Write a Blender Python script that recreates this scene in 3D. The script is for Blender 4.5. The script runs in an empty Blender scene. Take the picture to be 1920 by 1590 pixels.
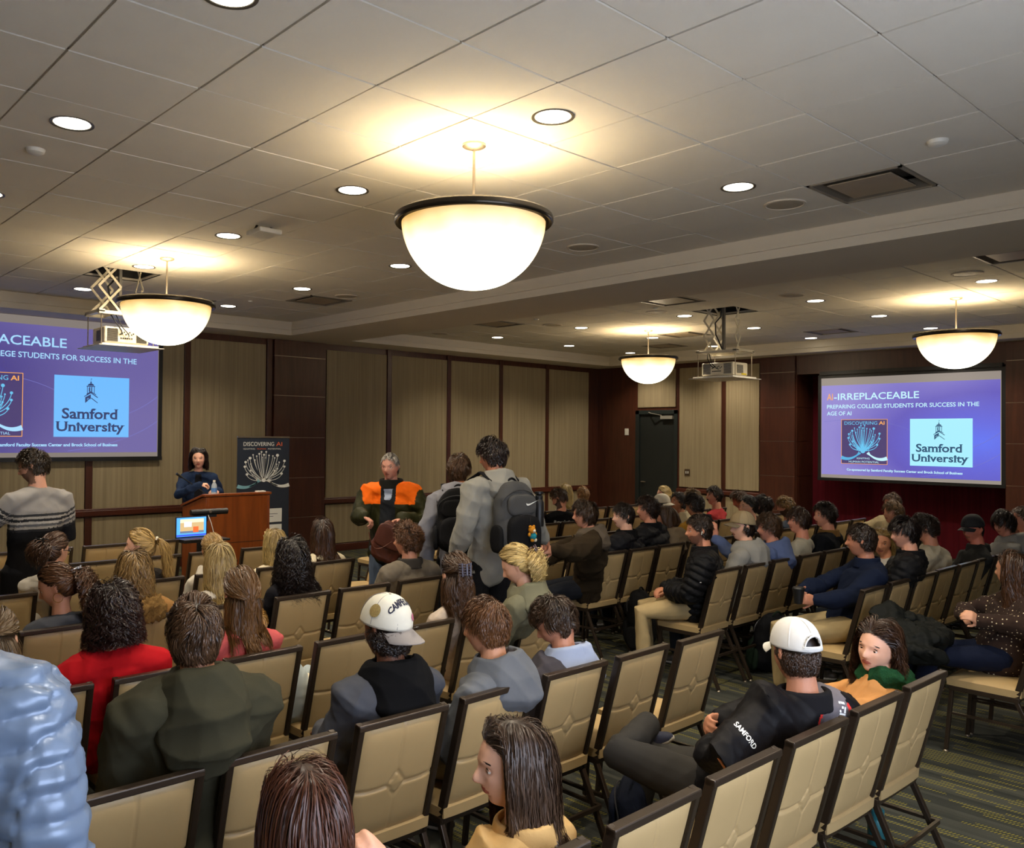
import bpy, bmesh, math, random
import numpy as np
from mathutils import Vector, Matrix, Quaternion
S = bpy.context.scene
COL = S.collection
D = bpy.data
PI = math.pi
rnd = random.Random(7)
# ------------------------------------------------------------------ camera
cam_d = D.cameras.new('camera'); cam = D.objects.new('camera', cam_d); COL.objects.link(cam)
H = 1.90
_f = Vector((.66300, .74847, .01414)).normalized()
_yaw, _pit, _rol = .846, math.radians(.81), math.radians(.52)
_f = Vector((math.cos(_yaw)*math.cos(_pit), math.sin(_yaw)*math.cos(_pit), math.sin(_pit)))
_r0 = Vector((math.sin(_yaw), -math.cos(_yaw), 0)); _u0 = _r0.cross(_f)
_r = _r0*math.cos(_rol)+_u0*math.sin(_rol); _u = -_r0*math.sin(_rol)+_u0*math.cos(_rol)
cam.matrix_world = Matrix(((_r.x, _u.x, -_f.x, 0), (_r.y, _u.y, -_f.y, 0), (_r.z, _u.z, -_f.z, H), (0, 0, 0, 1)))
cam_d.sensor_fit = 'HORIZONTAL'; cam_d.sensor_width = 36; cam_d.lens = 1598.4/1920*36
cam_d.shift_x = (960-854.96)/1920; cam_d.clip_start = .05
S.camera = cam
# ------------------------------------------------------------------ world, exposure
W = D.worlds.new('world'); S.world = W; W.use_nodes = True
W.node_tree.nodes['Background'].inputs[0].default_value = (.9, .85, .75, 1)
W.node_tree.nodes['Background'].inputs[1].default_value = 0.0
S.view_settings.view_transform = 'Standard'; S.view_settings.look = 'None'
S.view_settings.gamma = 1; S.view_settings.use_curve_mapping = False
S.view_settings.exposure = 0.68
S.cycles.max_bounces = 6; S.cycles.diffuse_bounces = 4; S.cycles.glossy_bounces = 3
S.cycles.transmission_bounces = 4; S.cycles.caustics_reflective = False; S.cycles.caustics_refractive = False
S.cycles.sample_clamp_indirect = 6
S.cycles.use_denoising = True
try: S.cycles.denoising_prefilter = 'FAST'
except Exception: pass
WARM = (1.0, .82, .56); DOWN = (1.0, .88, .70)
P_BOWL = 25.0      # watts of the lamp inside each pendant (upwards and around)
P_DOWN = 46.0      # watts of each downlight
ES = 2**-.68       # screens: displayed colour = emitted colour at this exposure
# ------------------------------------------------------------------ helpers
def srgb(h):
    if isinstance(h, str):
        c = [int(h[i:i+2], 16)/255 for i in (0, 2, 4)]
    else: c = list(h)
    return [x/12.92 if x <= .04045 else ((x+.055)/1.055)**2.4 for x in c]+[1]
MATS = {}
def mat(key, col, rough=.6, metal=0, var=.12, scale=8, bump=0, bscale=60, spec=.5, emit=None, es=0, sheen=0, stretch=(1, 1, 1), alpha=1, trans=0):
    """procedural principled material: colour varied by noise, optional noise bump"""
    if key in MATS: return MATS[key]
    m = D.materials.new(key); m.use_nodes = True; MATS[key] = m
    nt = m.node_tree; b = nt.nodes['Principled BSDF']; L = nt.links.new
    c = srgb(col)
    tc = nt.nodes.new('ShaderNodeTexCoord'); mp = nt.nodes.new('ShaderNodeMapping'); mp.inputs['Scale'].default_value = stretch
    L(tc.outputs['Object'], mp.inputs[0])
    if var > 0:
        n = nt.nodes.new('ShaderNodeTexNoise'); n.inputs['Scale'].default_value = scale; n.inputs['Detail'].default_value = 4
        L(mp.outputs[0], n.inputs['Vector'])
        mx = nt.nodes.new('ShaderNodeMix'); mx.data_type = 'RGBA'
        mx.inputs['A'].default_value = [x*(1-var) for x in c[:3]]+[1]; mx.inputs['B'].default_value = [min(1, x*(1+var)) for x in c[:3]]+[1]
        L(n.outputs['Fac'], mx.inputs['Factor']); L(mx.outputs['Result'], b.inputs['Base Color'])
    else: b.inputs['Base Color'].default_value = c
    if bump > 0:
        n2 = nt.nodes.new('ShaderNodeTexNoise'); n2.inputs['Scale'].default_value = bscale; n2.inputs['Detail'].default_value = 3
        bp = nt.nodes.new('ShaderNodeBump'); bp.inputs['Strength'].default_value = bump; bp.inputs['Distance'].default_value = .01
        L(mp.outputs[0], n2.inputs['Vector']); L(n2.outputs['Fac'], bp.inputs['Height']); L(bp.outputs[0], b.inputs['Normal'])
    b.inputs['Roughness'].default_value = rough; b.inputs['Metallic'].default_value = metal
    b.inputs['Specular IOR Level'].default_value = spec
    if sheen: b.inputs['Sheen Weight'].default_value = sheen
    if emit: b.inputs['Emission Color'].default_value = srgb(emit); b.inputs['Emission Strength'].default_value = es
    if alpha < 1: b.inputs['Alpha'].default_value = alpha
    if trans: b.inputs['Transmission Weight'].default_value = trans
    return m
def emat(key, col, st):
    if key in MATS: return MATS[key]
    m = D.materials.new(key); m.use_nodes = True; MATS[key] = m
    b = m.node_tree.nodes['Principled BSDF']; b.inputs['Base Color'].default_value = (.02, .02, .02, 1)
    b.inputs['Emission Color'].default_value = srgb(col); b.inputs['Emission Strength'].default_value = st; b.inputs['Roughness'].default_value = .7
    return m
class G:
    """collects geometry; one G becomes one mesh object"""
    def __init__(s): s.v = []; s.f = []; s.m = []
    def add(s, vs, fs, mi=0):
        o = len(s.v); s.v += [tuple(v) for v in vs]; s.f += [tuple(i+o for i in f) for f in fs]; s.m += [mi]*len(fs); return s
    def box(s, a, b, mi=0, M=None):
        x0, y0, z0 = a; x1, y1, z1 = b
        vs = [(x0, y0, z0), (x1, y0, z0), (x1, y1, z0), (x0, y1, z0), (x0, y0, z1), (x1, y0, z1), (x1, y1, z1), (x0, y1, z1)]
        if M is not None: vs = [M @ Vector(v) for v in vs]
        return s.add(vs, [(0, 3, 2, 1), (4, 5, 6, 7), (0, 1, 5, 4), (1, 2, 6, 5), (2, 3, 7, 6), (3, 0, 4, 7)], mi)
    def beam(s, p, q, w, d, up=(0, 0, 1), mi=0):
        p, q = Vector(p), Vector(q); t = (q-p); L = t.length; t.normalize(); u = Vector(up)
        a = t.cross(u)
        if a.length < 1e-4: a = t.cross(Vector((0, 1, 0)))
        a.normalize(); b = a.cross(t)
        M = Matrix((( a.x, b.x, t.x, p.x), (a.y, b.y, t.y, p.y), (a.z, b.z, t.z, p.z), (0, 0, 0, 1)))
        return s.box((-w/2, -d/2, 0), (w/2, d/2, L), mi, M)
    def tube(s, pts, rad, n=10, mi=0, caps=True):
        pts = [Vector(p) for p in pts]; rads = rad if isinstance(rad, (list, tuple)) else [rad]*len(pts)
        vs = []; prev = None
        for i, p in enumerate(pts):
            t = (pts[min(i+1, len(pts)-1)]-pts[max(i-1, 0)]).normalized()
            if prev is None:
                a = t.orthogonal().normalized()
            else:
                a = (prev-t*prev.dot(t)); a = a.normalized() if a.length > 1e-6 else t.orthogonal().normalized()
            prev = a; b = t.cross(a)
            for k in range(n):
                g = 2*PI*k/n; vs.append(p+(a*math.cos(g)+b*math.sin(g))*rads[i])
        fs = []
        for i in range(len(pts)-1):
            for k in range(n):
                k2 = (k+1) % n; fs.append((i*n+k, i*n+k2, (i+1)*n+k2, (i+1)*n+k))
        if caps: fs += [tuple(reversed(range(n))), tuple(range((len(pts)-1)*n, len(pts)*n))]
        return s.add(vs, fs, mi)
    def lathe(s, prof, c=(0, 0, 0), n=48, mi=0, sx=1, sy=1, closed=False):
        c = Vector(c); vs = []; fs = []
        for r, z in prof:
            for k in range(n):
                g = 2*PI*k/n; vs.append((c.x+r*math.cos(g)*sx, c.y+r*math.sin(g)*sy, c.z+z))
        m = len(prof)
        for i in range(m-1 if not closed else m):
            j = (i+1) % m
            for k in range(n):
                k2 = (k+1) % n; fs.append((i*n+k, i*n+k2, j*n+k2, j*n+k))
        return s.add(vs, fs, mi)
    def quad(s, a, b, c, d, mi=0): return s.add([a, b, c, d], [(0, 1, 2, 3)], mi)
    def prism(s, poly, z0, z1, axis='z', mi=0, M=None):
        """extrude a 2D polygon"""
        n = len(poly)
        def mk(p, z):
            v = Vector({'z': (p[0], p[1], z), 'y': (p[0], z, p[1]), 'x': (z, p[0], p[1])}[axis])
            return M @ v if M is not None else v
        vs = [mk(p, z0) for p in poly]+[mk(p, z1) for p in poly]
        fs = [tuple(reversed(range(n))), tuple(range(n, 2*n))]+[(i, (i+1) % n, n+(i+1) % n, n+i) for i in range(n)]
        return s.add(vs, fs, mi)
def link(name, me, parent=None):
    o = D.objects.new(name, me); COL.objects.link(o)
    if parent is not None: o.parent = parent
    return o
def obj(name, g, mats, parent=None, smooth=False, bevel=0, seg=2, angle=40, fix=True):
    me = D.meshes.new(name); me.from_pydata(g.v, [], g.f)
    if not isinstance(mats, (list, tuple)): mats = [mats]
    for m in mats: me.materials.append(m)
    if any(g.m): me.polygons.foreach_set('material_index', g.m)
    if fix:
        bm = bmesh.new(); bm.from_mesh(me); bmesh.ops.recalc_face_normals(bm, faces=bm.faces); bm.to_mesh(me); bm.free()
    if smooth:
        me.polygons.foreach_set('use_smooth', [True]*len(me.polygons))
        if angle < 180: me.set_sharp_from_angle(angle=math.radians(angle))
    me.update()
    o = link(name, me, parent)
    if bevel:
        b = o.modifiers.new('bevel', 'BEVEL'); b.width = bevel; b.segments = seg; b.limit_method = 'ANGLE'; b.angle_limit = math.radians(50)
    return o
def empty(name, loc=(0, 0, 0), rz=0, label=None, cat=None, group=None):
    o = D.objects.new(name, None); COL.objects.link(o); o.location = loc; o.rotation_euler = (0, 0, rz); o.empty_display_size = .1
    return tag(o, label, cat, group)
def tag(o, label=None, cat=None, group=None, kind=None):
    if label: o['label'] = label
    if cat: o['category'] = cat
    if group: o['group'] = group
    if kind: o['kind'] = kind
    return o
def copy_tree(o, parent=None):
    c = o.copy(); COL.objects.link(c)
    if parent is not None: c.parent = parent
    for ch in list(o.children): copy_tree(ch, c)
    return c
def struct(name, g, m, **k): return tag(obj(name, g, m, **k), kind='structure')
# ------------------------------------------------------------------ surface materials
def wood(key, c1, c2, rough=.32, axis=2, sc=1.0):
    if key in MATS: return MATS[key]
    m = D.materials.new(key); m.use_nodes = True; MATS[key] = m
    nt = m.node_tree; b = nt.nodes['Principled BSDF']; L = nt.links.new
    tc = nt.nodes.new('ShaderNodeTexCoord'); mp = nt.nodes.new('ShaderNodeMapping')
    s = [9*sc, 9*sc, 9*sc]; s[axis] = .7*sc; mp.inputs['Scale'].default_value = s
    n = nt.nodes.new('ShaderNodeTexNoise'); n.inputs['Scale'].default_value = 2.2; n.inputs['Detail'].default_value = 7; n.inputs['Distortion'].default_value = .6
    r = nt.nodes.new('ShaderNodeValToRGB'); r.color_ramp.elements[0].color = srgb(c1); r.color_ramp.elements[1].color = srgb(c2)
    r.color_ramp.elements[0].position = .3; r.color_ramp.elements[1].position = .7
    L(tc.outputs['Object'], mp.inputs[0]); L(mp.outputs[0], n.inputs['Vector']); L(n.outputs['Fac'], r.inputs[0]); L(r.outputs[0], b.inputs['Base Color'])
    b.inputs['Roughness'].default_value = rough
    return m
def fabric_panel(key, c1, c2, sc=1, fine=True):
    m = D.materials.new(key); m.use_nodes = True; MATS[key] = m
    nt = m.node_tree; b = nt.nodes['Principled BSDF']; L = nt.links.new
    tc = nt.nodes.new('ShaderNodeTexCoord'); mp = nt.nodes.new('ShaderNodeMapping'); mp.inputs['Scale'].default_value = (38*sc, 38*sc, .6)
    n = nt.nodes.new('ShaderNodeTexNoise'); n.inputs['Scale'].default_value = 1; n.inputs['Detail'].default_value = 5; n.inputs['Roughness'].default_value = .65
    r = nt.nodes.new('ShaderNodeValToRGB'); r.color_ramp.elements[0].color = srgb(c1); r.color_ramp.elements[1].color = srgb(c2)
    r.color_ramp.elements[0].position = .32; r.color_ramp.elements[1].position = .68
    L(tc.outputs['Object'], mp.inputs[0]); L(mp.outputs[0], n.inputs['Vector']); L(n.outputs['Fac'], r.inputs[0]); L(r.outputs[0], b.inputs['Base Color'])
    bp = nt.nodes.new('ShaderNodeBump'); bp.inputs['Strength'].default_value = .25; bp.inputs['Distance'].default_value = .004
    L(n.outputs['Fac'], bp.inputs['Height']); L(bp.outputs[0], b.inputs['Normal'])
    b.inputs['Roughness'].default_value = .9; b.inputs['Specular IOR Level'].default_value = .15
    return m
def carpet():
    m = D.materials.new('carpet'); m.use_nodes = True
    nt = m.node_tree; b = nt.nodes['Principled BSDF']; L = nt.links.new
    def math_(op, a, bb=None, c=None):
        n = nt.nodes.new('ShaderNodeMath'); n.operation = op
        for i, x in enumerate((a, bb, c)):
            if x is None: continue
            if isinstance(x, (int, float)): n.inputs[i].default_value = x
            else: L(x, n.inputs[i])
        return n.outputs[0]
    tc = nt.nodes.new('ShaderNodeTexCoord'); sp = nt.nodes.new('ShaderNodeSeparateXYZ'); L(tc.outputs['Object'], sp.inputs[0])
    x, y = sp.outputs[0], sp.outputs[1]
    band = math_('FLOOR', math_('DIVIDE', x, .034))
    wb = nt.nodes.new('ShaderNodeTexWhiteNoise'); wb.noise_dimensions = '1D'; L(band, wb.inputs['W'])
    ys = math_('ADD', math_('DIVIDE', y, .26), math_('MULTIPLY', wb.outputs['Value'], 7.3))
    blk = math_('FLOOR', ys)
    cv = nt.nodes.new('ShaderNodeCombineXYZ'); L(math_('FLOOR', math_('DIVIDE', band, 2)), cv.inputs[0]); L(blk, cv.inputs[1])
    wn = nt.nodes.new('ShaderNodeTexWhiteNoise'); wn.noise_dimensions = '2D'; L(cv.outputs[0], wn.inputs['Vector'])
    on = math_('GREATER_THAN', wn.outputs['Value'], .64)
    inband = math_('LESS_THAN', math_('FRACT', math_('DIVIDE', x, .034)), .66)
    tick = math_('LESS_THAN', math_('FRACT', math_('ADD', math_('DIVIDE', y, .0165), math_('MULTIPLY', x, 22))), .42)
    fac = math_('MULTIPLY', math_('MULTIPLY', on, inband), tick)
    nz = nt.nodes.new('ShaderNodeTexNoise'); nz.inputs['Scale'].default_value = 260; nz.inputs['Detail'].default_value = 2
    L(tc.outputs['Object'], nz.inputs['Vector'])
    base = nt.nodes.new('ShaderNodeMix'); base.data_type = 'RGBA'; base.inputs['A'].default_value = srgb('272a28'); base.inputs['B'].default_value = srgb('4a4b44')
    L(math_('ADD', math_('MULTIPLY', wb.outputs['Value'], .75), math_('MULTIPLY', nz.outputs['Fac'], .3)), base.inputs['Factor'])
    mx = nt.nodes.new('ShaderNodeMix'); mx.data_type = 'RGBA'; L(base.outputs['Result'], mx.inputs['A']); mx.inputs['B'].default_value = srgb('7c7335')
    L(fac, mx.inputs['Factor']); L(mx.outputs['Result'], b.inputs['Base Color'])
    bp = nt.nodes.new('ShaderNodeBump'); bp.inputs['Strength'].default_value = .5; bp.inputs['Distance'].default_value = .004
    L(nz.outputs['Fac'], bp.inputs['Height']); L(bp.outputs[0], b.inputs['Normal'])
    b.inputs['Roughness'].default_value = .95; b.inputs['Specular IOR Level'].default_value = .1
    return m
M_WOOD = wood('mahogany', '3b1e14', '4e291b', .34)
M_WOODH = wood('mahogany_rail', '3e1d13', '54281b', .3, axis=0)
M_LECT = wood('cherry_wood', '6e3312', '8a4418', .3)
M_FAB = fabric_panel('beige_wall_fabric', '84765b', '9a8b6e')
M_RED = fabric_panel('dark_red_fabric', '4e0f1a', '6a1824', .6)
M_TILE = mat('ceiling_tile', 'd8d2c4', .95, var=.05, scale=3, bump=.15, bscale=300, spec=.1)
M_GRID = mat('ceiling_grid_metal', 'b5ac9c', .6, var=.03)
M_SOF = mat('painted_plaster', 'd0c6b4', .9, var=.04, scale=2, spec=.15)
M_GAP = mat('dark_void', '1a1815', .9, var=.1)
M_CHROME = mat('brushed_nickel', 'a59a8a', .35, .9, var=.05)
M_BRONZE = mat('dark_bronze', '3a342c', .28, .75, var=.1)
M_BLACK = mat('black_plastic', '131314', .45, var=.1)
M_WHITEP = mat('white_plastic', 'd8d4c8', .45, var=.04)
# ------------------------------------------------------------------ the room
X0, X1, Y0, Y1 = -.9, 14.5, -.75, 11.75
ZC, ZS = 3.572, 3.375
NX0, NX1, NY1 = .05, 6.55, 11.1          # near coffer
FX0, FX1 = 7.62, 14.05                   # far coffer
NY0 = .35
struct('floor', G().box((X0, Y0, -.06), (X1+.8, Y1, 0)), carpet())
T = .6096
def tiles(g, xa, xb, ya, yb, ox, oy, holes):
    """lay-in tiles sitting a little below their metal grid: real reveals between tiles"""
    ga = .012
    i0 = math.floor((xa-ox)/T); i1 = math.ceil((xb-ox)/T); j0 = math.floor((ya-oy)/T); j1 = math.ceil((yb-oy)/T)
    for i in range(i0, i1):
        for j in range(j0, j1):
            a, b, c, d = max(xa, ox+i*T+ga/2), min(xb, ox+(i+1)*T-ga/2), max(ya, oy+j*T+ga/2), min(yb, oy+(j+1)*T-ga/2)
            if b-a < .01 or d-c < .01: continue
            cx, cy = (a+b)/2, (c+d)/2
            if any(abs(cx-h[0]) < h[2] and abs(cy-h[1]) < h[3] for h in holes): continue
            z = ZC-.001*((i*7+j*13) % 3)
            g.box((a, c, z), (b, d, z+.02))
OX1, OX2, OY = .921*T, 10.05-T/2, 5.404*T-9*T
VENTS = [(5.743, 2.38), (5.743, 9.12), (4.45, 10.2), (8.90, 2.38), (8.90, 6.05), (8.90, 9.15), (11.85, 7.85), (12.8, 9.05), (12.9, 6.0)]
HATCH = [(3.29, 9.1), (10.05, 5.75)]
def snap(x, y):
    o = OX1 if x < 7 else OX2
    return (o+(math.floor((x-o)/T)+.5)*T, OY+(math.floor((y-OY)/T)+.5)*T)
VENTS = [snap(*v) for v in VENTS]; HATCH = [snap(*h) for h in HATCH]
holes = [(v[0], v[1], .2, .2) for v in VENTS+HATCH]
g = G()
tiles(g, NX0, NX1, NY0, NY1, OX1, OY, holes); tiles(g, FX0, FX1, NY0, NY1, OX2, OY, holes)
struct('ceiling', g, M_TILE)
# grid bars between the tiles (one lattice)
g = G()
for xa, xb, ox in ((NX0, NX1, OX1), (FX0, FX1, OX2)):
    k = math.ceil((xa-ox)/T)
    while ox+k*T < xb: g.box((ox+k*T-.012, NY0, ZC+.008), (ox+k*T+.012, NY1, ZC+.03)); k += 1
    k = math.ceil((NY0-OY)/T)
    while OY+k*T < NY1: g.box((xa, OY+k*T-.012, ZC+.008), (xb, OY+k*T+.012, ZC+.03)); k += 1
struct('trim_1', g, M_GRID)
# plaster soffits and the beam between the coffers, with a stepped lip
g = G(); zt = ZC+.3
for a, b in (((X0, Y0), (NX0, Y1)), ((NX1, NY0), (FX0, NY1)), ((FX1, Y0), (X1+.8, Y1)), ((NX0, Y0), (FX1, NY0)), ((NX0, NY1), (FX1, Y1))):
    g.box((a[0], a[1], ZS), (b[0], b[1], zt))
for xa, xb in ((NX0, NX1), (FX0, FX1)):
    w, z0, z1 = .05, ZS+.075, ZS+.1
    l = .13 if xa > 7 else .02
    g.box((xa, NY0, z0), (xa+l, NY1, z1+.04)); g.box((xb-.02, NY0, z0), (xb, NY1, z1)); g.box((xa, NY1-.02, z0), (xb, NY1, z1))
struct('trim_2', g, M_SOF)
g = G().box((X0, Y0, zt-.02), (X1+.8, Y1, zt+.05)); struct('trim_3', g, M_GAP)
# walls
struct('wall_left', G().box((X0-.1, Y0, 0), (X0, Y1, zt)), M_FAB)
struct('wall_back', G().box((X0-.1, Y0-.1, 0), (X1+.8, Y0, zt)), M_FAB)
struct('wall_front', G().box((X0, Y1, 0), (X1+.8, Y1+.1, zt)), M_WOOD)
g = G().box((X1, 7.30, 0), (X1+.1, 9.75, zt)).box((X1, 10.72, 0), (X1+.1, Y1, zt)).box((X1, 9.75, 2.44), (X1+.1, 10.72, zt)).box((X1, Y0, 0), (X1+.1, 4.05, zt))
g.box((X1, 4.05, 3.04), (X1+.1, 7.30, zt)).box((X1, 7.30, 0), (X1+.75, 7.4, zt)).box((X1, 3.95, 0), (X1+.75, 4.05, zt)).box((X1+.1, 4.05, 3.04), (X1+.7, 7.30, zt))
struct('wall_right', g, M_WOOD)
struct('wall_recess', G().box((X1+.62, 4.0, 0), (X1+.75, 7.35, 3.1)), M_RED)
def panel_front(n, xa, xb, za, zb):
    struct(n, G().box((xa, Y1-.022, za), (xb, Y1, zb)), M_FAB, bevel=.006)
k = 4
for xa, xb in ((X0+.1, .55), (.65, 2.1), (2.2, 3.82), (3.92, 5.17), (5.27, 6.48), (7.58, 8.79), (8.90, 10.16), (10.25, 11.49), (11.59, 12.81), (12.90, 14.16)):
    panel_front('trim_%d' % k, xa, xb, .88, 3.28); k += 1
    panel_front('trim_%d' % k, xa, xb, .13, .77); k += 1
# wooden stiles stand slightly proud between the fabric panels
for x in (2.15, 3.87, 5.22, 6.54, 8.845, 10.205, 11.54, 12.855):
    struct('trim_%d' % k, G().box((x-.045, Y1-.035, 0), (x+.045, Y1, 3.375)), M_WOOD, bevel=.004); k += 1
# chair rails
def rail(n, a, b):
    struct(n, G().box(a, b).box((a[0]+.0, a[1]-.0, a[2]), (b[0], b[1], b[2])), M_WOODH, bevel=.015)
g = G().box((X0, Y1-.06, .785), (6.56, Y1, .865)).box((X0, Y1-.045, .865), (6.56, Y1, .885)); struct('trim_%d' % k, g, M_WOODH, bevel=.012); k += 1
g = G().box((7.50, Y1-.06, .785), (14.22, Y1, .865)).box((7.50, Y1-.045, .865), (14.22, Y1, .885)); struct('trim_%d' % k, g, M_WOODH, bevel=.012); k += 1
struct('baseboard_front', G().box((X0, Y1-.03, 0), (X1, Y1, .12)), M_WOODH, bevel=.006)
# front pilaster with bright reveals
g = G()
zs = [0, .599, 1.221, 1.853, 2.506, 3.12, 3.375]
for a, b in zip(zs[:-1], zs[1:]): g.box((6.60, Y1-.07, a+.004), (7.53, Y1, b-.004))
struct('trim_%d' % k, g, M_WOOD); k += 1
g = G()
for z in zs[1:-1]: g.box((6.605, Y1-.066, z-.004), (7.525, Y1-.01, z+.004))
struct('trim_%d' % k, g, M_CHROME); k += 1
# right-wall pilasters
for ya, yb in ((7.30, 7.96), (2.6, 4.05), (Y0, 2.6)):
    g = G(); g2 = G()
    zr = [0, .62, 1.24, 1.86, 2.466, 3.09, 3.375]
    for a, b in zip(zr[:-1], zr[1:]): g.box((X1-.05, ya, a+.004), (X1, yb, b-.004))
    for z in zr[1:-1]: g2.box((X1-.047, ya+.003, z-.004), (X1-.01, yb-.003, z+.004))
    struct('trim_%d' % k, g, M_WOOD); k += 1
    struct('trim_%d' % k, g2, M_CHROME); k += 1
g = G(); 
for a, b in zip(zr[:-1], zr[1:]): g.box((X1+.0, 7.285, a+.004), (X1+.6, 7.30, min(b, 3.04)-.004)) if a < 3.04 else None
struct('trim_%d' % k, g, M_WOOD); k += 1
for ya, yb, za in ((8.77, 9.69, .94), (7.99, 8.67, .94), (9.78, 10.69, 2.52)):
    struct('trim_%d' % k, G().box((X1-.022, ya, za), (X1, yb, 3.28)), M_FAB, bevel=.006); k += 1
for ya, yb in ((8.77, 9.69), (7.99, 8.67)):
    struct('trim_%d' % k, G().box((X1-.022, ya, .13), (X1, yb, .80)), M_FAB, bevel=.006); k += 1
struct('trim_%d' % k, G().box((X1-.055, 7.97, .83), (X1, 9.74, .91)), M_WOODH, bevel=.012); k += 1
# dark door in the right wall
M_DOOR = mat('dark_door_paint', '191d1b', .5, var=.1, scale=2)
M_FRAME = mat('dark_green_frame', '1c2322', .45, var=.1)
struct('door_1', G().box((X1+.02, 9.82, 0), (X1+.07, 10.66, 2.38)), M_DOOR, bevel=.004)
door = D.objects['door_1']
obj('door_frame', G().box((X1-.02, 9.74, 0), (X1+.09, 9.82, 2.46)).box((X1-.02, 10.66, 0), (X1+.09, 10.75, 2.46)).box((X1-.02, 9.74, 2.38), (X1+.09, 10.75, 2.46)), M_FRAME, door, bevel=.004)
obj('door_handle', G().tube([(X1+.02, 10.58, 1.0), (X1-.05, 10.58, 1.0), (X1-.05, 10.47, 1.0)], .010).lathe([(0, .0), (.03, 0), (.03, .01), (0, .01)], (X1+.01, 10.58, 1.0), 16), M_CHROME, door, smooth=True)
obj('door_closer', G().box((X1-.05, 9.84, 2.28), (X1+.02, 10.12, 2.345)).beam((X1-.03, 10.1, 2.355), (X1-.12, 10.3, 2.4), .02, .012).beam((X1-.12, 10.3, 2.4), (X1-.02, 10.42, 2.42), .02, .012), mat('door_closer_grey', '8c877c', .5), door)
struct('trim_%d' % k, G().box((X1+.09, 9.6, 0), (X1+.12, 10.9, 2.5)), M_GAP); k += 1
# ------------------------------------------------------------------ pendant lamps
def bowl_mat():
    m = D.materials.new('glowing_frosted_glass'); m.use_nodes = True
    nt = m.node_tree; b = nt.nodes['Principled BSDF']; L = nt.links.new
    b.inputs['Base Color'].default_value = srgb('e9dcb8'); b.inputs['Roughness'].default_value = .35
    tc = nt.nodes.new('ShaderNodeTexCoord'); sp = nt.nodes.new('ShaderNodeSeparateXYZ'); L(tc.outputs['Object'], sp.inputs[0])
    n = nt.nodes.new('ShaderNodeTexNoise'); n.inputs['Scale'].default_value = 5; n.inputs['Detail'].default_value = 3; L(tc.outputs['Object'], n.inputs['Vector'])
    ad = nt.nodes.new('ShaderNodeMath'); ad.operation = 'MULTIPLY_ADD'; L(n.outputs['Fac'], ad.inputs[0]); ad.inputs[1].default_value = .10; L(sp.outputs[2], ad.inputs[2])
    mr = nt.nodes.new('ShaderNodeMapRange'); L(ad.outputs[0], mr.inputs['Value'])
    mr.inputs['From Min'].default_value = .02; mr.inputs['From Max'].default_value = -.36
    r = nt.nodes.new('ShaderNodeValToRGB'); L(mr.outputs[0], r.inputs[0])
    r.color_ramp.elements[0].color = (.72, .42, .11, 1); r.color_ramp.elements[1].color = (1, .93, .74, 1); r.color_ramp.elements[1].position = .8
    st = nt.nodes.new('ShaderNodeMapRange'); L(mr.outputs[0], st.inputs['Value']); st.inputs['To Min'].default_value = .62; st.inputs['To Max'].default_value = 3.0
    L(r.outputs[0], b.inputs['Emission Color']); L(st.outputs[0], b.inputs['Emission Strength'])
    return m
M_BOWL = bowl_mat()
def add_light(name, kind, loc, energy, color, parent=None, size=.1, rot=None, **kw):
    l = D.lights.new(name, kind); l.energy = energy; l.color = color
    if kind == 'AREA': l.shape = 'DISK'; l.size = size
    elif kind in ('POINT', 'SPOT'): l.shadow_soft_size = size
    for a, b in kw.items(): setattr(l, a, b)
    o = D.objects.new(name, l); COL.objects.link(o); o.location = loc
    if rot: o.rotation_euler = rot
    if parent: o.parent = parent
    return o
def pendant(x, y, label):
    t = empty('pendant_lamp', (x, y, ZC), 0, label, 'lamp', 'bowl pendant lamps under the ceiling')
    obj('canopy', G().lathe([(0, 0), (.068, 0), (.068, -.014), (.05, -.024), (.012, -.034), (0, -.034)], n=32), M_CHROME, t, smooth=True)
    obj('stem', G().tube([(0, 0, -.03), (0, 0, -.43)], .0085, 12).lathe([(0, -.40), (.022, -.41), (.03, -.44), (0, -.45)], n=16), M_CHROME, t, smooth=True)
    zr = -.43
    pr = [(.455, -.012), (.452, .006), (.437, .018), (.415, .016), (.405, .004), (.402, -.02), (.41, -.028), (.43, -.022), (.447, -.032), (.455, -.022)]
    obj('rim', G().lathe([(r, z+zr) for r, z in pr], n=72, closed=True), M_BRONZE, t, smooth=True)
    R, hh = .412, .385; prof = []
    for i in range(19):
        a = i/18*PI/2; prof.append((R*math.cos(a)**.92 if i < 18 else .0, -.018-hh*math.sin(a)**1.08))
    gb = G().lathe(prof, n=72)
    o = obj('glass_bowl', gb, M_BOWL, t, smooth=True); o.location = (0, 0, zr)
    obj('bracket', G().tube([(-.40, 0, zr-.01), (.40, 0, zr-.01)], .008, 8).tube([(0, -.40, zr-.012), (0, .40, zr-.012)], .008, 8), M_CHROME, t)
    add_light('bulb', 'POINT', (0, 0, zr+.035), P_BOWL, WARM, t, size=.09)
    return t
pendant(3.29, 3.58, 'large glowing glass bowl pendant lamp, nearest the camera, high over the middle of the room')
pendant(3.30, 7.90, 'glass bowl pendant lamp hanging in front of the left projection screen')
pendant(11.0, 7.93, 'glass bowl pendant lamp above the dark door in the far corner')
pendant(10.97, 3.58, 'glass bowl pendant lamp hanging above the right projection screen')
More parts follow.
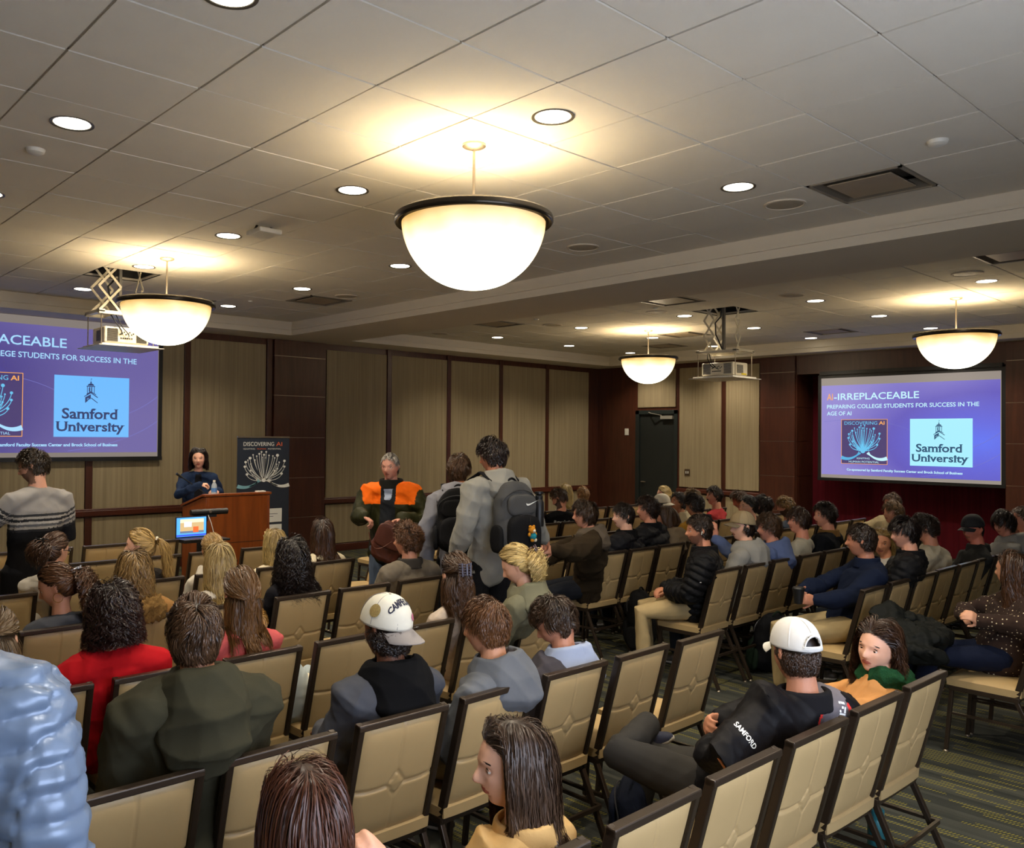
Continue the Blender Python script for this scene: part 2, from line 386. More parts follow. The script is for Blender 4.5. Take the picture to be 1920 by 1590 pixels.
# ------------------------------------------------------------------ recessed downlights
M_LED = emat('downlight_glow', 'fff6df', 6.0)
def downlight_proto():
    t = empty('downlight', (0, 0, ZC))
    obj('trim_ring', G().lathe([(.098, -.002), (.112, -.004), (.112, .0), (.098, .012)], n=32, closed=True), mat('downlight_ring', '4a4338', .4), t, smooth=True)
    obj('reflector', G().lathe([(.099, .0), (.08, .07), (.0, .075)], n=32), M_CHROME, t, smooth=True)
    obj('lens', G().lathe([(0, -.0012), (.092, -.0012), (.092, .004)], n=32), M_LED, t)
    return t
DL = [(1.476, 2.99), (3.305, 2.99), (5.134, 2.99), (1.476, 4.82), (3.305, 4.82), (1.476, 1.16), (3.305, 1.16), (5.134, 1.16), (3.305, 6.65), (5.134, 6.65), (3.305, 8.48), (5.134, 8.48), (3.305, 10.31), (5.134, 10.31), (1.476, 6.65), (1.476, 8.48),
      (10.05, 2.99), (10.05, 4.82), (10.05, 6.65), (10.05, 8.48), (10.05, 10.31), (11.88, 4.82), (11.88, 6.65), (11.88, 8.48), (11.88, 10.31), (13.71, 4.82), (13.71, 6.65), (13.71, 8.48), (13.71, 10.31), (11.88, 2.99), (13.71, 2.99)]
_nm = {0: 'nearest', 1: 'second', 2: 'third', 3: 'fourth', 4: 'fifth', 5: 'farthest'}
_p = downlight_proto()
for i, (x, y) in enumerate(DL):
    o = _p if i == 0 else copy_tree(_p)
    o.location = (x, y, ZC-.001)
    far = x > 7
    r = round((y-1.16)/1.83); c = round((x-(10.05 if far else 1.476))/1.83)
    tag(o, 'round recessed downlight, %s from the back in the %s line of the %s ceiling bay' % (('first', 'second', 'third', 'fourth', 'fifth', 'sixth')[r], ('left', 'middle', 'right')[c], 'right' if far else 'left'), 'downlight', 'recessed downlights')
    add_light('lamp', 'SPOT', (0, 0, -.012), P_DOWN, DOWN, o, size=.08, spot_size=math.radians(128), spot_blend=.7)
# ------------------------------------------------------------------ vents, speakers, detectors
M_VENT = mat('vent_metal', '8d8475', .5, .2, var=.05)
def vent(i, x, y):
    far = x > 7
    names = ['square ceiling air vent beside the beam at upper right, nearest the camera', 'square ceiling air vent near the front wall beside the beam', 'dark square ceiling air vent beside the left projector hatch',
             'bright ceiling air vent at the right edge of the picture, beyond the beam', 'bright lit ceiling air vent just beyond the beam, left of the right projector', 'ceiling air vent beyond the beam nearest the front wall',
             'ceiling air vent behind the far corner pendant lamp', 'small dark ceiling air vent over the far corner', 'ceiling air vent between the right projector and the recess screen']
    t = empty('ceiling_vent', (x, y, ZC), 0, names[i], 'vent')
    a = T/2-.008; g = G()
    # frame and a bevelled centre plate hanging in a dark box
    for s in (-1, 1):
        g.box((-a, s*a-.02 if s > 0 else -a, -.006), (a, a if s > 0 else -a+.02, .01)); g.box((s*a-.02 if s > 0 else -a, -a, -.006), (a if s > 0 else -a+.02, a, .01))
    obj('frame', g, M_VENT, t)
    g = G(); q = a-.02
    for r0, r1, z0, z1 in ((q, q-.06, .0, .055), (q-.065, q-.12, .0, .045)):
        g.add([(sx*r0, sy*r0, z0) for sx, sy in ((-1, -1), (1, -1), (1, 1), (-1, 1))]+[(sx*r1, sy*r1, z1) for sx, sy in ((-1, -1), (1, -1), (1, 1), (-1, 1))], [(j, (j+1) % 4, 4+(j+1) % 4, 4+j) for j in range(4)])
    g.box((-a, -a, .10), (a, a, .11))
    obj('louver', g, mat('vent_louver', '6f675a', .55, .2), t)
    obj('centre_plate', G().box((-q+.075, -q+.075, -.004), (q-.075, q-.075, .004)), mat('vent_plate', '9a8b76', .5), t, bevel=.003)
for i, v in enumerate(VENTS): vent(i, *v)
M_SPK = mat('speaker_grille', 'a79c88', .7, var=.15, scale=200, bump=.4, bscale=500)
sp_l = ['beside the nearest ceiling air vent at upper right', 'right of the large pendant lamp', 'by the front end of the left ceiling bay', 'outlined by lamp light near the right picture edge', 'left of the bright lit air vent beyond the beam', 'in line with the right pendant lamp stem, beyond the beam', 'beyond the beam between two air vents', 'beyond the beam nearest the front wall']
for i, (x, y) in enumerate([(5.742, 2.98), (5.777, 4.86), (5.787, 8.54), (9.44, 2.98), (9.47, 6.70), (9.445, 4.81), (9.48, 8.55), (9.0, 10.57)]):
    t = empty('ceiling_speaker', (x, y, ZC-.002), 0, 'flat round ceiling speaker '+sp_l[i], 'speaker')
    obj('grille', G().lathe([(0, -.008), (.1, -.008), (.125, -.005)], n=36), M_SPK, t, smooth=True)
    obj('rim', G().lathe([(.122, -.004), (.128, -.010), (.142, -.007), (.143, 0)], n=36), M_SOF, t, smooth=True)
dt_l = ['at the left edge of the ceiling', 'near the right top corner of the picture', 'near the front end of the left ceiling bay', 'cut by the top edge of the picture', 'beyond the beam above the right projector hatch', 'beyond the beam left of the far pendant']
for i, (x, y, s) in enumerate([(1.453, 5.41, 1), (5.136, 1.77, 1), (5.129, 9.70, .6), (3.12, 1.04, 1.2), (9.16, 6.5, .7), (8.86, 8.3, .7)]):
    t = obj('smoke_detector', G().lathe([(0, -.030*s), (.03*s, -.030*s), (.048*s, -.02*s), (.055*s, 0)], (x, y, ZC), 28), M_WHITEP, smooth=True)
    tag(t, 'small round white ceiling detector '+dt_l[i], 'smoke detector')
t = empty('wireless_access_point', (3.36, 6.14, ZC), .0, 'white box shaped wireless access point hanging below the left ceiling', 'access point')
obj('housing', G().box((-.10, -.12, -.075), (.10, .12, -.035)), M_WHITEP, t, bevel=.012)
obj('mount_bracket', G().beam((-.06, 0, 0), (-.07, .03, -.04), .02, .006).beam((.06, 0, 0), (.06, -.03, -.04), .02, .006).tube([(.02, .02, 0), (.04, .05, -.02), (.0, .06, -.04)], .005, 6), M_BLACK, t)
# ------------------------------------------------------------------ projectors on scissor lifts
def scissor(g, x, y, z0, z1, n, w, ax):
    h = (z1-z0)/n
    for k in range(n):
        a, b = z0+k*h, z0+(k+1)*h
        for s in (-1, 1):
            if ax == 'x': g.beam((x-s*w, y+.008*s, a), (x+s*w, y+.008*s, b), .024, .005, (0, 1, 0))
            else: g.beam((x+.008*s, y-s*w, a), (x+.008*s, y+s*w, b), .024, .005, (1, 0, 0))
M_CREAM = mat('cream_enamel', 'd6ccb2', .4, var=.05)
M_PROJ = mat('projector_shell', 'd9cfb6', .4, var=.03)
def projector(x, y, rz, label, ztop):
    t = empty('projector_lift', (x, y, ZC), rz, label, 'projector')
    a = T/2
    g = G()
    for s in (-1, 1): g.box((s*a-.004, -a, 0), (s*a+.004, a, .28)); g.box((-a, s*a-.004, 0), (a, s*a+.004, .28))
    g.box((-a, -a, .27), (a, a, .28)); obj('hatch_well', g, M_GAP, t)
    g = G()
    for a_ in ((-.16, -.12, 'x', .075), (-.16, .12, 'x', .075), (.19, 0, 'y', .06)):
        g = G(); scissor(g, a_[0], a_[1], ztop, .1, 2 if x < 7 else 3, a_[3]*(1.5 if x < 7 else 1), a_[2]); obj('scissor_arm', g, M_CREAM, t)
    g = G().tube([(-.05, 0, .1), (-.07, .02, -.06), (-.14, 0, -.14), (-.12, -.02, -.3), (-.02, -.03, ztop+.03), (.08, -.06, ztop)], .010, 8)
    obj('cable_bundle', g, M_BLACK, t, smooth=True)
    obj('lift_column', G().box((-.03, -.02, ztop), (.0, .02, .2)), mat('grey_steel', '6d6a64', .5, .6), t)
    g = G().box((-.30, -.22, ztop-.035), (.30, -.17, ztop)).box((-.30, .17, ztop-.035), (.30, .22, ztop)).box((-.30, -.22, ztop-.02), (-.24, .22, ztop+.012)).box((.24, -.22, ztop-.02), (.30, .22, ztop+.012)).box((-.12, -.2, ztop-.03), (.12, .2, ztop-.01))
    obj('carriage', g, M_CREAM, t, bevel=.003)
    zp = ztop-.36
    for sx in (-.27, .27):
        for sy in (-.20, .20): obj('hanger_rod', G().tube([(sx, sy, zp), (sx, sy, ztop-.01)], .006, 8), M_CHROME, t)
    obj('closure_plate', G().box((-.335, -.335, zp-.006), (.335, .335, zp)).box((-.29, -.29, zp), (.29, .29, zp+.022)), M_WHITEP, t)
    zb = zp+.035
    p = obj('projector_body', G().box((-.23, -.18, zb), (.23, .18, zb+.17)), M_PROJ, t, bevel=.018, seg=3)
    g = G()
    for sgn in (-1, 1):
        for k in range(13):
            zz = zb+.02+k*.0105; g.box((sgn*.15-.055, -.184, zz), (sgn*.15+.055, -.178, zz+.005))
    for k in range(10): g.box((-.233, -.10, zb+.03+k*.011), (-.228, .06, zb+.036+k*.011)); g.box((.228, -.10, zb+.03+k*.011), (.233, .06, zb+.036+k*.011))
    obj('vent_grille', g, M_BLACK, p)
    g = G()
    for k in range(8): g.box((-.075+k*.019, -.185, zb+.09+.012*(k % 3)), (-.062+k*.019, -.178, zb+.102+.012*(k % 3)))
    for k in range(6): g.box((-.07+k*.022, -.185, zb+.05), (-.055+k*.022, -.178, zb+.062))
    obj('port', g, M_BLACK, p)
    obj('warning_sticker', G().box((.229, .02, zb+.012), (.2335, .14, zb+.032)), mat('yellow_sticker', 'd8c020', .6), p)
    g = G().tube([(-.05, -.18, zb+.1), (-.07, -.215, zb+.13), (-.13, -.20, zb+.22), (-.16, -.15, ztop-.03)], .006, 8).tube([(.02, -.18, zb+.08), (.0, -.22, zb+.10), (-.06, -.215, zb+.16), (-.12, -.18, ztop-.03)], .005, 8)
    obj('cable', g, M_BLACK, p, smooth=True)
    gl = G().lathe([(0, 0), (.05, 0), (.05, .03), (.0, .03)], n=24)
    l = obj('lens', gl, M_BLACK, p, smooth=True); l.rotation_euler = (-PI/2, 0, 0); l.location = (.1, .18, zb+.09)
    return t
projector(HATCH[0][0], HATCH[0][1], 0, 'white ceiling projector lowered on a scissor lift in front of the left screen', -.42)
projector(HATCH[1][0], HATCH[1][1], -PI/2, 'white ceiling projector lowered on a scissor lift left of the right screen', -.53)
# ------------------------------------------------------------------ lettering and logos
_tc = {}
def text_geo(s, bold=.0, serif=False):
    """flat letters: verts (n,2) in em units with baseline 0, faces"""
    k = (s, bold, serif)
    if k in _tc: return _tc[k]
    c = D.curves.new('t', 'FONT'); c.body = s; c.size = 1; c.offset = bold; c.resolution_u = 3
    o = D.objects.new('t', c); COL.objects.link(o)
    me = D.meshes.new_from_object(o.evaluated_get(bpy.context.evaluated_depsgraph_get()))
    V = [(v.co.x, v.co.y) for v in me.vertices]; F = [tuple(p.vertices) for p in me.polygons]
    if serif:
        ys = sorted(set(round(v[1], 3) for v in V)); add = []
        for e in me.edges:
            a, b = V[e.vertices[0]], V[e.vertices[1]]
            L = abs(a[0]-b[0])
            if abs(a[1]-b[1]) < .004 and .06 < L < .17:
                y = a[1]; x0, x1 = min(a[0], b[0]), max(a[0], b[0])
                near = [t for t in (0, .52, .729, .74, -.2) if abs(y-t) < .05]
                if near: add.append((x0-.055, x1+.055, y, -1 if y > .3 else 1))
        for x0, x1, y, d in add:
            n = len(V); V += [(x0, y), (x1, y), (x1, y+d*.04), (x0, y+d*.04)]; F.append((n, n+1, n+2, n+3))
    D.objects.remove(o); D.curves.remove(c); D.meshes.remove(me)
    _tc[k] = (V, F); return V, F
def put_text(P, s, x0, x1, base, cap, name, m, parent, bold=0, serif=False, d=.0025, skew=0):
    """P maps (u, v, depth) to parent space; letters fill x0..x1, capital height cap"""
    V, F = text_geo(s, bold, serif); xs = [v[0] for v in V]; a, b = min(xs), max(xs); kx = (x1-x0)/(b-a); ky = cap/.73
    g = G().add([P(x0+(v[0]-a)*kx+skew*(v[1])*ky, base+v[1]*ky, d) for v in V], F); return obj(name, g, m, parent, fix=False)
def disc(g, P, x, y, r, d, n=14): g.add([P(x+r*math.cos(2*PI*i/n), y+r*math.sin(2*PI*i/n), d) for i in range(n)], [tuple(range(n))])
def stroke(g, P, pts, w, d):
    vs = []; n = len(pts); w = w if isinstance(w, list) else [w]*n
    for i, p in enumerate(pts):
        a, b = pts[max(i-1, 0)], pts[min(i+1, n-1)]; tx, ty = b[0]-a[0], b[1]-a[1]; l = math.hypot(tx, ty) or 1; nx, ny = -ty/l*w[i]/2, tx/l*w[i]/2
        vs += [P(p[0]+nx, p[1]+ny, d), P(p[0]-nx, p[1]-ny, d)]
    g.add(vs, [(2*i, 2*i+1, 2*i+3, 2*i+2) for i in range(n-1)])
def bez(a, b, c, n=10): return [((1-t)**2*a[0]+2*t*(1-t)*b[0]+t*t*c[0], (1-t)**2*a[1]+2*t*(1-t)*b[1]+t*t*c[1]) for t in [i/n for i in range(n+1)]]
TREE = [(-.13, .93, .030), (.0, .90, .030), (.06, .99, .026), (-.07, .99, .026), (-.20, .86, .022), (.14, .88, .024), (-.30, .90, .022), (.25, .86, .022), (-.38, .80, .042), (.38, .88, .045), (.05, .80, .022), (-.05, .82, .020), (-.25, .74, .022), (.30, .80, .022),
        (-.50, .68, .036), (.58, .70, .038), (-.44, .74, .020), (.43, .66, .022), (-.52, .54, .036), (.58, .52, .034), (-.36, .62, .022), (.36, .60, .02), (-.46, .30, .038), (.50, .30, .038), (-.36, .42, .030), (.30, .40, .030), (.38, .46, .026), (-.22, .18, .022), (.22, .18, .022)]
def tree(g, P, cx, cy, s, d, w=.020):
    for x, y, r in TREE:
        lowp = y < .45; b = (x*.75, y*.20) if lowp else (x*.85 if abs(x) > .3 else x*.7, y*.42)
        stroke(g, P, [(cx+p[0]*s, cy+p[1]*s) for p in bez((0, .10), b, (x, y-r))], [w*s*(1.15-.5*i/10) for i in range(11)], d); disc(g, P, cx+x*s, cy+y*s, r*s, d)
def hands_(g, g2, P, cx, cy, s, d):
    """two open hands meeting under the tree"""
    for q, gg in ((-1, g), (1, g2)):
        stroke(gg, P, [(cx+q*p[0]*s, cy+p[1]*s) for p in bez((.62, -.08), (.36, -.20), (.10, .06), 12)], [s*.10*(1-.72*i/12) for i in range(13)], d)
        for a in (.02, .07): stroke(gg, P, [(cx+q*p[0]*s, cy+p[1]*s) for p in bez((.34, -.10), (.2, -.02-a), (.06+a, .02+a), 8)], s*.022, d)
def tower(g, P, cx, y0, h, d):
    """line drawn bell tower: plinth with clock, belfry, dome and spire"""
    w = h*.26
    def q(*p): g.add([P(cx+x*w, y0+y*h, d) for x, y in p], [tuple(range(len(p)))])
    q((-.8, .02), (-.0, .20), (0, .36), (-.8, .24)); q((-.95, .25), (0, .40), (0, .44), (-.95, .28)); q((0, .44), (1.0, .26), (1.0, .22), (0, .40))
    q((.05, .20), (1.0, .02), (1.0, .05), (.05, .24)); q((-.6, .33), (0, .44), (0, .48), (-.6, .38)); q((0, .48), (.75, .36), (.75, .33), (0, .44))
    for x in (-.5, -.15, .15, .48): q((x-.045, .40), (x+.045, .40), (x+.045, .66), (x-.045, .66))
    q((-.3, .46), (-.2, .46), (-.2, .62), (-.3, .62)); q((-.0, .48), (.08, .48), (.08, .64), (-.0, .64))
    q((-.62, .65), (.6, .65), (.6, .68), (-.62, .68)); q((-.5, .69), (.48, .69), (.35, .75), (.0, .79), (-.35, .75)); q((-.12, .79), (.12, .79), (.08, .84), (-.08, .84)); q((-.03, .84), (.03, .84), (.0, 1.0)); q((.02, .93), (.18, .95), (.02, .965))
def clockface(g, P, cx, y0, h, d):
    for x, r in ((-.38, .16),):
        stroke(g, P, [(cx+(x+r*.9*math.cos(t))*h*.26, y0+(.17+r*.24*math.sin(t)+.0)*h) for t in [i*PI/8 for i in range(17)]], h*.012, d)
def slide_mat(base, glow):
    m = D.materials.new('projected_slide'); m.use_nodes = True; nt = m.node_tree; b = nt.nodes['Principled BSDF']; L = nt.links.new
    tc = nt.nodes.new('ShaderNodeTexCoord'); mp = nt.nodes.new('ShaderNodeMapping'); L(tc.outputs['Generated'], mp.inputs[0])
    sp = nt.nodes.new('ShaderNodeSeparateXYZ'); L(mp.outputs[0], sp.inputs[0])
    # horizontal axis is whichever generated axis spans the slide: x + y
    ad = nt.nodes.new('ShaderNodeMath'); ad.operation = 'ADD'; L(sp.outputs[0], ad.inputs[0]); L(sp.outputs[1], ad.inputs[1])
    cb = nt.nodes.new('ShaderNodeCombineXYZ'); L(ad.outputs[0], cb.inputs[0]); L(sp.outputs[2], cb.inputs[1])
    vm = nt.nodes.new('ShaderNodeVectorMath'); vm.operation = 'DISTANCE'; L(cb.outputs[0], vm.inputs[0]); vm.inputs[1].default_value = glow
    r = nt.nodes.new('ShaderNodeValToRGB'); L(vm.outputs['Value'], r.inputs[0]); e = r.color_ramp.elements
    e[0].color = srgb(base[0]); e[0].position = 0; e[1].color = srgb(base[1]); e[1].position = .22
    for p, c in ((.5, base[2]), (.85, base[3])): k_ = e.new(p); k_.color = srgb(c)
    b.inputs['Base Color'].default_value = (.05, .05, .05, 1); b.inputs['Roughness'].default_value = .9
    L(r.outputs[0], b.inputs['Emission Color']); b.inputs['Emission Strength'].default_value = ES
    return m
def screen(name, P, k, cols, label, base_em, whitec, txt, sky, drk):
    """P maps (u,v,d); u right 0..2.70, v up; slide 2.70 x 1.515 (times k)"""
    t = empty('projection_screen', P(1.35*k, -.06*k, 0), 0, label, 'projection screen'); o0 = Vector(t.location)
    Q = lambda u, v, d: Vector(P(u*k, v*k, d))-o0
    def boxq(g, u0, v0, u1, v1, d0, d1, mi=0):
        vs = [Q(u, v, d) for d in (d0, d1) for u, v in ((u0, v0), (u1, v0), (u1, v1), (u0, v1))]
        g.add(vs, [(0, 3, 2, 1), (4, 5, 6, 7), (0, 1, 5, 4), (1, 2, 6, 5), (2, 3, 7, 6), (3, 0, 4, 7)], mi)
    g = G(); boxq(g, -.065, -.055, 2.765, 1.70, -.02, 0.0); obj('black_border', g, M_BLACK, t)
    g = G(); boxq(g, -.03, 1.70, 2.73, 1.76, -.06, .03); obj('roller_case', g, M_BLACK, t)
    g = G(); boxq(g, -.065, -.105, 2.765, -.055, -.015, .015); obj('weight_bar', g, M_BLACK, t)
    g = G(); boxq(g, -.008, -.058, 2.71, 1.642, .0, .002); sf = obj('screen_fabric', g, emat('screen_fabric_'+name, whitec, base_em), t)
    g = G(); g.add([Q(0, 0, .004), Q(2.70, 0, .004), Q(2.70, 1.515, .004), Q(0, 1.515, .004)], [(0, 1, 2, 3)]); sl = obj('slide', g, cols, t, fix=False)
    W_ = emat('slide_text_'+name, txt, 1.0*ES); OR = emat('slide_orange_'+name, 'ffb060', .95*ES); SK = emat('slide_sky_'+name, sky, 1.0*ES); DK = emat('slide_navy_'+name, drk, 1.0*ES); CY = emat('slide_cyan_'+name, '6cc8f4', .95*ES); PU = emat('slide_plum_'+name, '4a3c74', .9*ES)
    sw_ = emat('slide_swoosh_'+name, '8484d8', .8*ES)
    g = G(); stroke(g, Q, bez((1.75, .34), (2.35, .42), (2.70, .72), 14), .006, .006); stroke(g, Q, bez((1.6, .02), (2.3, .10), (2.70, .40), 14), .006, .006); stroke(g, Q, bez((.05, .9), (1.0, 1.0), (1.5, .72), 14), .005, .006); obj('swoosh', g, sw_, sl, fix=False)
    put_text(Q, 'AI', .095, .195, 1.265, .115, 'title', OR, sl, .01, d=.008); put_text(Q, '-IRREPLACEABLE', .215, 1.57, 1.265, .115, 'title', W_, sl, .01, d=.008)
    put_text(Q, 'PREPARING COLLEGE STUDENTS FOR SUCCESS IN THE', .095, 2.42, 1.12, .068, 'subtitle', W_, sl, .012, d=.008); put_text(Q, 'AGE OF AI', .095, .51, 1.005, .068, 'subtitle', W_, sl, .012, d=.008)
    put_text(Q, 'Co-sponsored by Samford Faculty Success Center and Brock School of Business', .433, 2.193, .076, .038, 'caption', W_, sl, .03, d=.008)
    g = G(); boxq(g, .34, .19, 1.09, .935, .005, .007); bx = obj('tree_picture', g, PU, sl)
    g = G()
    for a in ((.34, .19, 1.09, .197), (.34, .928, 1.09, .935), (.34, .19, .347, .935), (1.083, .19, 1.09, .935)): boxq(g, *a, .007, .010)
    obj('picture_border', g, OR, bx)
    put_text(Q, 'DISCOVERING', .395, .93, .845, .058, 'picture_title', CY, bx, .0, d=.011); put_text(Q, 'AI', .955, 1.045, .845, .058, 'picture_title', OR, bx, .02, d=.011)
    g = G(); tree(g, Q, .70, .375, .46*1.0, .011, .024); disc(g, Q, .70, .41, .04, .012); obj('glowing_tree', g, CY, bx, fix=False)
    g = G(); g2 = G(); hands_(g, g2, Q, .715, .345, .60, .012); obj('open_hand', g, emat('slide_blue_'+name, '58b4e4', .95*ES), bx, fix=False); obj('open_hand', g2, W_, bx, fix=False)
    put_text(Q, 'IGNITING', .60, .81, .272, .030, 'picture_caption', W_, bx, d=.011); put_text(Q, 'HUMAN POTENTIAL', .47, .96, .212, .034, 'picture_caption', W_, bx, d=.011)
    g = G(); boxq(g, 1.435, .19, 2.33, .935, .005, .007); bx = obj('university_logo', g, SK, sl)
    g = G(); tower(g, Q, 1.86, .60, .32, .010); obj('bell_tower', g, DK, bx, fix=False)
    g = G(); clockface(g, Q, 1.86, .60, .32, .012); obj('clock_face', g, SK, bx, fix=False)
    put_text(Q, 'Samford', 1.525, 2.195, .415, .128, 'logo_text', DK, bx, .022, True, .010); put_text(Q, 'University', 1.455, 2.28, .262, .118, 'logo_text', DK, bx, .022, True, .010)
    return t
XS = X1-.03
screen('right', lambda u, v, d: (XS-.02-d, 6.815-u, 1.305+v), 1, slide_mat(('5a70f0', '5b60d8', '5a50b8', '8a80cc'), (.59, .38, 0)), 'large projection screen in the recess at the right, showing the whole purple slide', .42, 'b0a49a', 'c4f4ff', 'a8eeff', '1d4c70')
screen('left', lambda u, v, d: (1.86+u, Y1-.07-d, 1.639+v), 1.077, slide_mat(('5a70f0', '4e54c0', '4a4088', '6a60a0'), (.41, .38, 0)), 'projection screen on the front wall at the left, cut by the picture edge', .36, 'a89c94', 'a8dcff', '70bcff', '2c3c6a')
# light that the two lit screens throw is their own emission
# ------------------------------------------------------------------ lectern, microphone, papers
lx, ly = 3.98, 8.35
t = empty('lectern', (lx+.33, ly+.3, 0), 0, 'cherry wood lectern with slanted top at the front of the room', 'lectern'); 
yb = .58
g = G().prism([(-.30, 0), (yb-.30, 0), (yb-.30, 1.10), (-.30+.06, 1.24), (-.30, 1.24)], -.37, -.345, 'x'); obj('side_panel', g, M_LECT, t, bevel=.003)
g = G().prism([(-.30, 0), (yb-.30, 0), (yb-.30, 1.10), (-.30+.06, 1.24), (-.30, 1.24)], .345, .37, 'x'); obj('side_panel', g, M_LECT, t, bevel=.003)
obj('front_panel', G().box((-.345, -.30, .02), (.345, -.275, 1.24)), M_LECT, t, bevel=.003)
obj('base', G().box((-.39, -.32, 0), (.39, .30, .06)), M_LECT, t, bevel=.006)
g = G().prism([(-.31, 1.245), (-.24, 1.245), (.30, 1.105), (.30, 1.13), (-.235, 1.27), (-.31, 1.27)], -.385, .385, 'x'); obj('top', g, M_LECT, t, bevel=.004)
obj('panel_groove', G().box((-.345, -.3015, .745), (.345, -.299, .750)), M_BLACK, t)
obj('lock', G().lathe([(0, 0), (.012, 0), (.012, .006), (0, .006)], n=16), M_BLACK, t).matrix_local = Matrix.Translation((-.02, -.30, .55)) @ Matrix.Rotation(PI/2, 4, 'X')
mp_ = [(lx+.22, ly+.42, 1.16), (lx+.20, ly+.44, 1.22), (lx+.05, ly+.46, 1.33), (lx-.10, ly+.47, 1.43), (lx-.16, ly+.47, 1.47)]
mic = empty('gooseneck_microphone', (lx+.22, ly+.42, 1.16), 0, 'thin black gooseneck microphone rising from the lectern top', 'microphone')
o_ = Vector(mic.location); obj('neck', G().tube([Vector(p)-o_ for p in mp_], .006, 8), M_BLACK, mic, smooth=True); obj('head', G().tube([Vector(mp_[3])-o_, Vector(mp_[4])-o_], .014, 10), M_BLACK, mic, smooth=True)
obj('mount', G().lathe([(0, 0), (.025, 0), (.02, .012), (0, .012)], n=16), M_BLACK, mic)
M_PAPER = mat('white_paper', 'dedace', .8, var=.02)
g = G().box((-.11, -.15, 0), (.11, .15, .006)); p = obj('paper_stack', g, M_PAPER); tag(p, 'sheets of white paper lying on the lectern top in front of the speaker', 'papers'); p.location = (lx+.10, ly+.30, 1.205); p.rotation_euler = (-.255, 0, .1)
p = obj('folded_paper', G().box((-.05, -.03, 0), (.05, .03, .012)), M_PAPER); tag(p, 'small folded white paper on the right front corner of the lectern', 'paper'); p.location = (lx+.60, ly+.03, 1.272)
# laptop and video bar on a slim stand in front of the lectern
t = empty('presentation_stand', (3.68, 7.90, 0), 0, 'slim black stand holding laptop and camera bar in front of the lectern', 'stand')
obj('post', G().box((-.02, .02, 0), (.02, .06, 1.15)), M_BLACK, t, bevel=.004); obj('base', G().box((-.25, -.2, 0), (.25, .25, .03)), M_BLACK, t, bevel=.01)
obj('shelf', G().box((-.27, -.22, .865), (.20, .06, .885)), M_BLACK, t, bevel=.004); obj('monitor_bracket', G().box((-.07, .0, 1.04), (.07, .03, 1.10)), M_BLACK, t)
t = empty('laptop', (3.57, 7.78, .885), .0, 'open laptop with a bright blue screen showing the room, before the lectern', 'laptop')
obj('keyboard_deck', G().box((-.16, -.11, 0), (.16, .11, .014)), M_BLACK, t, bevel=.004)
lid = obj('lid', G().box((-.16, .10, .012), (.16, .108, .215)), M_BLACK, t, bevel=.004)
def flat(n, x0, z0, x1, z1, m, d, par): obj(n, G().add([(x0, .10-d, z0), (x1, .10-d, z0), (x1, .10-d, z1), (x0, .10-d, z1)], [(0, 1, 2, 3)]), m, par, fix=False)
flat('display', -.15, .022, .15, .205, emat('lap_blue', '4a9af4', 1.1), .002, lid); flat('video_wall', -.115, .055, .125, .19, emat('lap_tan', 'c8aa78', .9), .003, lid)
flat('video_ceiling', -.115, .155, .125, .19, emat('lap_cream', 'e4d8b8', .9), .0035, lid); flat('video_screen', -.075, .115, .0, .165, emat('lap_white', 'dfe8ff', 1.0), .004, lid)
flat('video_floor', -.115, .055, .125, .075, emat('lap_grey', '6a7890', .8), .0035, lid); flat('video_lectern', .015, .06, .07, .115, emat('lap_orange', 'e0602a', 1.), .0045, lid); flat('taskbar', -.15, .026, .15, .042, emat('lap_bar', '3048d8', 1.), .003, lid)
t = empty('camera_bar', (3.77, 7.92, 1.10), 0, 'long black conference camera bar on the stand in front of the lectern', 'camera')
obj('housing', G().tube([(-.19, 0, .03), (.19, 0, .03)], .03, 16), M_BLACK, t, smooth=True); obj('lens', G().lathe([(0, 0), (.014, 0), (.016, -.006), (.0, -.008)], n=16), M_CHROME, t, smooth=True).matrix_local = Matrix.Translation((0, -.03, .035)) @ Matrix.Rotation(PI/2, 4, 'X')
obj('foot', G().box((-.07, -.02, -.02), (.07, .02, .004)), M_BLACK, t)
p = obj('white_cable', G().tube([(3.75, 7.9, 1.10), (3.77, 7.87, 1.02), (3.80, 7.86, .90), (3.82, 7.88, .6), (3.84, 7.95, .02)], .004, 6), M_WHITEP, smooth=True); tag(p, 'thin white cable hanging from the camera bar', 'cable')
# ------------------------------------------------------------------ roll-up banner
bx0, bw, by0 = 4.90, .72, 9.55
t = empty('rollup_banner', (bx0+bw/2, by0, 0), 0, 'tall navy roll-up banner with a white glowing tree, behind the lectern', 'banner')
PB = lambda u, v, d: Vector((u-bw/2, -d, v))
M_NAVY = mat('banner_navy', '1a2230', .6, var=.12, scale=2); M_BW = mat('banner_white', 'd8d8d2', .6, var=.03); M_BO = mat('banner_orange', 'd8603a', .6, var=.03); M_BT = mat('banner_teal', '78a8b4', .6, var=.05)
g = G().box((-bw/2, -.004, .06), (bw/2, .004, 1.86)); sh = obj('printed_sheet', g, M_NAVY, t)
obj('base_cassette', G().box((-bw/2-.02, -.06, 0), (bw/2+.02, .06, .06)), M_CHROME, t, bevel=.01); obj('top_rail', G().box((-bw/2, -.01, 1.855), (bw/2, .01, 1.875)), M_CHROME, t); obj('pole', G().tube([(0, .03, .05), (0, .02, 1.86)], .008, 8), M_CHROME, t)
put_text(PB, 'DISCOVERING', .08, .50, 1.755, .052, 'title', M_BW, sh, .0, d=.006); put_text(PB, 'AI', .53, .615, 1.755, .052, 'title', M_BO, sh, .0, d=.006)
